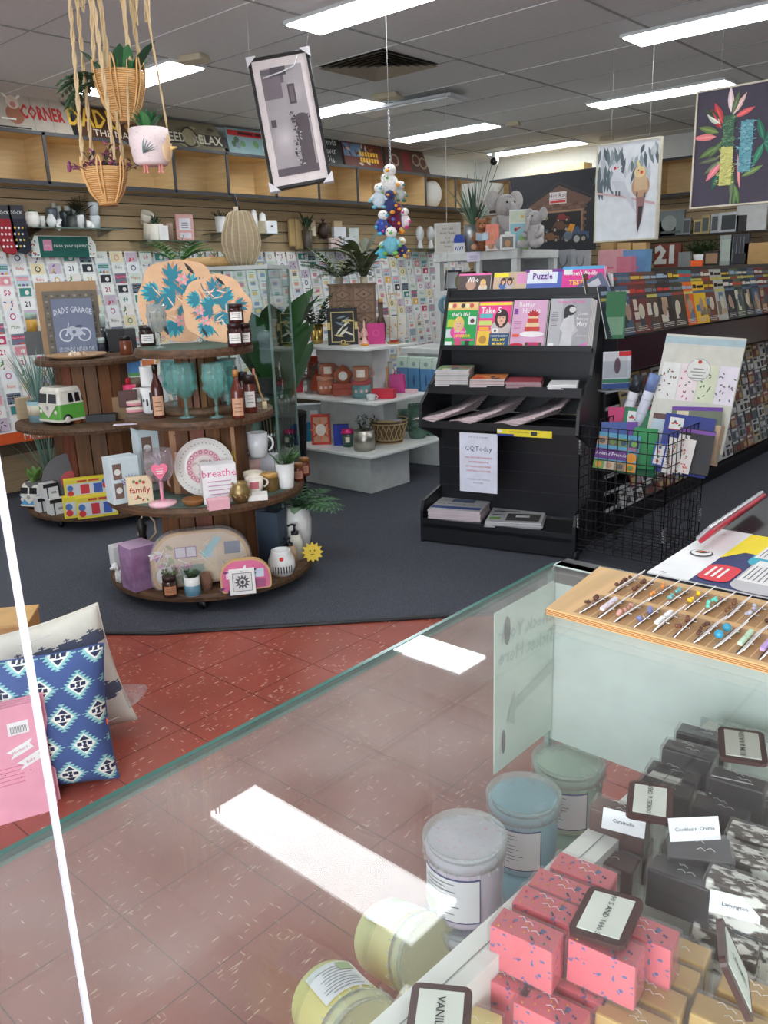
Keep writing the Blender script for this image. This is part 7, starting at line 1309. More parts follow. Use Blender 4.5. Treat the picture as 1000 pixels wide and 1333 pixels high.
# ======================= gondola magazines =======================
GM=[((46,60,70),'dark teal'),((66,60,44),'olive'),((44,48,62),'navy'),((86,66,56),'brown'),((110,66,52),'rust'),((70,90,116),'denim blue'),((220,100,40),'orange'),((226,180,40),'yellow'),((60,116,124),'turquoise'),((84,100,80),'sage'),((50,42,46),'plum black'),((176,176,168),'pale grey'),((110,52,50),'red'),((60,60,66),'charcoal')]
TI=['FOUR WHEEL','CYCLIST','CARAVAN','TRUCKS','GARDEN','TRAVEL','HISTORY','MONEY','OCEAN','BUSH','TATTOO','STYLE','SPORT','PLANES']
i=0; y=4.50
while y<9.0:
    for row,(x0,z0,hh) in enumerate(((.02,1.215,.29),(-.10,1.30,.28))):
        colr,nm=[g_ for g_ in GM if g_[1] not in('orange','yellow')][(i*5+row*7)%12] if not (row==0 and 5.55<y<5.95) else GM[6 if y<5.75 else 7]; w=.2+.02*((i+row)%3); b=MB(); b.X=Matrix.Rotation(math.radians(-14),4,'X'); r=random.Random(i*2+row)
        for k in range(3): b.bb(-w/2+.002*k,w/2+.002*k,.003*k,.003*(k+1),0,hh,M((206,206,200) if k else colr,.3))
        c=CV(b,(-w/2,0,0),(1,0,0),(0,0,1)); c.rect(.002,.002,w-.004,hh-.004,colr,0); tcol=r.choice([(206,202,190),(196,60,50),(206,170,60),(150,170,190),(110,120,130),(206,202,190)]) if sum(colr)<400 else BLACK; q0=r.uniform(.2,.6); c.rect(w*.08,hh*.84,w*q0,hh*r.uniform(.05,.1),tcol,3); c.rect(w*(.13+q0),hh*.84,w*(.78-q0),hh*.06,tcol,3); c.rect(0,hh*.72,w,hh*.06,r.choice([(150,60,50),(90,110,130),(190,180,90),(60,60,66)]),2)
        for _ in range(4): k_=r.choice([(206,196,180),(120,110,96),(60,66,70),(176,150,120),(90,120,150)]); c.rect(w*r.uniform(.05,.5),hh*r.uniform(.05,.5),w*r.uniform(.2,.45),hh*r.uniform(.12,.3),k_,1)
        c.disc(w*r.uniform(.35,.65),hh*.45,w*.17,r.choice([(170,140,120),(200,190,170),(80,90,100)]),2,hh*.16); c.lines(w*.1,hh*.05,w*.8,hh*.12,3,(200,196,190),3)
        o=solo(b,'magazine','%s magazine, %s from the wire bin in the %s row of the gondola'%(nm,nth(i+1),('front','rear')[row]),'magazine',(GX+x0-.03,y+.05*row,z0),PI/2,'magazines along the gondola')
    i+=1; y+=.19
DC=[(70,80,90),(150,150,160),(110,90,80),(180,180,176),(60,76,60),(130,60,60),(200,200,206),(90,96,120),(180,160,110),(50,50,56)]
DCN=['slate','silver','brown','pale','forest green','brick red','off-white','dusk blue','sand','black']
dm=[]
for v in range(10):
    b=MB(); w,h=.15,.11; b.bb(-w/2,w/2,0,.006,0,h,M(DC[v],.35)); c=CV(b,(-w/2,0,0),(1,0,0),(0,0,1)); c.rect(w*.1,h*.68,w*(.4+.04*v),h*.16,(206,206,200) if sum(DC[v])<420 else (60,60,70),2); c.rect(w*.08,h*.1,w*.4,h*.45,DC[(v+3)%10],1); c.rect(w*.55,h*.15,w*.36,h*.35,DC[(v+6)%10],1); o=b.obj('dvd_case'); dm.append(o.data); bpy.data.objects.remove(o)
y=4.62; i=0
while y<8.6:
    for r_ in range(8):
        z=.14+.10*r_; x=GX-.02-.018*r_-(.0); px,py,wd=proj((x,y,z+.05))
        if not(800<px<1030) : continue
        if 742<px<815: continue
        v=(i*3+r_*7+(i*r_)%3)%10; o=bpy.data.objects.new('booklet',dm[v]); COL.objects.link(o); o.matrix_world=Matrix.Translation((x,y,z))@Matrix.Rotation(PI/2,4,'Z')@Matrix.Rotation(-.25,4,'X'); tag(o,'%s booklet on the gondola face, %s row up, %s column from the wire bin'%(DCN[v],nth(r_+1),nth(i+1)),'booklet','booklets in the gondola pockets')
    y+=.165; i+=1
for k,(dx,lab) in enumerate(((0,'front'),(-.02,'middle'),(-.04,'rear'))):
    b=MB(); w,h=.15,.21; b.bb(-w/2,w/2,0,.006,0,h,M((226,230,236),.3)); c=CV(b,(-w/2,0,0),(1,0,0),(0,0,1)); c.rect(w*.06,h*.3,w*.88,h*.66,(206,206,210),0); c.disc(w*.55,h*.62,w*.12,(110,80,96),1,h*.22); c.rect(0,0,w,h*.14,(50,90,160),1); c.rect(0,h*.16,w,h*.1,(60,140,100),1); c.rect(w*.6,h*.88,w*.4,h*.12,(200,50,50),1)
    solo(b,'puzzle_book','%s pale puzzle book in the clear holder on the end of the rack'%lab,'book',(GX+.03,4.44+.012*k,.93),.75,'puzzle books in the clear holder')
b=MB(); b.bb(-.09,.09,-.02,-.017,0,.17,M((236,240,242),.05,0,'clear')); b.bb(-.09,.09,-.02,.05,-.004,0,M((236,240,242),.1,0,'clear',.3)); solo(b,'brochure_holder','clear acrylic holder on the side of the rack','holder',(GX+.03,4.44,.92),.75)
b=MB(); b.bb(-.055,.055,0,.004,0,.26,M((60,120,80),.4)); CV(b,(-.055,0,0),(1,0,0),(0,0,1)).rect(.01,.02,.09,.1,(120,160,130),0); solo(b,'magazine','green spined magazine in the clear pocket at the gondola corner','magazine',(GX+.0,4.47,1.21),.7)
for k in range(5):
    b=MB(); b.X=Matrix.Rotation(-.5+.1*k,4,'Y'); b.bb(-.09,.09,0,.004,0,.19,M([(40,50,100),(226,226,230),(60,60,90),(206,200,190),(226,232,236)][k],.35)); CV(b,(-.1,0,0),(1,0,0),(0,0,1)).rect(.02,.13,.14,.04,[(200,200,206),(60,80,150),(226,226,226),(90,120,90),(80,120,180)][k],0); solo(b,'magazine',['navy','white','indigo','cream','pale blue'][k]+' magazine leaning crookedly behind the rack top','magazine',(GX-.10-.03*k,4.50+.05*k,1.37),.4,'leaning magazines at the gondola corner')
# ======================= wire bin contents =======================
BX,BY=-1.907,4.265
def binitem(name,lab,cat,px,yb,yt,wp,y_off,colr,fn=None,th=.02,tilt=-.35,rz=.1,grp=None,zb=None,shear=0):
    # stands in the bin at depth y_off in front/behind its centre
    P=aty(px,yb,BY+y_off); s=mpp(P); w=wp*s; zt=ztop(P,yt); h=(zt-P.z)/math.cos(tilt); b=MB(); b.X=Matrix.Rotation(tilt,4,'X')@Matrix.Rotation(shear,4,'Y'); b.bb(-w/2,w/2,0,th,0,h,M(colr,.35))
    if fn: fn(CV(b,(-w/2,0,0),(1,0,0),(0,0,1)),w,h)
    return solo(b,name,lab,cat,P,face(P)+rz,grp)
def animals(c,w,h):
    c.rect(0,0,w,h,(90,160,190),0); cols=[(120,170,80),(206,190,160),(150,130,100),(226,150,50),(190,150,120),(96,90,84),(110,140,70),(60,80,110)]
    for k in range(4): c.rect(w*.25*k,0,w*.24,h*.24,cols[k],1); c.rect(w*.25*k,h*.66,w*.24,h*.22,cols[k+4],1); c.disc(w*(.12+.25*k),h*.11,w*.07,cols[(k+3)%8],2); c.disc(w*(.12+.25*k),h*.76,w*.07,cols[(k+5)%8],2)
    c.rect(0,h*.28,w*.75,h*.28,(110,60,140),2); c.text('Animal Friends',w*.38,h*.42,h*.13,WHITE,3,.005); c.text('2022',w*.84,h*.62,h*.13,(206,60,90),3,.02); c.disc(w*.86,h*.38,w*.12,(226,150,50),2)
def bigcal(c,w,h):
    c.rect(0,h*.92,w,h*.06,(176,200,206),1); c.rect(w*.02,h*.0,w*.96,h*.9,(216,216,204),0); P_=[(236,236,232),(240,226,228),(222,228,200),(236,230,240)]
    r=random.Random(6)
    for k in range(4):
        c.rect(w*(.04+.24*k),h*.42,w*.23,h*.33,P_[k],1)
        for _ in range(14): c.leaf(w*(.06+.24*k+r.uniform(0,.17)),h*r.uniform(.45,.71),.018,.008,r.uniform(0,6),[(120,80,60),(206,90,110),(90,120,70),(110,110,120)][k] if r.random()<.7 else (90,130,90),2)
    c.disc(w*.5,h*.70,w*.15,(170,176,170),3,n=32); c.disc(w*.5,h*.70,w*.142,(232,232,226),4,n=32); c.disc(w*.5,h*.77,w*.025,(190,80,60),5); c.lines(w*.4,h*.62,w*.2,h*.11,4,(150,156,150),5)
    c.rect(w*.05,h*.02,w*.36,h*.24,(196,214,226),1); c.rect(w*.05,h*.24,w*.36,h*.05,(110,80,76),2); c.disc(w*.23,h*.12,w*.06,WHITE,2); c.disc(w*.23,h*.12,w*.05,(206,222,230),3); c.rect(w*.44,h*.02,w*.18,h*.14,(196,186,150),1); c.rect(w*.63,h*.02,w*.16,h*.14,(230,230,236),1); c.rect(w*.8,h*.02,w*.16,h*.14,(140,200,210),1); [c.leaf(w*.71,h*.05,.04,.006,.8+.4*k,(110,90,150),2) for k in range(5)]; c.rect(w*.44,h*.18,w*.42,h*.14,(226,226,236),1)
binitem('calendar','large botanical calendar in clear wrap, tallest item in the wire bin','calendar',888,585,441,100,.17,(214,214,204),bigcal,.02,-.35,-.22,shear=.06)
for px,l,colr in((832,'left, with a dark capped end',(226,226,232)),(851,'right, with a blue capped end',(214,218,232))):
    P=aty(px-34,590,BY+.16); b=MB(); b.X=Matrix.Rotation(.22,4,'Y')@Matrix.Rotation(-.2,4,'X'); b.cyl((0,0,0),.03,.42,M(colr,.2),18); b.cyl((0,0,.37),.031,.10,M((44,48,56) if px<840 else (120,140,190),.3),18); [b.tube([(.031*math.cos(a),.031*math.sin(a),z) for a in [k*PI/8 for k in range(17)]],.0012,M((176,176,184)),4) for z in(.08,.16,.24,.32)]; solo(b,'rolled_calendar','rolled planner tube, '+l,'calendar',P,0,'rolled planners in the wire bin')
def stick(w_,h_): return lambda c,w,h:(c.rect(w*.1,h*.74,w*.28,h*.2,(232,232,228),0),[c.leaf(w*(.13+.05*k),h*.84,.02,.012,k,[(206,60,60),(90,130,90),(60,80,110)][k%3],1) for k in range(5)],c.rect(w*.1,h*.73,w*.28,h*.015,(200,60,60),1))
binitem('diary','hot pink diary peeping above the green one in the wire bin','diary',822,600,533,60,.13,(206,40,110),None,.015,-.3); binitem('diary','large green hardcover diary on the left of the wire bin','diary',826,618,536,50,.08,(20,120,76),stick(0,0),.02,-.35,.05,shear=.12); binitem('diary','smaller bright green diary behind the animal calendar','diary',835,610,560,30,.02,(30,150,80),None,.02,-.3,shear=.1)
binitem('diary','purple edged olive planner in the middle of the wire bin','diary',902,600,533,62,.11,(110,120,96),lambda c,w,h:(c.rect(0,h*.93,w,h*.07,(110,60,160),0),c.rect(w*.1,h*.72,w*.24,h*.2,(226,214,180),0)),.02,-.3,-.05)
binitem('diary','navy blue diary with a floral sticker on the right of the wire bin','diary',885,618,545,62,.03,(36,54,140),stick(0,0),.02,-.35,.0,shear=.12); binitem('diary','black diary with a lilac band in front of the navy one','diary',898,616,562,44,-.03,(34,34,40),lambda c,w,h:c.rect(0,h*.9,w,h*.08,(130,80,170),0),.02,-.35,.0,shear=.12); binitem('diary','blue and violet notebook behind the animal calendar','diary',806,606,552,46,-.02,(60,90,160),lambda c,w,h:c.rect(w*.7,0,w*.3,h,(110,70,160),0),.015,-.3)
binitem('calendar','animal photo calendar reading Animal Friends at the bin front','calendar',799,612,569,54,-.10,(110,150,110),animals,.008,-.5,.0,shear=.12)
for k,(px,yt,l) in enumerate(((868,572,'left'),(880,568,'middle'),(889,574,'right'))): binitem('bookmark','floral white bookmark, %s of the fanned three in the wire bin'%l,'bookmark',px,616,yt,14,-.08-.01*k,(232,228,224),lambda c,w,h:[c.leaf(w*random.uniform(.2,.7),h*random.uniform(.05,.9),.016,.008,random.uniform(0,6),random.choice([(206,80,70),(226,140,120),(120,140,110)]),0) for _ in range(12)],.002,-.35,.1,'floral bookmarks',shear=.2)
binitem('bookmark','blue edged sticker sheet in the wire bin beside the bookmarks','sticker sheet',855,606,578,16,-.05,(60,90,180),lambda c,w,h:(c.rect(w*.12,h*.06,w*.7,h*.88,(232,230,228),0),[c.disc(w*.45,h*(.2+.2*k),.008,[(206,60,60),(90,130,90),(226,150,160),(60,90,130)][k],1) for k in range(4)]),.002,-.35,.1,shear=.2); binitem('folder','tan and white folders at the right end of the wire bin','folder',922,605,556,14,.12,(206,180,150),None,.05,-.3,-.4)
# ======================= hanging things =======================
JUTE=M((196,170,130),.9); RAT=M((206,156,96),.6,0,'weave')
def rope(b,p0,p1,r=.0055):
    p0,p1=Vector(p0),Vector(p1); d=p1-p0; n=max(8,int(d.length/.02)); u=d.orthogonal().normalized(); v=d.cross(u).normalized()
    for ph in(0,PI): b.tube([p0+d*i/n+(u*math.cos(i*1.1+ph)+v*math.sin(i*1.1+ph))*r*.6 for i in range(n+1)],r*.7,JUTE,5,False)
def hangpot(lab,pxc,pyt,pyb,wp,W_,topof,plantf,top_px):
    c=EYE+ray(pxc,pyt)*W_; s=W_/FPX; r=wp*s/2; h=(c.z-ztop(c,pyb)); t=thing('hanging_planter',lab,'hanging planter',(c.x,c.y,c.z-h),face(c)); R3=M((214,168,108),.6)
    b=MB(); b.lathe([(0,0),(r*.42,0),(r*.45,.006),(r*.40,.012),(r*.72,h*.35),(r*.95,h*.75),(r,h),(r*.93,h),(r*.85,h*.7),(0,h*.6)],RAT,n=36); b.obj('basket',t)
    b=MB()
    for k in range(6):
        a=k*PI/3+.3
        for d in(-.09,.09): b.tube([(r*.44*math.cos(a),r*.44*math.sin(a),.01),(r*.76*math.cos(a+d),r*.76*math.sin(a+d),h*.35),(r*1.0*math.cos(a+d),r*1.0*math.sin(a+d),h*.75),(r*1.05*math.cos(a+d),r*1.05*math.sin(a+d),h*1.05)],.0028,R3,5,False)
        b.tube([(r*1.05*math.cos(a+q_),r*1.05*math.sin(a+q_),h*(1.05+.22*math.cos(q_/.09*PI/2))) for q_ in(-.09,-.045,0,.045,.09)],.0028,R3,5,False)
    b.obj('cane_loops',t)
    b=MB(); top=Vector((0,0,h+topof))
    for k in range(3 if W_<0 else 4):
        a=k*PI/2+.5; rope(b,(r*1.03*math.cos(a),r*1.03*math.sin(a),h*1.15),(top.x+.02*math.cos(a),top.y+.02*math.sin(a),top.z))
    b.obj('ropes',t); plantf(t,r,h); return t,c
rr=random.Random(4)
def p1f(t,r,h):
    b=MB(); g1,g2=M((70,128,84),.35),M((44,88,60),.4)
    for k in range(12): a=rr.uniform(0,6.28); b.leaf((.3*r*math.cos(a),.3*r*math.sin(a),h*.7),(math.cos(a)*.7,math.sin(a)*.7,1),.13 if k%3 else .16,.05,g1 if k%2 else g2,.5,5)
    b.obj('leaves',t); b=MB()
    for k in range(9): a=PI+rr.uniform(-.7,.7); b.frond((-.6*r,0,h*.8),(math.cos(a),math.sin(a)*.8,rr.uniform(-.1,.7)),.16,M((66,96,62),.6),.3,1.6,9,.3)
    b.obj('fern',t)
t1,c1=hangpot('larger woven cane hanging basket with green leaves and fern',155,95,160,64,2.5,1.0-.22,p1f,0)
def p2f(t,r,h):
    b=MB(); 
    for k in range(26):
        a=rr.uniform(0,6.28); d=Vector((math.cos(a)*.9,math.sin(a)*.9,rr.uniform(.2,1.3))).normalized(); l=rr.uniform(.05,.11); b.tube([(0,0,h*.7),tuple(Vector((0,0,h*.75))+d*l)],.0012,M((80,90,60)),3,False)
        for _ in range(6): p=Vector((0,0,h*.75))+d*l*rr.uniform(.5,1.1); b.leaf(p,(rr.uniform(-1,1),rr.uniform(-1,1),rr.uniform(-.5,1)),.018,.012,M(rr.choice([(140,60,110),(110,44,86),(160,90,130),(70,60,60)]),.6),.3,2)
    for k in range(5): d=Vector((-1,rr.uniform(-.3,.3),rr.uniform(-.2,.2))).normalized(); b.tube([(-r*.8,0,h),tuple(Vector((-r*.8,0,h))+d*.05)],.001,M((120,60,90)),3,False); b.ball(Vector((-r*.8,0,h))+d*.05,.006,M((130,56,96)),6,5)
    b.obj('heather',t)
hangpot('smaller woven cane hanging basket with purple heather below the larger one',136,219,268,56,2.5,1.0,p2f,0)
# bird pot
c=EYE+ray(193,168)*2.5; s=2.5/FPX; r=26*s; h=44*s; t=thing('hanging_planter','pale pink speckled bird shaped pot with a succulent and little pink legs','hanging planter',(c.x,c.y,c.z-h),face(c)); b=MB(); sp=M((226,208,206),.6,0,'speckle',(.50,.40,.42,1)); b.lathe([(0,0),(r*.78,0),(r*.86,h*.08),(r,h*.6),(r*.96,h),(r*.88,h),(0,h*.9)],sp,n=32); b.obj('pot',t)
b=MB(); b.X=Matrix.Translation((r*.82,-r*.42,h*.48))@Matrix.Rotation(.95,4,'Z')@Matrix.Rotation(0,4,'X'); b.ball((0,0,0),(r*.42,.006,h*.42),M((222,190,150),.6),20,12); b.obj('face',t); b=MB(); b.X=Matrix.Translation((r*.9,-r*.5,h*.5)); [b.ball((x,0,.01),.003,M(BLACK),8,6) for x in(-.010,.008)]; b.obj('eyes',t)
b=MB(); b.X=Matrix.Translation((r*.98,-r*.55,h*.42))@Matrix.Rotation(PI/2-.2,4,'Y'); b.lathe([(.007,0),(.001,.022)],M((226,190,110),.4),n=8); b.obj('beak',t)
b=MB(); [b.leaf((-r*.35,-r*.97,h*.25),(.5+.2*k,-.05,.7-.1*k),h*.42,.014,M((176,196,196),.5),.1,4) for k in range(-2,4)]; [b.leaf((-r*1.0,0,h*.55),(-.8,0,.6-.25*k),.03,.012,M((186,200,200),.5),.1,3) for k in range(3)]; b.obj('wing',t)
for x in(-.3,.42): b=MB(); [b.tube([(r*x+q_,-r*.3,.0),(r*x+q_,-r*.35,-.02),(r*x+q_*1.6,-r*.5,-.024)],.0035,M((226,150,140),.5),6) for q_ in(-.004,.004)]; b.obj('leg',t)
b=MB(); g1,g2=M((60,116,64),.4),M((40,84,52),.4)
for k in range(20): a=k*2.4; b.leaf((0,0,h*.85),(math.cos(a)*(.3+.05*k),math.sin(a)*(.3+.05*k),1),.075,.026,g1 if k%2 else g2,-.1,4,.4)
b.obj('succulent',t); b=MB(); [rope(b,(x*r*.95,0,h*.9),(x*r*.1-.0,0,h+.62),.003) for x in(-1,1)]; b.obj('ropes',t)
b=MB(); r=random.Random(2); 
for q_ in ((106,-60,20),(172,-60,45),(188,-60,38)):
    p0=EYE+ray(q_[0],q_[1])*2.5; p1=EYE+ray(q_[0]+4,q_[2])*2.5
    for k in range(5): b.tube([p0+Vector((r.uniform(-.01,.01),0,0)),(p0+p1)/2+Vector((r.uniform(-.02,.02),r.uniform(-.01,.01),0)),p1+Vector((r.uniform(-.02,.02),0,r.uniform(0,.03)))],.002,JUTE,4,False)
solo(b,'jute_tassels','frayed jute rope ends dangling above the hanging baskets','rope',(0,0,0))
# plush garland
t=thing('plush_garland','x','garland',(0,0,0)); bpy.data.objects.remove(t)
c0=EYE+ray(508,215)*4.5; b=MB(); p=EYE+ray(505,150)*4.5
n=14
for i in range(n):
    z0=p.z-(p.z-c0.z)*i/n; b.X=Matrix.Translation((c0.x,c0.y,z0))@Matrix.Rotation(PI/2*(i%2),4,'Z'); b.tube([(.006*math.cos(a),0,.013*math.sin(a)) for a in [k*PI/5 for k in range(11)]],.0022,M((196,200,204),.3,.9),4)
b.X=Matrix.Identity(4); b.tube([(c0.x,c0.y,p.z),(c0.x,c0.y,ZC)],.0012,M((200,200,200)),4); solo(b,'chain','thin silver chain holding up the plush garland','chain',(0,0,0))
PLU=[(508,228,.105,(232,232,226),(226,160,60),'white duckling with an orange beak at the top'),(524,262,.0,(0,0,0),(0,0,0),''),(493,250,.085,(206,222,230),(120,190,210),'white and sky blue toy at the upper left'),(514,278,.105,(110,30,70),(236,150,50),'maroon toy with an orange button in the middle'),(497,285,.085,(60,80,160),(80,180,210),'blue patterned toy at the lower left'),(527,280,.07,(230,222,224),(214,50,130),'white toy with magenta feet at the right'),(509,308,.095,(120,190,206),(120,180,90),'aqua toy with a white head at the bottom'),(522,318,.07,(50,56,110),(230,190,80),'navy star patterned toy at the bottom right'),(500,236,.07,(232,232,228),(110,190,90),'small white toy with green hands at the upper left'),(520,245,.07,(190,200,196),(60,120,110),'grey white toy with a teal back at the upper right'),(508,258,.08,(50,60,110),(236,160,60),'navy toy with orange feet above the maroon one'),(498,322,.06,(90,190,214),(90,190,214),'light blue toy dangling at the very bottom')]
for i,(px,py,sz,c1_,c2_,l) in enumerate(PLU):
    if not l: continue
    P=EYE+ray(px,py)*(4.5+(.03 if i%2 else -.03)); t=thing('plush_toy','plush '+l+' of the hanging garland','soft toy',P,face(P)+(i%5-2)*.3,'plush toys of the hanging garland'); m1=M(c1_,.9,0,'plush'); hd=M((234,234,230),.9,0,'plush')
    b=MB(); b.ball((0,0,-sz*.45),(sz*.42,sz*.36,sz*.52),m1,16,10); b.ball((sz*.05,-sz*.1,sz*.22),(sz*.34,sz*.32,sz*.30),hd if i not in(3,10) else m1,16,10); [b.tube([(s_*sz*.3,0,-sz*.25),(s_*sz*.55,-sz*.15,-sz*.5)],[sz*.12,sz*.09],m1,8) for s_ in(-1,1)]; b.obj('body',t)
    b=MB(); m2=M(c2_,.8); [b.ball((s_*sz*.3,-sz*.2,-sz*.92),(sz*.17,sz*.2,sz*.12),m2,10,8) for s_ in(-1,1)]; [b.ball((s_*sz*.58,-sz*.17,-sz*.52),sz*.11,m2,8,6) for s_ in(-1,1)]; b.ball((sz*.12,-sz*.42,sz*.18),(sz*.12,sz*.13,sz*.08),m2,8,6); b.obj('feet_hands_and_beak',t)
    b=MB(); [b.ball((sz*.05+s_*sz*.13,-sz*.39,sz*.3),sz*.035,M(BLACK,.2),6,5) for s_ in(-1,1)]; 
    if i in(3,4,7): [b.ball((x*sz,-sz*.33,z*sz),(sz*.09,sz*.04,sz*.09),M(cc,.8),8,6) for x,z,cc in((.1,-.5,(236,150,50)),(-.2,-.3,(90,120,200)),(.22,-.8,(226,200,90)),(-.15,-.75,(200,90,150)))]
    b.obj('eyes_and_buttons',t)
# ======================= paintings =======================
def strings(b,w,h,z,top):
    for x in(-w*.3,w*.3): b.tube([(x,.02,h),(x,.02,top-z)],.0009,M((190,190,186)),3,False)
# framed monochrome picture (tilted)
W_=4.5; TL,TR,BR,BL=[EYE+ray(*q_)*d for q_,d in(((326,82),4.5),((407,59),4.5),((427,240),4.5),((350,246),4.5))]
ux=((TR-TL)+(BR-BL))/2; w=ux.length; ux.normalize(); uz=((TL-BL)+(TR-BR))/2; h=uz.length; uz=(uz-ux*uz.dot(ux)).normalized(); uy=uz.cross(ux); ctr=(TL+TR+BR+BL)/4-ux*w/2-uz*h/2
t=thing('framed_picture','hung black framed monochrome picture in plastic wrap with white corner guards','picture',(0,0,0)); t.matrix_world=Matrix(((ux.x,uy.x,uz.x,ctr.x),(ux.y,uy.y,uz.y,ctr.y),(ux.z,uy.z,uz.z,ctr.z),(0,0,0,1)))
b=MB(); fw=.018; fk=M((30,28,30),.25)
for a in((0,w,0,fw),(0,w,h-fw,h),(0,fw,fw,h-fw),(w-fw,w,fw,h-fw)): b.bb(a[0],a[1],-.012,.014,a[2],a[3],fk)
b.obj('frame',t,.002)
b=MB(); b.bb(fw,w-fw,-.004,.008,fw,h-fw,M((240,228,226),.5)); c=CV(b,(fw,-.004,fw),(1,0,0),(0,0,1)); W2,H2=w-2*fw,h-2*fw; c.rect(W2*.12,H2*.07,W2*.76,H2*.86,(178,170,172),0)
def soft(x,y,rx,ry,c0_,c1_,n=7,l=1):
    for k in range(n): q_=k/(n-1); c.disc(W2*x,H2*y,W2*rx*(1-q_*.8),tuple(int(c0_[i]+(c1_[i]-c0_[i])*q_) for i in range(3)),l+k*.3,H2*ry*(1-q_*.8),24)
c.rect(W2*.12,H2*.8,W2*.4,H2*.12,(110,102,110),1); c.rect(W2*.3,H2*.86,W2*.28,H2*.07,(84,78,86),2); c.rect(W2*.12,H2*.68,W2*.34,H2*.2,(130,120,126),1.5); soft(.36,.36,.22,.14,(182,174,176),(214,206,208)); soft(.66,.72,.18,.12,(180,172,174),(204,196,198),5)
c.rect(W2*.56,H2*.62,W2*.13,H2*.16,(90,82,86),5); c.rect(W2*.59,H2*.64,W2*.07,H2*.12,(120,110,114),5.5); c.rect(W2*.16,H2*.46,W2*.09,H2*.06,(84,74,76),5); c.rect(W2*.60,H2*.10,W2*.24,H2*.40,(92,80,86),5); c.disc(W2*.72,H2*.50,W2*.12,(92,80,86),5,H2*.04); c.rect(W2*.12,H2*.07,W2*.76,H2*.06,(96,86,92),4)
r=random.Random(3)
for k in range(60): y=r.uniform(.12,.55); c.leaf(W2*(.58+r.uniform(-.05,.03)+.04*math.sin(y*20)),H2*y,.02,.008,r.uniform(0,6),r.choice([(70,62,66),(110,100,104),(196,190,190),(56,50,54)]),7)
for k in range(14): c.leaf(W2*r.uniform(.55,.85),H2*r.uniform(.47,.53),.016,.008,r.uniform(0,6),(80,72,76),7)
b.obj('print',t)
wm_=M((236,234,236),.4); g=.05
for x,z,sx_,sz_ in((0,0,1,1),(w,0,-1,1),(0,h,1,-1),(w,h,-1,-1)): b=MB(); b.add([(x-.008*sx_,-.016,z-.008*sz_),(x+g*sx_,-.016,z-.008*sz_),(x-.008*sx_,-.016,z+g*sz_),(x-.008*sx_,.018,z-.008*sz_),(x+g*sx_,.018,z-.008*sz_),(x-.008*sx_,.018,z+g*sz_)],[(0,1,2),(3,5,4),(0,3,4,1),(0,2,5,3)],wm_); b.obj('corner_guard',t)
b=MB(); n=8; vs=[(w*i/n,-.018+.003*math.sin(i*1.7+j),h*j/n) for j in range(n+1) for i in range(n+1)]; b.add(vs,[(j*(n+1)+i,j*(n+1)+i+1,(j+1)*(n+1)+i+1,(j+1)*(n+1)+i) for j in range(n) for i in range(n)],M((252,252,252),.1,0,'clear',.02),True)
b.tube([(w*.2,-.022,h*.83),(w*.5,-.024,h*.85),(w*.72,-.024,h*.88),(w*.8,-.022,h*.95)],.004,M((232,232,236),.15),5); b.obj('plastic_wrap',t)
b=MB(); P1=Vector((TR.x,TR.y,ZC)); iv=t.matrix_world.inverted(); b.tube([(w*.97,0,h),tuple(iv@Vector((TR.x,TR.y,ZC)))],.001,M((200,200,200)),4); b.tube([(w*.03,0,h),tuple(iv@Vector((TL.x,TL.y,ZC)))],.001,M((200,200,200)),4); b.obj('hanging_string',t)
# garage painting
x0,x1,z0,z1,Y=-5.2,-4.2,1.80,2.57,8.0; w,h=x1-x0,z1-z0; t=thing('canvas_painting','large dark canvas painting of a brick garage full of toy cars','painting',((x0+x1)/2,Y,z0),0); b=MB(); b.bb(-w/2,w/2,0,.03,0,h,M((30,32,40),.6)); c=CV(b,(-w/2,0,0),(1,0,0),(0,0,1)); BRK=(96,70,58); 
c.poly([(w*.24,h*.22),(w*.88,h*.22),(w*.88,h*.62),(w*.24,h*.62)],BRK,1); c.poly([(w*.22,h*.60),(w*.58,h*.84),(w*.96,h*.64),(w*.90,h*.58),(w*.24,h*.58)],BRK,1); c.poly([(w*.2,h*.6),(w*.58,h*.86),(w*.98,h*.65),(w*.97,h*.68),(w*.58,h*.89),(w*.2,h*.63)],(46,40,42),2)
for j in range(9):
    for i in range(9): c.rect(w*(.25+.07*i+(j%2)*.03),h*(.26+.04*j),w*.06,h*.028,(112,82,66) if (i+j)%3 else (84,58,48),2)
c.rect(w*.30,h*.20,w*.54,h*.32,(28,26,28),3); c.rect(w*.28,h*.5,w*.58,h*.025,(140,110,84),4); c.rect(w*.28,h*.2,w*.02,h*.31,(130,100,78),4); c.rect(w*.84,h*.2,w*.02,h*.31,(130,100,78),4)
c.rect(w*.47,h*.67,w*.2,h*.09,(206,196,196),4); c.text('Hot Rod',w*.57,h*.715,.06,(90,80,90),5,.005); c.rect(w*.47,h*.61,w*.2,h*.055,(196,180,176),4); c.rect(w*.48,h*.625,w*.18,h*.025,(190,40,40),5)
def car(x,y,s_,colr,l=6): c.poly([(x,y),(x+s_,y),(x+s_*.98,y+s_*.2),(x+s_*.7,y+s_*.24),(x+s_*.6,y+s_*.38),(x+s_*.25,y+s_*.38),(x+s_*.12,y+s_*.2)],colr,l); [c.disc(x+s_*k,y,s_*.13,(40,38,40),l+1) for k in(.2,.8)]; [c.disc(x+s_*k,y,s_*.07,(150,140,130),l+2) for k in(.2,.8)]
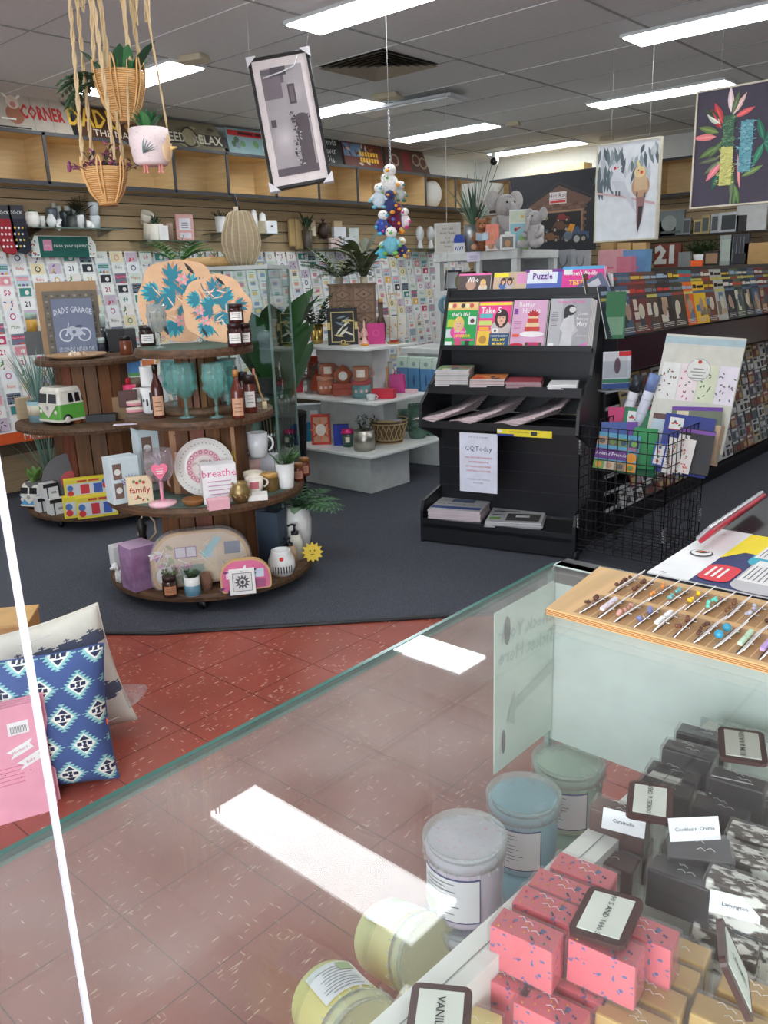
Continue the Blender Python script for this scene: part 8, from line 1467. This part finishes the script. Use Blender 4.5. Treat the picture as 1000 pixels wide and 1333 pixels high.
car(w*.34,h*.42,.12,(150,140,50)); car(w*.55,h*.40,.16,(120,40,40)); car(w*.5,h*.28,.22,(90,60,40)); car(w*.35,h*.26,.12,(70,80,90)); car(w*.62,h*.15,.32,(60,76,100)); car(w*.40,h*.15,.2,(110,76,50)); c.poly([(w*.66,h*.2),(w*.72,h*.35),(w*.78,h*.33),(w*.72,h*.15)],(196,130,40),9); c.disc(w*.8,h*.15,w*.055,(36,36,38),10); c.disc(w*.8,h*.15,w*.035,(150,150,150),11); c.disc(w*.7,h*.20,w*.045,(90,100,110),10); c.disc(w*.3,h*.24,w*.1,(96,40,30),5,h*.03)
b.obj('canvas',t); b=MB(); strings(b,w,h,z0,ZC); b.obj('hanging_string',t)
# cockatiels
x0,x1,z0,z1,Y=-2.945,-2.485,1.78,2.42,5.6; w,h=x1-x0,z1-z0; t=thing('canvas_painting','framed canvas of two cockatiels on a pink branch under grey leaves','painting',((x0+x1)/2,Y,z0),0); FR=M((206,200,180),.4); b=MB()
for a in((-w/2,w/2,0,.01),(-w/2,w/2,h-.01,h),(-w/2,-w/2+.01,.01,h-.01),(w/2-.01,w/2,.01,h-.01)): b.bb(a[0],a[1],-.006,.03,a[2],a[3],FR)
b.obj('frame',t); b=MB(); b.bb(-w/2+.01,w/2-.01,0,.02,.01,h-.01,M((222,226,230),.6)); c=CV(b,(-w/2,0,0),(1,0,0),(0,0,1)); r=random.Random(4)
for k in range(46): x=r.uniform(.06,.94)*w; y=h*r.uniform(.72,.97); g=r.choice([(110,124,130),(150,160,166),(190,196,200),(84,98,104)]); c.leaf(x,y,h*r.uniform(.1,.24),w*.055,-PI/2+r.uniform(-.4,.4),g,1+k%4)
for k in range(12): c.leaf(w*r.uniform(.04,.22),h*r.uniform(.6,.8),h*.2,w*.06,-PI/2+r.uniform(-.4,.4),(96,110,116),4)
c.poly([(w*.02,h*.50),(w*.4,h*.45),(w*.95,h*.345),(w*.95,h*.37),(w*.5,h*.455),(w*.02,h*.52)],(206,170,172),6)
c.disc(w*.36,h*.6,w*.12,(214,216,222),7,h*.11); c.poly([(w*.26,h*.62),(w*.46,h*.6),(w*.60,h*.42),(w*.68,h*.26),(w*.5,h*.44),(w*.34,h*.52)],(200,202,210),7); c.disc(w*.34,h*.74,w*.085,(220,220,226),8,h*.05); c.leaf(w*.33,h*.77,w*.12,w*.03,.9,(196,200,206),9); c.disc(w*.31,h*.745,w*.022,(196,60,60),9); c.disc(w*.36,h*.75,w*.01,BLACK,9); c.poly([(w*.40,h*.75),(w*.44,h*.74),(w*.41,h*.72)],(120,116,120),9)
c.disc(w*.72,h*.54,w*.14,(190,150,120),7,h*.11); c.disc(w*.70,h*.68,w*.085,(226,200,150),8,h*.055); c.poly([(w*.63,h*.72),(w*.78,h*.72),(w*.84,h*.5),(w*.62,h*.5)],(206,176,140),7.5); c.leaf(w*.70,h*.71,w*.13,w*.04,1.9,(232,214,140),9); c.disc(w*.73,h*.675,w*.025,(214,90,70),9); c.disc(w*.68,h*.695,w*.01,BLACK,9); c.poly([(w*.66,h*.44),(w*.80,h*.44),(w*.76,h*.2),(w*.70,h*.08),(w*.68,h*.2)],(150,110,110),6.5); c.poly([(w*.70,h*.34),(w*.77,h*.34),(w*.74,h*.16),(w*.70,h*.06)],(50,46,50),7)
for x in(.33,.38,.66,.78): c.rect(w*x,h*(.47-.1*(x-.3)),w*.025,h*.05,(90,84,90),9)
b.obj('canvas',t); b=MB(); strings(b,w,h,z0,ZC); b.obj('hanging_string',t)
# banksia
x0,x1,z0,z1,Y=-1.742,-1.24,1.866,2.40,4.3; w,h=x1-x0,z1-z0; t=thing('canvas_painting','framed dark canvas of banksia flowers in green, yellow and blue','painting',((x0+x1)/2,Y,z0),0); b=MB()
for a in((-w/2,w/2,0,.008),(-w/2,w/2,h-.008,h),(-w/2,-w/2+.008,.008,h-.008),(w/2-.008,w/2,.008,h-.008)): b.bb(a[0],a[1],-.006,.03,a[2],a[3],FR)
b.obj('frame',t); b=MB(); b.bb(-w/2+.008,w/2-.008,0,.02,.008,h-.008,M((66,60,76),.6)); c=CV(b,(-w/2,0,0),(1,0,0),(0,0,1)); r=random.Random(9)
def spike(x,y,ww,hh,cols,l=6):
    c.rect(x-ww*.36,y,ww*.72,hh,cols[0],l)
    for k in range(150): c.leaf(x+r.uniform(-.42,.42)*ww,y+r.uniform(0,hh),ww*r.uniform(.12,.3),.0045,r.uniform(-.6,.6)+(0 if r.random()<.5 else PI),r.choice(cols),l+1+k%3)
def lv(x,y,L,wd,a,colr,l=4): c.leaf(w*x,h*y,h*L,h*wd,a,colr,l); c.leaf(w*x,h*y,h*L*.9,h*wd*.3,a,tuple(min(255,v+30) for v in colr),l+.5)
for a_ in((.26,.66,.2,.07,2.1,(176,40,50)),(.27,.70,.2,.065,2.0,(200,60,64)),(.25,.70,.16,.06,2.5,(206,214,196)),(.22,.60,.22,.06,3.1,(236,130,130)),(.25,.52,.2,.06,3.6,(90,120,60)),(.24,.63,.2,.06,2.8,(110,130,66)),(.28,.56,.18,.05,4.0,(80,110,56)),(.26,.74,.2,.05,2.6,(60,76,50)),(.34,.78,.22,.055,1.65,(232,206,206)),(.36,.76,.2,.05,1.0,(226,190,180)),(.38,.74,.18,.05,.35,(226,96,96)),(.35,.76,.2,.05,1.3,(90,110,70)),(.3,.40,.2,.055,3.7,(100,116,84)),(.28,.38,.2,.065,4.0,(232,130,140)),(.27,.42,.2,.045,3.3,(90,100,76)),(.26,.30,.16,.06,4.4,(30,96,76)),(.42,.18,.18,.045,5.0,(90,130,60)),(.44,.14,.16,.04,4.6,(80,120,60)),(.48,.24,.2,.05,.4,(110,140,76)),(.47,.14,.3,.03,1.7,(226,140,140)),(.40,.06,.24,.05,1.6,(90,120,66)),(.66,.52,.2,.06,1.9,(40,110,86)),(.66,.5,.2,.06,1.0,(30,100,80)),(.66,.5,.22,.06,.1,(50,126,96)),(.66,.5,.2,.06,-.8,(40,116,90)),(.66,.5,.2,.06,4.3,(50,130,96)),(.9,.6,.2,.06,3.5,(50,120,90))): lv(*a_)
c.rect(w*.385,0,w*.02,h*.2,(120,130,110),5); spike(w*.33,h*.50,w*.14,h*.26,[(70,110,84),(110,150,110),(50,84,64)]); spike(w*.50,h*.28,w*.16,h*.42,[(104,166,178),(146,196,200),(70,126,140)]); spike(w*.33,h*.18,w*.16,h*.32,[(206,206,120),(226,222,150),(170,170,86)],10)
b.obj('canvas',t); b=MB(); strings(b,w,h,z0,ZC); b.obj('hanging_string',t)
# ======================= left wall shelf goods =======================
def ws(px,yb,yt,wp): p=atx(px,yb,XW+.15); s=mpp(p); return p,(yb-yt)*s*1.03,wp*s,PI/2
SZ={0:2.056,1:1.971,2:2.046,3:1.906,4:1.916}
def on(px,k,yt,wp,off=.15):
    # base on shelf k
    z=SZ[k]; lo,hi=-50,700
    p=atx(px,300,XW+off); 
    for _ in range(3):
        py=proj((p.x,p.y,z))[1]; p=atx(px,py,XW+off)
    p=Vector((p.x,p.y,z)); return p,ztop(p,yt)-z,wp*mpp(p)
def simple(name,lab,cat,px,k,yt,wp,colr,prof='box',off=.15,fn=None,d=.06,grp=None):
    p,h,w=on(px,k,yt,wp,off); b=MB()
    if prof=='box':
        b.bb(-w/2,w/2,-d/2,d/2,0,h,M(colr,.4))
        if fn: fn(CV(b,(-w/2,-d/2,0),(1,0,0),(0,0,1)),w,h)
    else: b.lathe([(r_*w/2,z_*h) for r_,z_ in prof],M(colr,.3),n=20)
    return solo(b,name,lab,cat,p,face(p) if prof!='box' else PI/2-.3,grp)
CUP=[(0,0),(.75,0),(1,.9),(.95,1),(.85,.95),(0,.2)]; JUG=[(0,0),(.7,0),(1,.3),(.8,.7),(.5,.85),(.55,1),(.4,1),(0,.7)]; VAS=[(0,0),(.6,0),(1,.4),(.5,.8),(.6,1),(0,.9)]
def wplant(lab,px,k,yt,ytop,wp,colr,kind,green,n=14,sp=1.0):
    p,h,w=on(px,k,ytop,wp); H=ztop(p,yt)-p.z; plant(lab,px,0,0,0,0,colr,kind,loc=p,dims=(w,h,H),green=green,n=n,spread=sp,potshape='round' if 'jug' in lab else 'cup')
wplant('white jug planter with a succulent at the left of the first wall shelf',44,0,268,276,18,(228,226,220),'succulent',(90,140,70),9,.7)
mug('x',44,300,0,270,10,(0,0,0)) if False else None
simple('mug','white mug beside the succulent jug','mug',56,0,281,9,(222,220,216),CUP); simple('plate','small white ring plate on the first wall shelf','plate',68,0,279,14,(226,228,228),[(0,.0),(.4,0),(1,.5),(.4,1),(0,1)])
p,h,w=on(77,0,283,8); b=MB(); b.text if False else None; cv=CV(b,(-w/2,0,0),(1,0,0),(0,0,1)); cv.text('g',w/2,h*.6,.12,(232,232,230),0,.03); solo(b,'letter_ornament','white letter g ornament on the first wall shelf','ornament',p,PI/2-.3)
simple('bowl','grey blue bowl behind the letter ornament','bowl',70,0,271,14,(96,108,116),CUP,.08); simple('bowl','dark round bowl under the trailing fern','bowl',88,0,275,16,(56,62,66),CUP,.1)
for i,(px,yt,wp) in enumerate(((74,264,6),(80,268,6),(91,268,8),(100,270,7),(107,272,7))): simple('candle','pale pillar candle, %s of the row at the back of the first wall shelf'%('first','second','third','fourth','last')[i],'candle',px,0,yt,wp,(206,212,206),[(0,0),(1,0),(1,1),(0,1)],.06,grp='pale candles')
wplant('dark trailing fern on the first wall shelf',95,0,272,282,14,(60,64,60),'fern',(56,80,50),12,.7); wplant('dark purple fern at the back of the first wall shelf',108,0,256,276,12,(60,64,60),'fern',(76,80,56),14,.6)
simple('bowl','white bowl with a wide rim beside the figurine','bowl',105,0,280,14,(226,226,226),CUP)
p,h,w=on(115,0,284,18); b=MB(); wh=M((230,230,228),.5); b.ball((0,0,h*.4),(w*.4,w*.25,h*.4),wh); b.ball((-w*.35,0,h*.8),(w*.18,w*.15,h*.3),wh); [b.ball((w*x,0,h*.2),(w*.15,w*.12,h*.25),wh) for x in(-.2,.3)]; solo(b,'figurine','white animal figurine on the first wall shelf','figurine',p,PI/2-.5)
for k_ in range(2): p,h,w=on(125,0,281,14); b=MB(); b.lathe([(r_*w/2,z_*h) for r_,z_ in CUP],M((206,214,216),.3),n=20); solo(b,'pot','pale blue ribbed pot, %s of the stacked pair'%('upper' if k_ else 'lower'),'pot',(p.x,p.y,p.z+.105*k_),.1*k_,'stacked pale pots')
p,h,w=on(193,1,272,16,.1); b=MB(); b.X=Matrix.Rotation(.35,4,'X'); b.lathe([(r_*w/2,z_*.16) for r_,z_ in ((0,0),(.8,0),(1,1),(.88,1),(.8,.1),(0,.1))],M((206,198,182),.5),n=24); b.X=Matrix.Translation((0,.02,.15))@Matrix.Rotation(.6,4,'X'); b.lathe([(r_*w/2*1.05,z_*.10) for r_,z_ in ((0,0),(.8,0),(1,1),(.88,1),(.8,.1),(0,.1))],M((214,206,190),.5),n=24); solo(b,'stacked_pots','tilted pair of beige ceramic pots on the second wall shelf','pot',p,PI/2)
wplant('dark leafy grass plant in a white tub on the second wall shelf',203,1,275,292,22,(224,218,206),'grass',(40,72,48),50,1.8); simple('pot','white notched planter in front of the grass on the second shelf','pot',213,1,294,12,(226,226,222),'box',.22); simple('vase','speckled pink tan vase beside the pink frame','vase',222,1,290,10,(176,150,136),CUP)
simple('framed_print','pink framed quote print on the second wall shelf','frame',242,1,279,23,(222,170,166),'box',.12,lambda c,w,h:(c.rect(w*.18,h*.42,w*.66,h*.44,(226,224,230),0),c.rect(w*.18,h*.12,w*.66,h*.2,(226,220,226),0),c.lines(w*.25,h*.5,w*.5,h*.25,3,(120,110,120),1)),.02)
wplant('white swan handled pot with a dark plant behind the rattan lamp',288,2,268,282,14,(222,222,220),'bushy',(60,70,54),14,1.3)
for i,px in enumerate((332,343)): simple('ball_ornament','white %s ornament on the third wall shelf'%('round','knobbly')[i],'ornament',px,2,272 if i==0 else 276,10 if i==0 else 11,(232,232,230),[(0,0),(.7,.1),(1,.5),(.7,.9),(0,1)],.2)
simple('gift_box','small white box at the front of the third wall shelf','box',353,2,288,15,(228,230,232),'box',.24,lambda c,w,h:c.rect(w*.4,h*.5,w*.2,h*.15,(80,80,86),0)); simple('patterned_tin','beige patterned tin under the white ornaments','tin',338,2,288,14,(170,158,130),'box',.2)
for i,(px,py,wp) in enumerate(((378,277,8),(387,277,10))):
    P=atx(px,py,XW+.08); s=mpp(P); t=thing('paper_bag','tan gift bag with a ribbon tie hanging on the slat wall, %s'%('left','right')[i],'bag',P,PI/2,'tan hanging bags'); b=MB(); b.bb(-wp*s*.62,wp*s*.62,-.02,.02,-.36 if i else -.33,-.06,M((186,158,108),.8)); b.obj('body',t,.01); b=MB(); b.tube([(-.02,0,-.06),(0,0,0),(.02,0,-.06)],.004,M((200,176,130)),4); b.obj('tie',t)
wplant('dark hanging plant left of the pineapple ornament',401,3,272,300,14,(70,60,50),'big',(50,72,46),14,1.6); b=MB(); P=atx(404,299,XW+.1); s=mpp(P); b.bb(-.08,.08,0,.02,-.06,.09,M((190,170,140))); CV(b,(-.08,0,-.06),(1,0,0),(0,0,1)).poly([(0,0),(.16,0),(.16,.1)],(226,214,190),0); solo(b,'wooden_plaque','tan and cream plaque under the dark plant','plaque',P,PI/2)
P=atx(421,300,XW+.1); b=MB(); b.lathe([(0,-.09),(.04,-.08),(.06,-.02),(.05,.05),(.02,.08),(0,.08)],M((60,44,34),.4),n=20,flute=.08,nf=8); [b.leaf((0,0,.07),(math.cos(a)*.5,math.sin(a)*.5,1),.06,.015,M((56,44,34)),.3,3) for a in [k*.8 for k in range(8)]]; solo(b,'pineapple_ornament','dark brown pineapple ornament on the slat wall','ornament',P,0)
for i,(px,yt,wp,colr,o_) in enumerate(((436,310,14,(214,190,186),.24),(442,296,17,(214,216,222),.15),(455,309,16,(206,208,210),.22),(460,297,14,(196,204,200),.12),(440,288,12,(200,176,140),.08))): simple('gift_box','%s box on the fourth wall shelf'%('pink fronted candle','grey white square','pale grey front','leaning pale grey green','small tan framed')[i],'box',px,3,yt,wp,colr,'box',o_,lambda c,w,h:c.rect(w*.35,h*.4,w*.25,h*.2,(90,84,84),0))
simple('sprig','x','x',470,3,306,2,(0,0,0)) if False else None
for i,px in enumerate((547,561)):
    p,h,w=on(px,4,294,11,.14); t=thing('head_bust','glossy white abstract head ornament, %s of the pair'%('left','right')[i],'ornament',p,PI/2-.4,'white head ornaments'); b=MB(); m_=M((214,216,218),.15); b.ball((0,0,h*.66),(w*.5,w*.42,h*.33),m_,18,12); b.lathe([(0,0),(w*.4,0),(w*.32,h*.15),(w*.22,h*.3),(w*.24,h*.5),(0,h*.5)],m_,n=18); b.ball((0,-w*.44,h*.62),(w*.07,w*.1,h*.07),m_,8,6); b.obj('body',t)
# socks
for i,(px,colr,dots,l) in enumerate(((4,(150,30,44),(230,220,220),'red sock pair with white letters'),(21,(36,38,52),(226,180,60),'black sock pair with white and yellow dots'))):
    P=atx(px,276,XW+.14); s=mpp(P); t=thing('sock_pack',l+' on a hanging card','socks',P,PI/2,'sock packs on the slat wall'); b=MB(); b.bb(-.06,.06,0,.004,-.05,.05,M((56,58,66),.5)); CV(b,(-.06,0,-.05),(1,0,0),(0,0,1)).text('SOCK',.06,.045,.035,(226,226,226),0,.01); b.obj('card',t); b=MB(); b.prism([(-.06,-.05),(.06,-.05),(.065,-.2),(.08,-.27),(.03,-.31),(-.04,-.29),(-.06,-.22)],-.012,.012,M(colr,.85)); c=CV(b,(-.06,-.012,-.30),(1,0,0),(0,0,1)); r=random.Random(i); [c.disc(.02+.03*(k%3)+.006*(k//3%2),.05+.045*(k//3),.009,dots if k%2 else (230,230,230),0,n=8) for k in range(12)]; b.obj('sock',t)
# camouflage-white bag in the cubby end, and boxes
P=Vector((XW+.2,8.25,2.386)); b=MB(); r=random.Random(3); b.ball((0,0,.15),(.10,.15,.16),M((222,220,214),.7,0,'speckle',(.5,.5,.48,1)),16,10); solo(b,'wrapped_cushion','cream bagged bundle in the last cubbyhole before the corner','bundle',P)
# ======================= back wall clutter =======================
def bwi(name,lab,cat,px,yb,yt,wp,y,colr,fn=None,d=.04,rz=0,met=0,grp=None):
    zs,y=((1.932,9.2) if y>=8.85 else (1.602,8.45 if y>8.4 else 8.2) if y>7.5 else (1.532,y)); P=aty(px,yb,y); P.z=zs; s=mpp(P); w=wp*s; k=1/max(.5,abs(math.cos(face(P)-rz))); w=w*k*.9; h=ztop(P,yt)-P.z; b=MB(); b.bb(-w/2,w/2,0,d,0,h,M(colr,.35,met))
    if fn: fn(CV(b,(-w/2,0,0),(1,0,0),(0,0,1)),w,h)
    return solo(b,name,lab,cat,P,rz,grp)
fr=lambda colr:(lambda c,w,h:(c.rect(w*.14,h*.14,w*.72,h*.72,colr,0)))
t=thing('wall_shelf','upper dark glass shelf on the back wall right of the cockatiel painting','shelf',(-3.6,9.44,1.93)); b=MB(); b.bb(-1.0,1.6,-.42,0,-.01,0,M((60,60,62),.2)); b.obj('board',t)
bwi('photo_frame','brushed silver frame with a circle behind the cockatiel painting','frame',873,312,274,34,9.2,(120,128,128),lambda c,w,h:(c.disc(w*.4,h*.5,w*.3,(150,156,150),0),c.rect(w*.1,h*.1,w*.8,h*.1,(90,96,96),1)))
bwi('camera_ornament','black camera shaped ornament on the back wall shelf','ornament',868,312,288,22,9.1,(30,30,34)); 
for i,(px,yt,colr) in enumerate(((893,284,(150,156,160)),(908,286,(206,186,130)),(918,280,(186,170,120)),(930,278,(176,180,184)))): bwi('photo_frame','narrow metallic frame, %s in the row under the banksia painting'%('first','second','third','fourth')[i],'frame',px,300 if i else 308,yt,11,9.15,colr,fr((90,90,92)),.03,0,.5,'metallic frames')
bwi('photo_frame','bright silver square frame under the banksia painting','frame',948,296,276,26,9.0,(196,198,200),fr((60,64,66)),.03,0,.3); bwi('photo_frame','white panel frame right under the banksia painting','frame',978,286,262,40,8.9,(214,214,212)); bwi('photo_frame','dark ornate frame at the right end of the back wall','frame',965,296,280,14,9.1,(60,58,58))
bwi('number_ornament','large silver 21 key ornament on a red card','ornament',868,348,317,36,8.7,(110,52,40),lambda c,w,h:(c.text('21',w*.45,h*.5,h*1.0,(190,190,188),1,.06),)); bwi('number_ornament','grey spotted number block beside the silver 21','ornament',890,348,328,16,8.6,(120,124,124))
p=aty(916,335,8.6); plant('dark green moss ball plant in a white pot on the back shelf',916,0,0,0,0,(226,226,222),'bushy',loc=(p.x,p.y,p.z-.08),dims=(.2,.11,.30),green=(58,88,44),n=60,spread=1.6)
bwi('photo_frame','dark framed horse photo on the back shelf','frame',926,341,327,22,8.5,(46,42,40),fr((150,120,90)),.03); bwi('photo_frame','tall grey glass frame behind the horse photo','frame',944,336,306,16,8.8,(140,148,142),fr((160,170,160)),.03); bwi('photo_frame','black geometric lantern shaped frame at right','ornament',962,334,304,24,8.7,(50,52,56),lambda c,w,h:[c.rect(w*.1*k,h*.1,w*.04,h*.8,(110,114,120),0) for k in range(1,9,2)]); bwi('gift_box','orange price box in front of the moss plant','box',906,350,339,16,8.2,(226,96,40)); bwi('fabric_bundle','gold satin cushion lying at the right end of the back shelf','cushion',985,332,316,34,8.6,(176,140,90)); bwi('photo_frame','black topped stand at the right of the back shelf','stand',961,346,330,14,8.3,(40,40,44))
for i,(px,yt,yb,wp,colr,l) in enumerate(((733,325,362,26,(150,152,156),'grey gift bag with rope handles, front'),(722,330,362,18,(136,138,142),'grey gift bag, second'),(755,326,362,24,(156,158,162),'pale grey gift bag nearest the pink box'),(700,340,360,14,(126,128,132),'small grey gift bag'))):
    P=aty(px,yb,7.3); s=mpp(P); w=wp*s; P.z=1.532; h=ztop(P,yt)-P.z; t=thing('gift_bag',l+' behind the rack top','gift bag',P,.3); b=MB(); b.bb(-w/2,w/2,0,.08,0,h,M(colr,.6)); b.obj('body',t); b=MB(); b.tube([(-w*.2,-.004,h*.8),(-w*.18,-.006,h*.55),(0,-.008,h*.4),(w*.18,-.006,h*.55),(w*.2,-.004,h*.8)],.006,M((110,112,116)),4); b.obj('handle',t)
t=thing('back_counter','pale counter behind the magazine rack holding bags and gift boxes','counter',(-3.75,7.45,0)); b=MB(); b.bb(-.6,1.2,-.3,.25,0,1.50,M((150,140,120),.5)); b.obj('body',t); b=MB(); b.bb(-.62,1.22,-.32,.27,1.50,1.53,M((196,190,176),.5)); b.obj('top',t)
for i,(px,yt,wp,colr,l) in enumerate(((793,325,32,(232,170,176),'pale pink large gift box'),(825,325,32,(110,160,206),'sky blue large gift box'),(812,334,20,(226,130,150),'rose pink box between the two large ones'))): bwi('gift_box',l+' at the corner of the back counter','box',px,352,yt,wp,7.2-.1*i,colr,lambda c,w,h:c.rect(w*.2,h*.3,w*.5,h*.08,(226,120,150),1),.12,.0)
for i,px in enumerate((790,812,832)): bwi('cardboard_box','small tan carton, %s above the gift boxes'%('left','middle','right')[i],'box',px,326,316,18,8.0,(196,160,110),None,.1,0,0,'tan cartons'); 
bpy.context.view_layer.update()
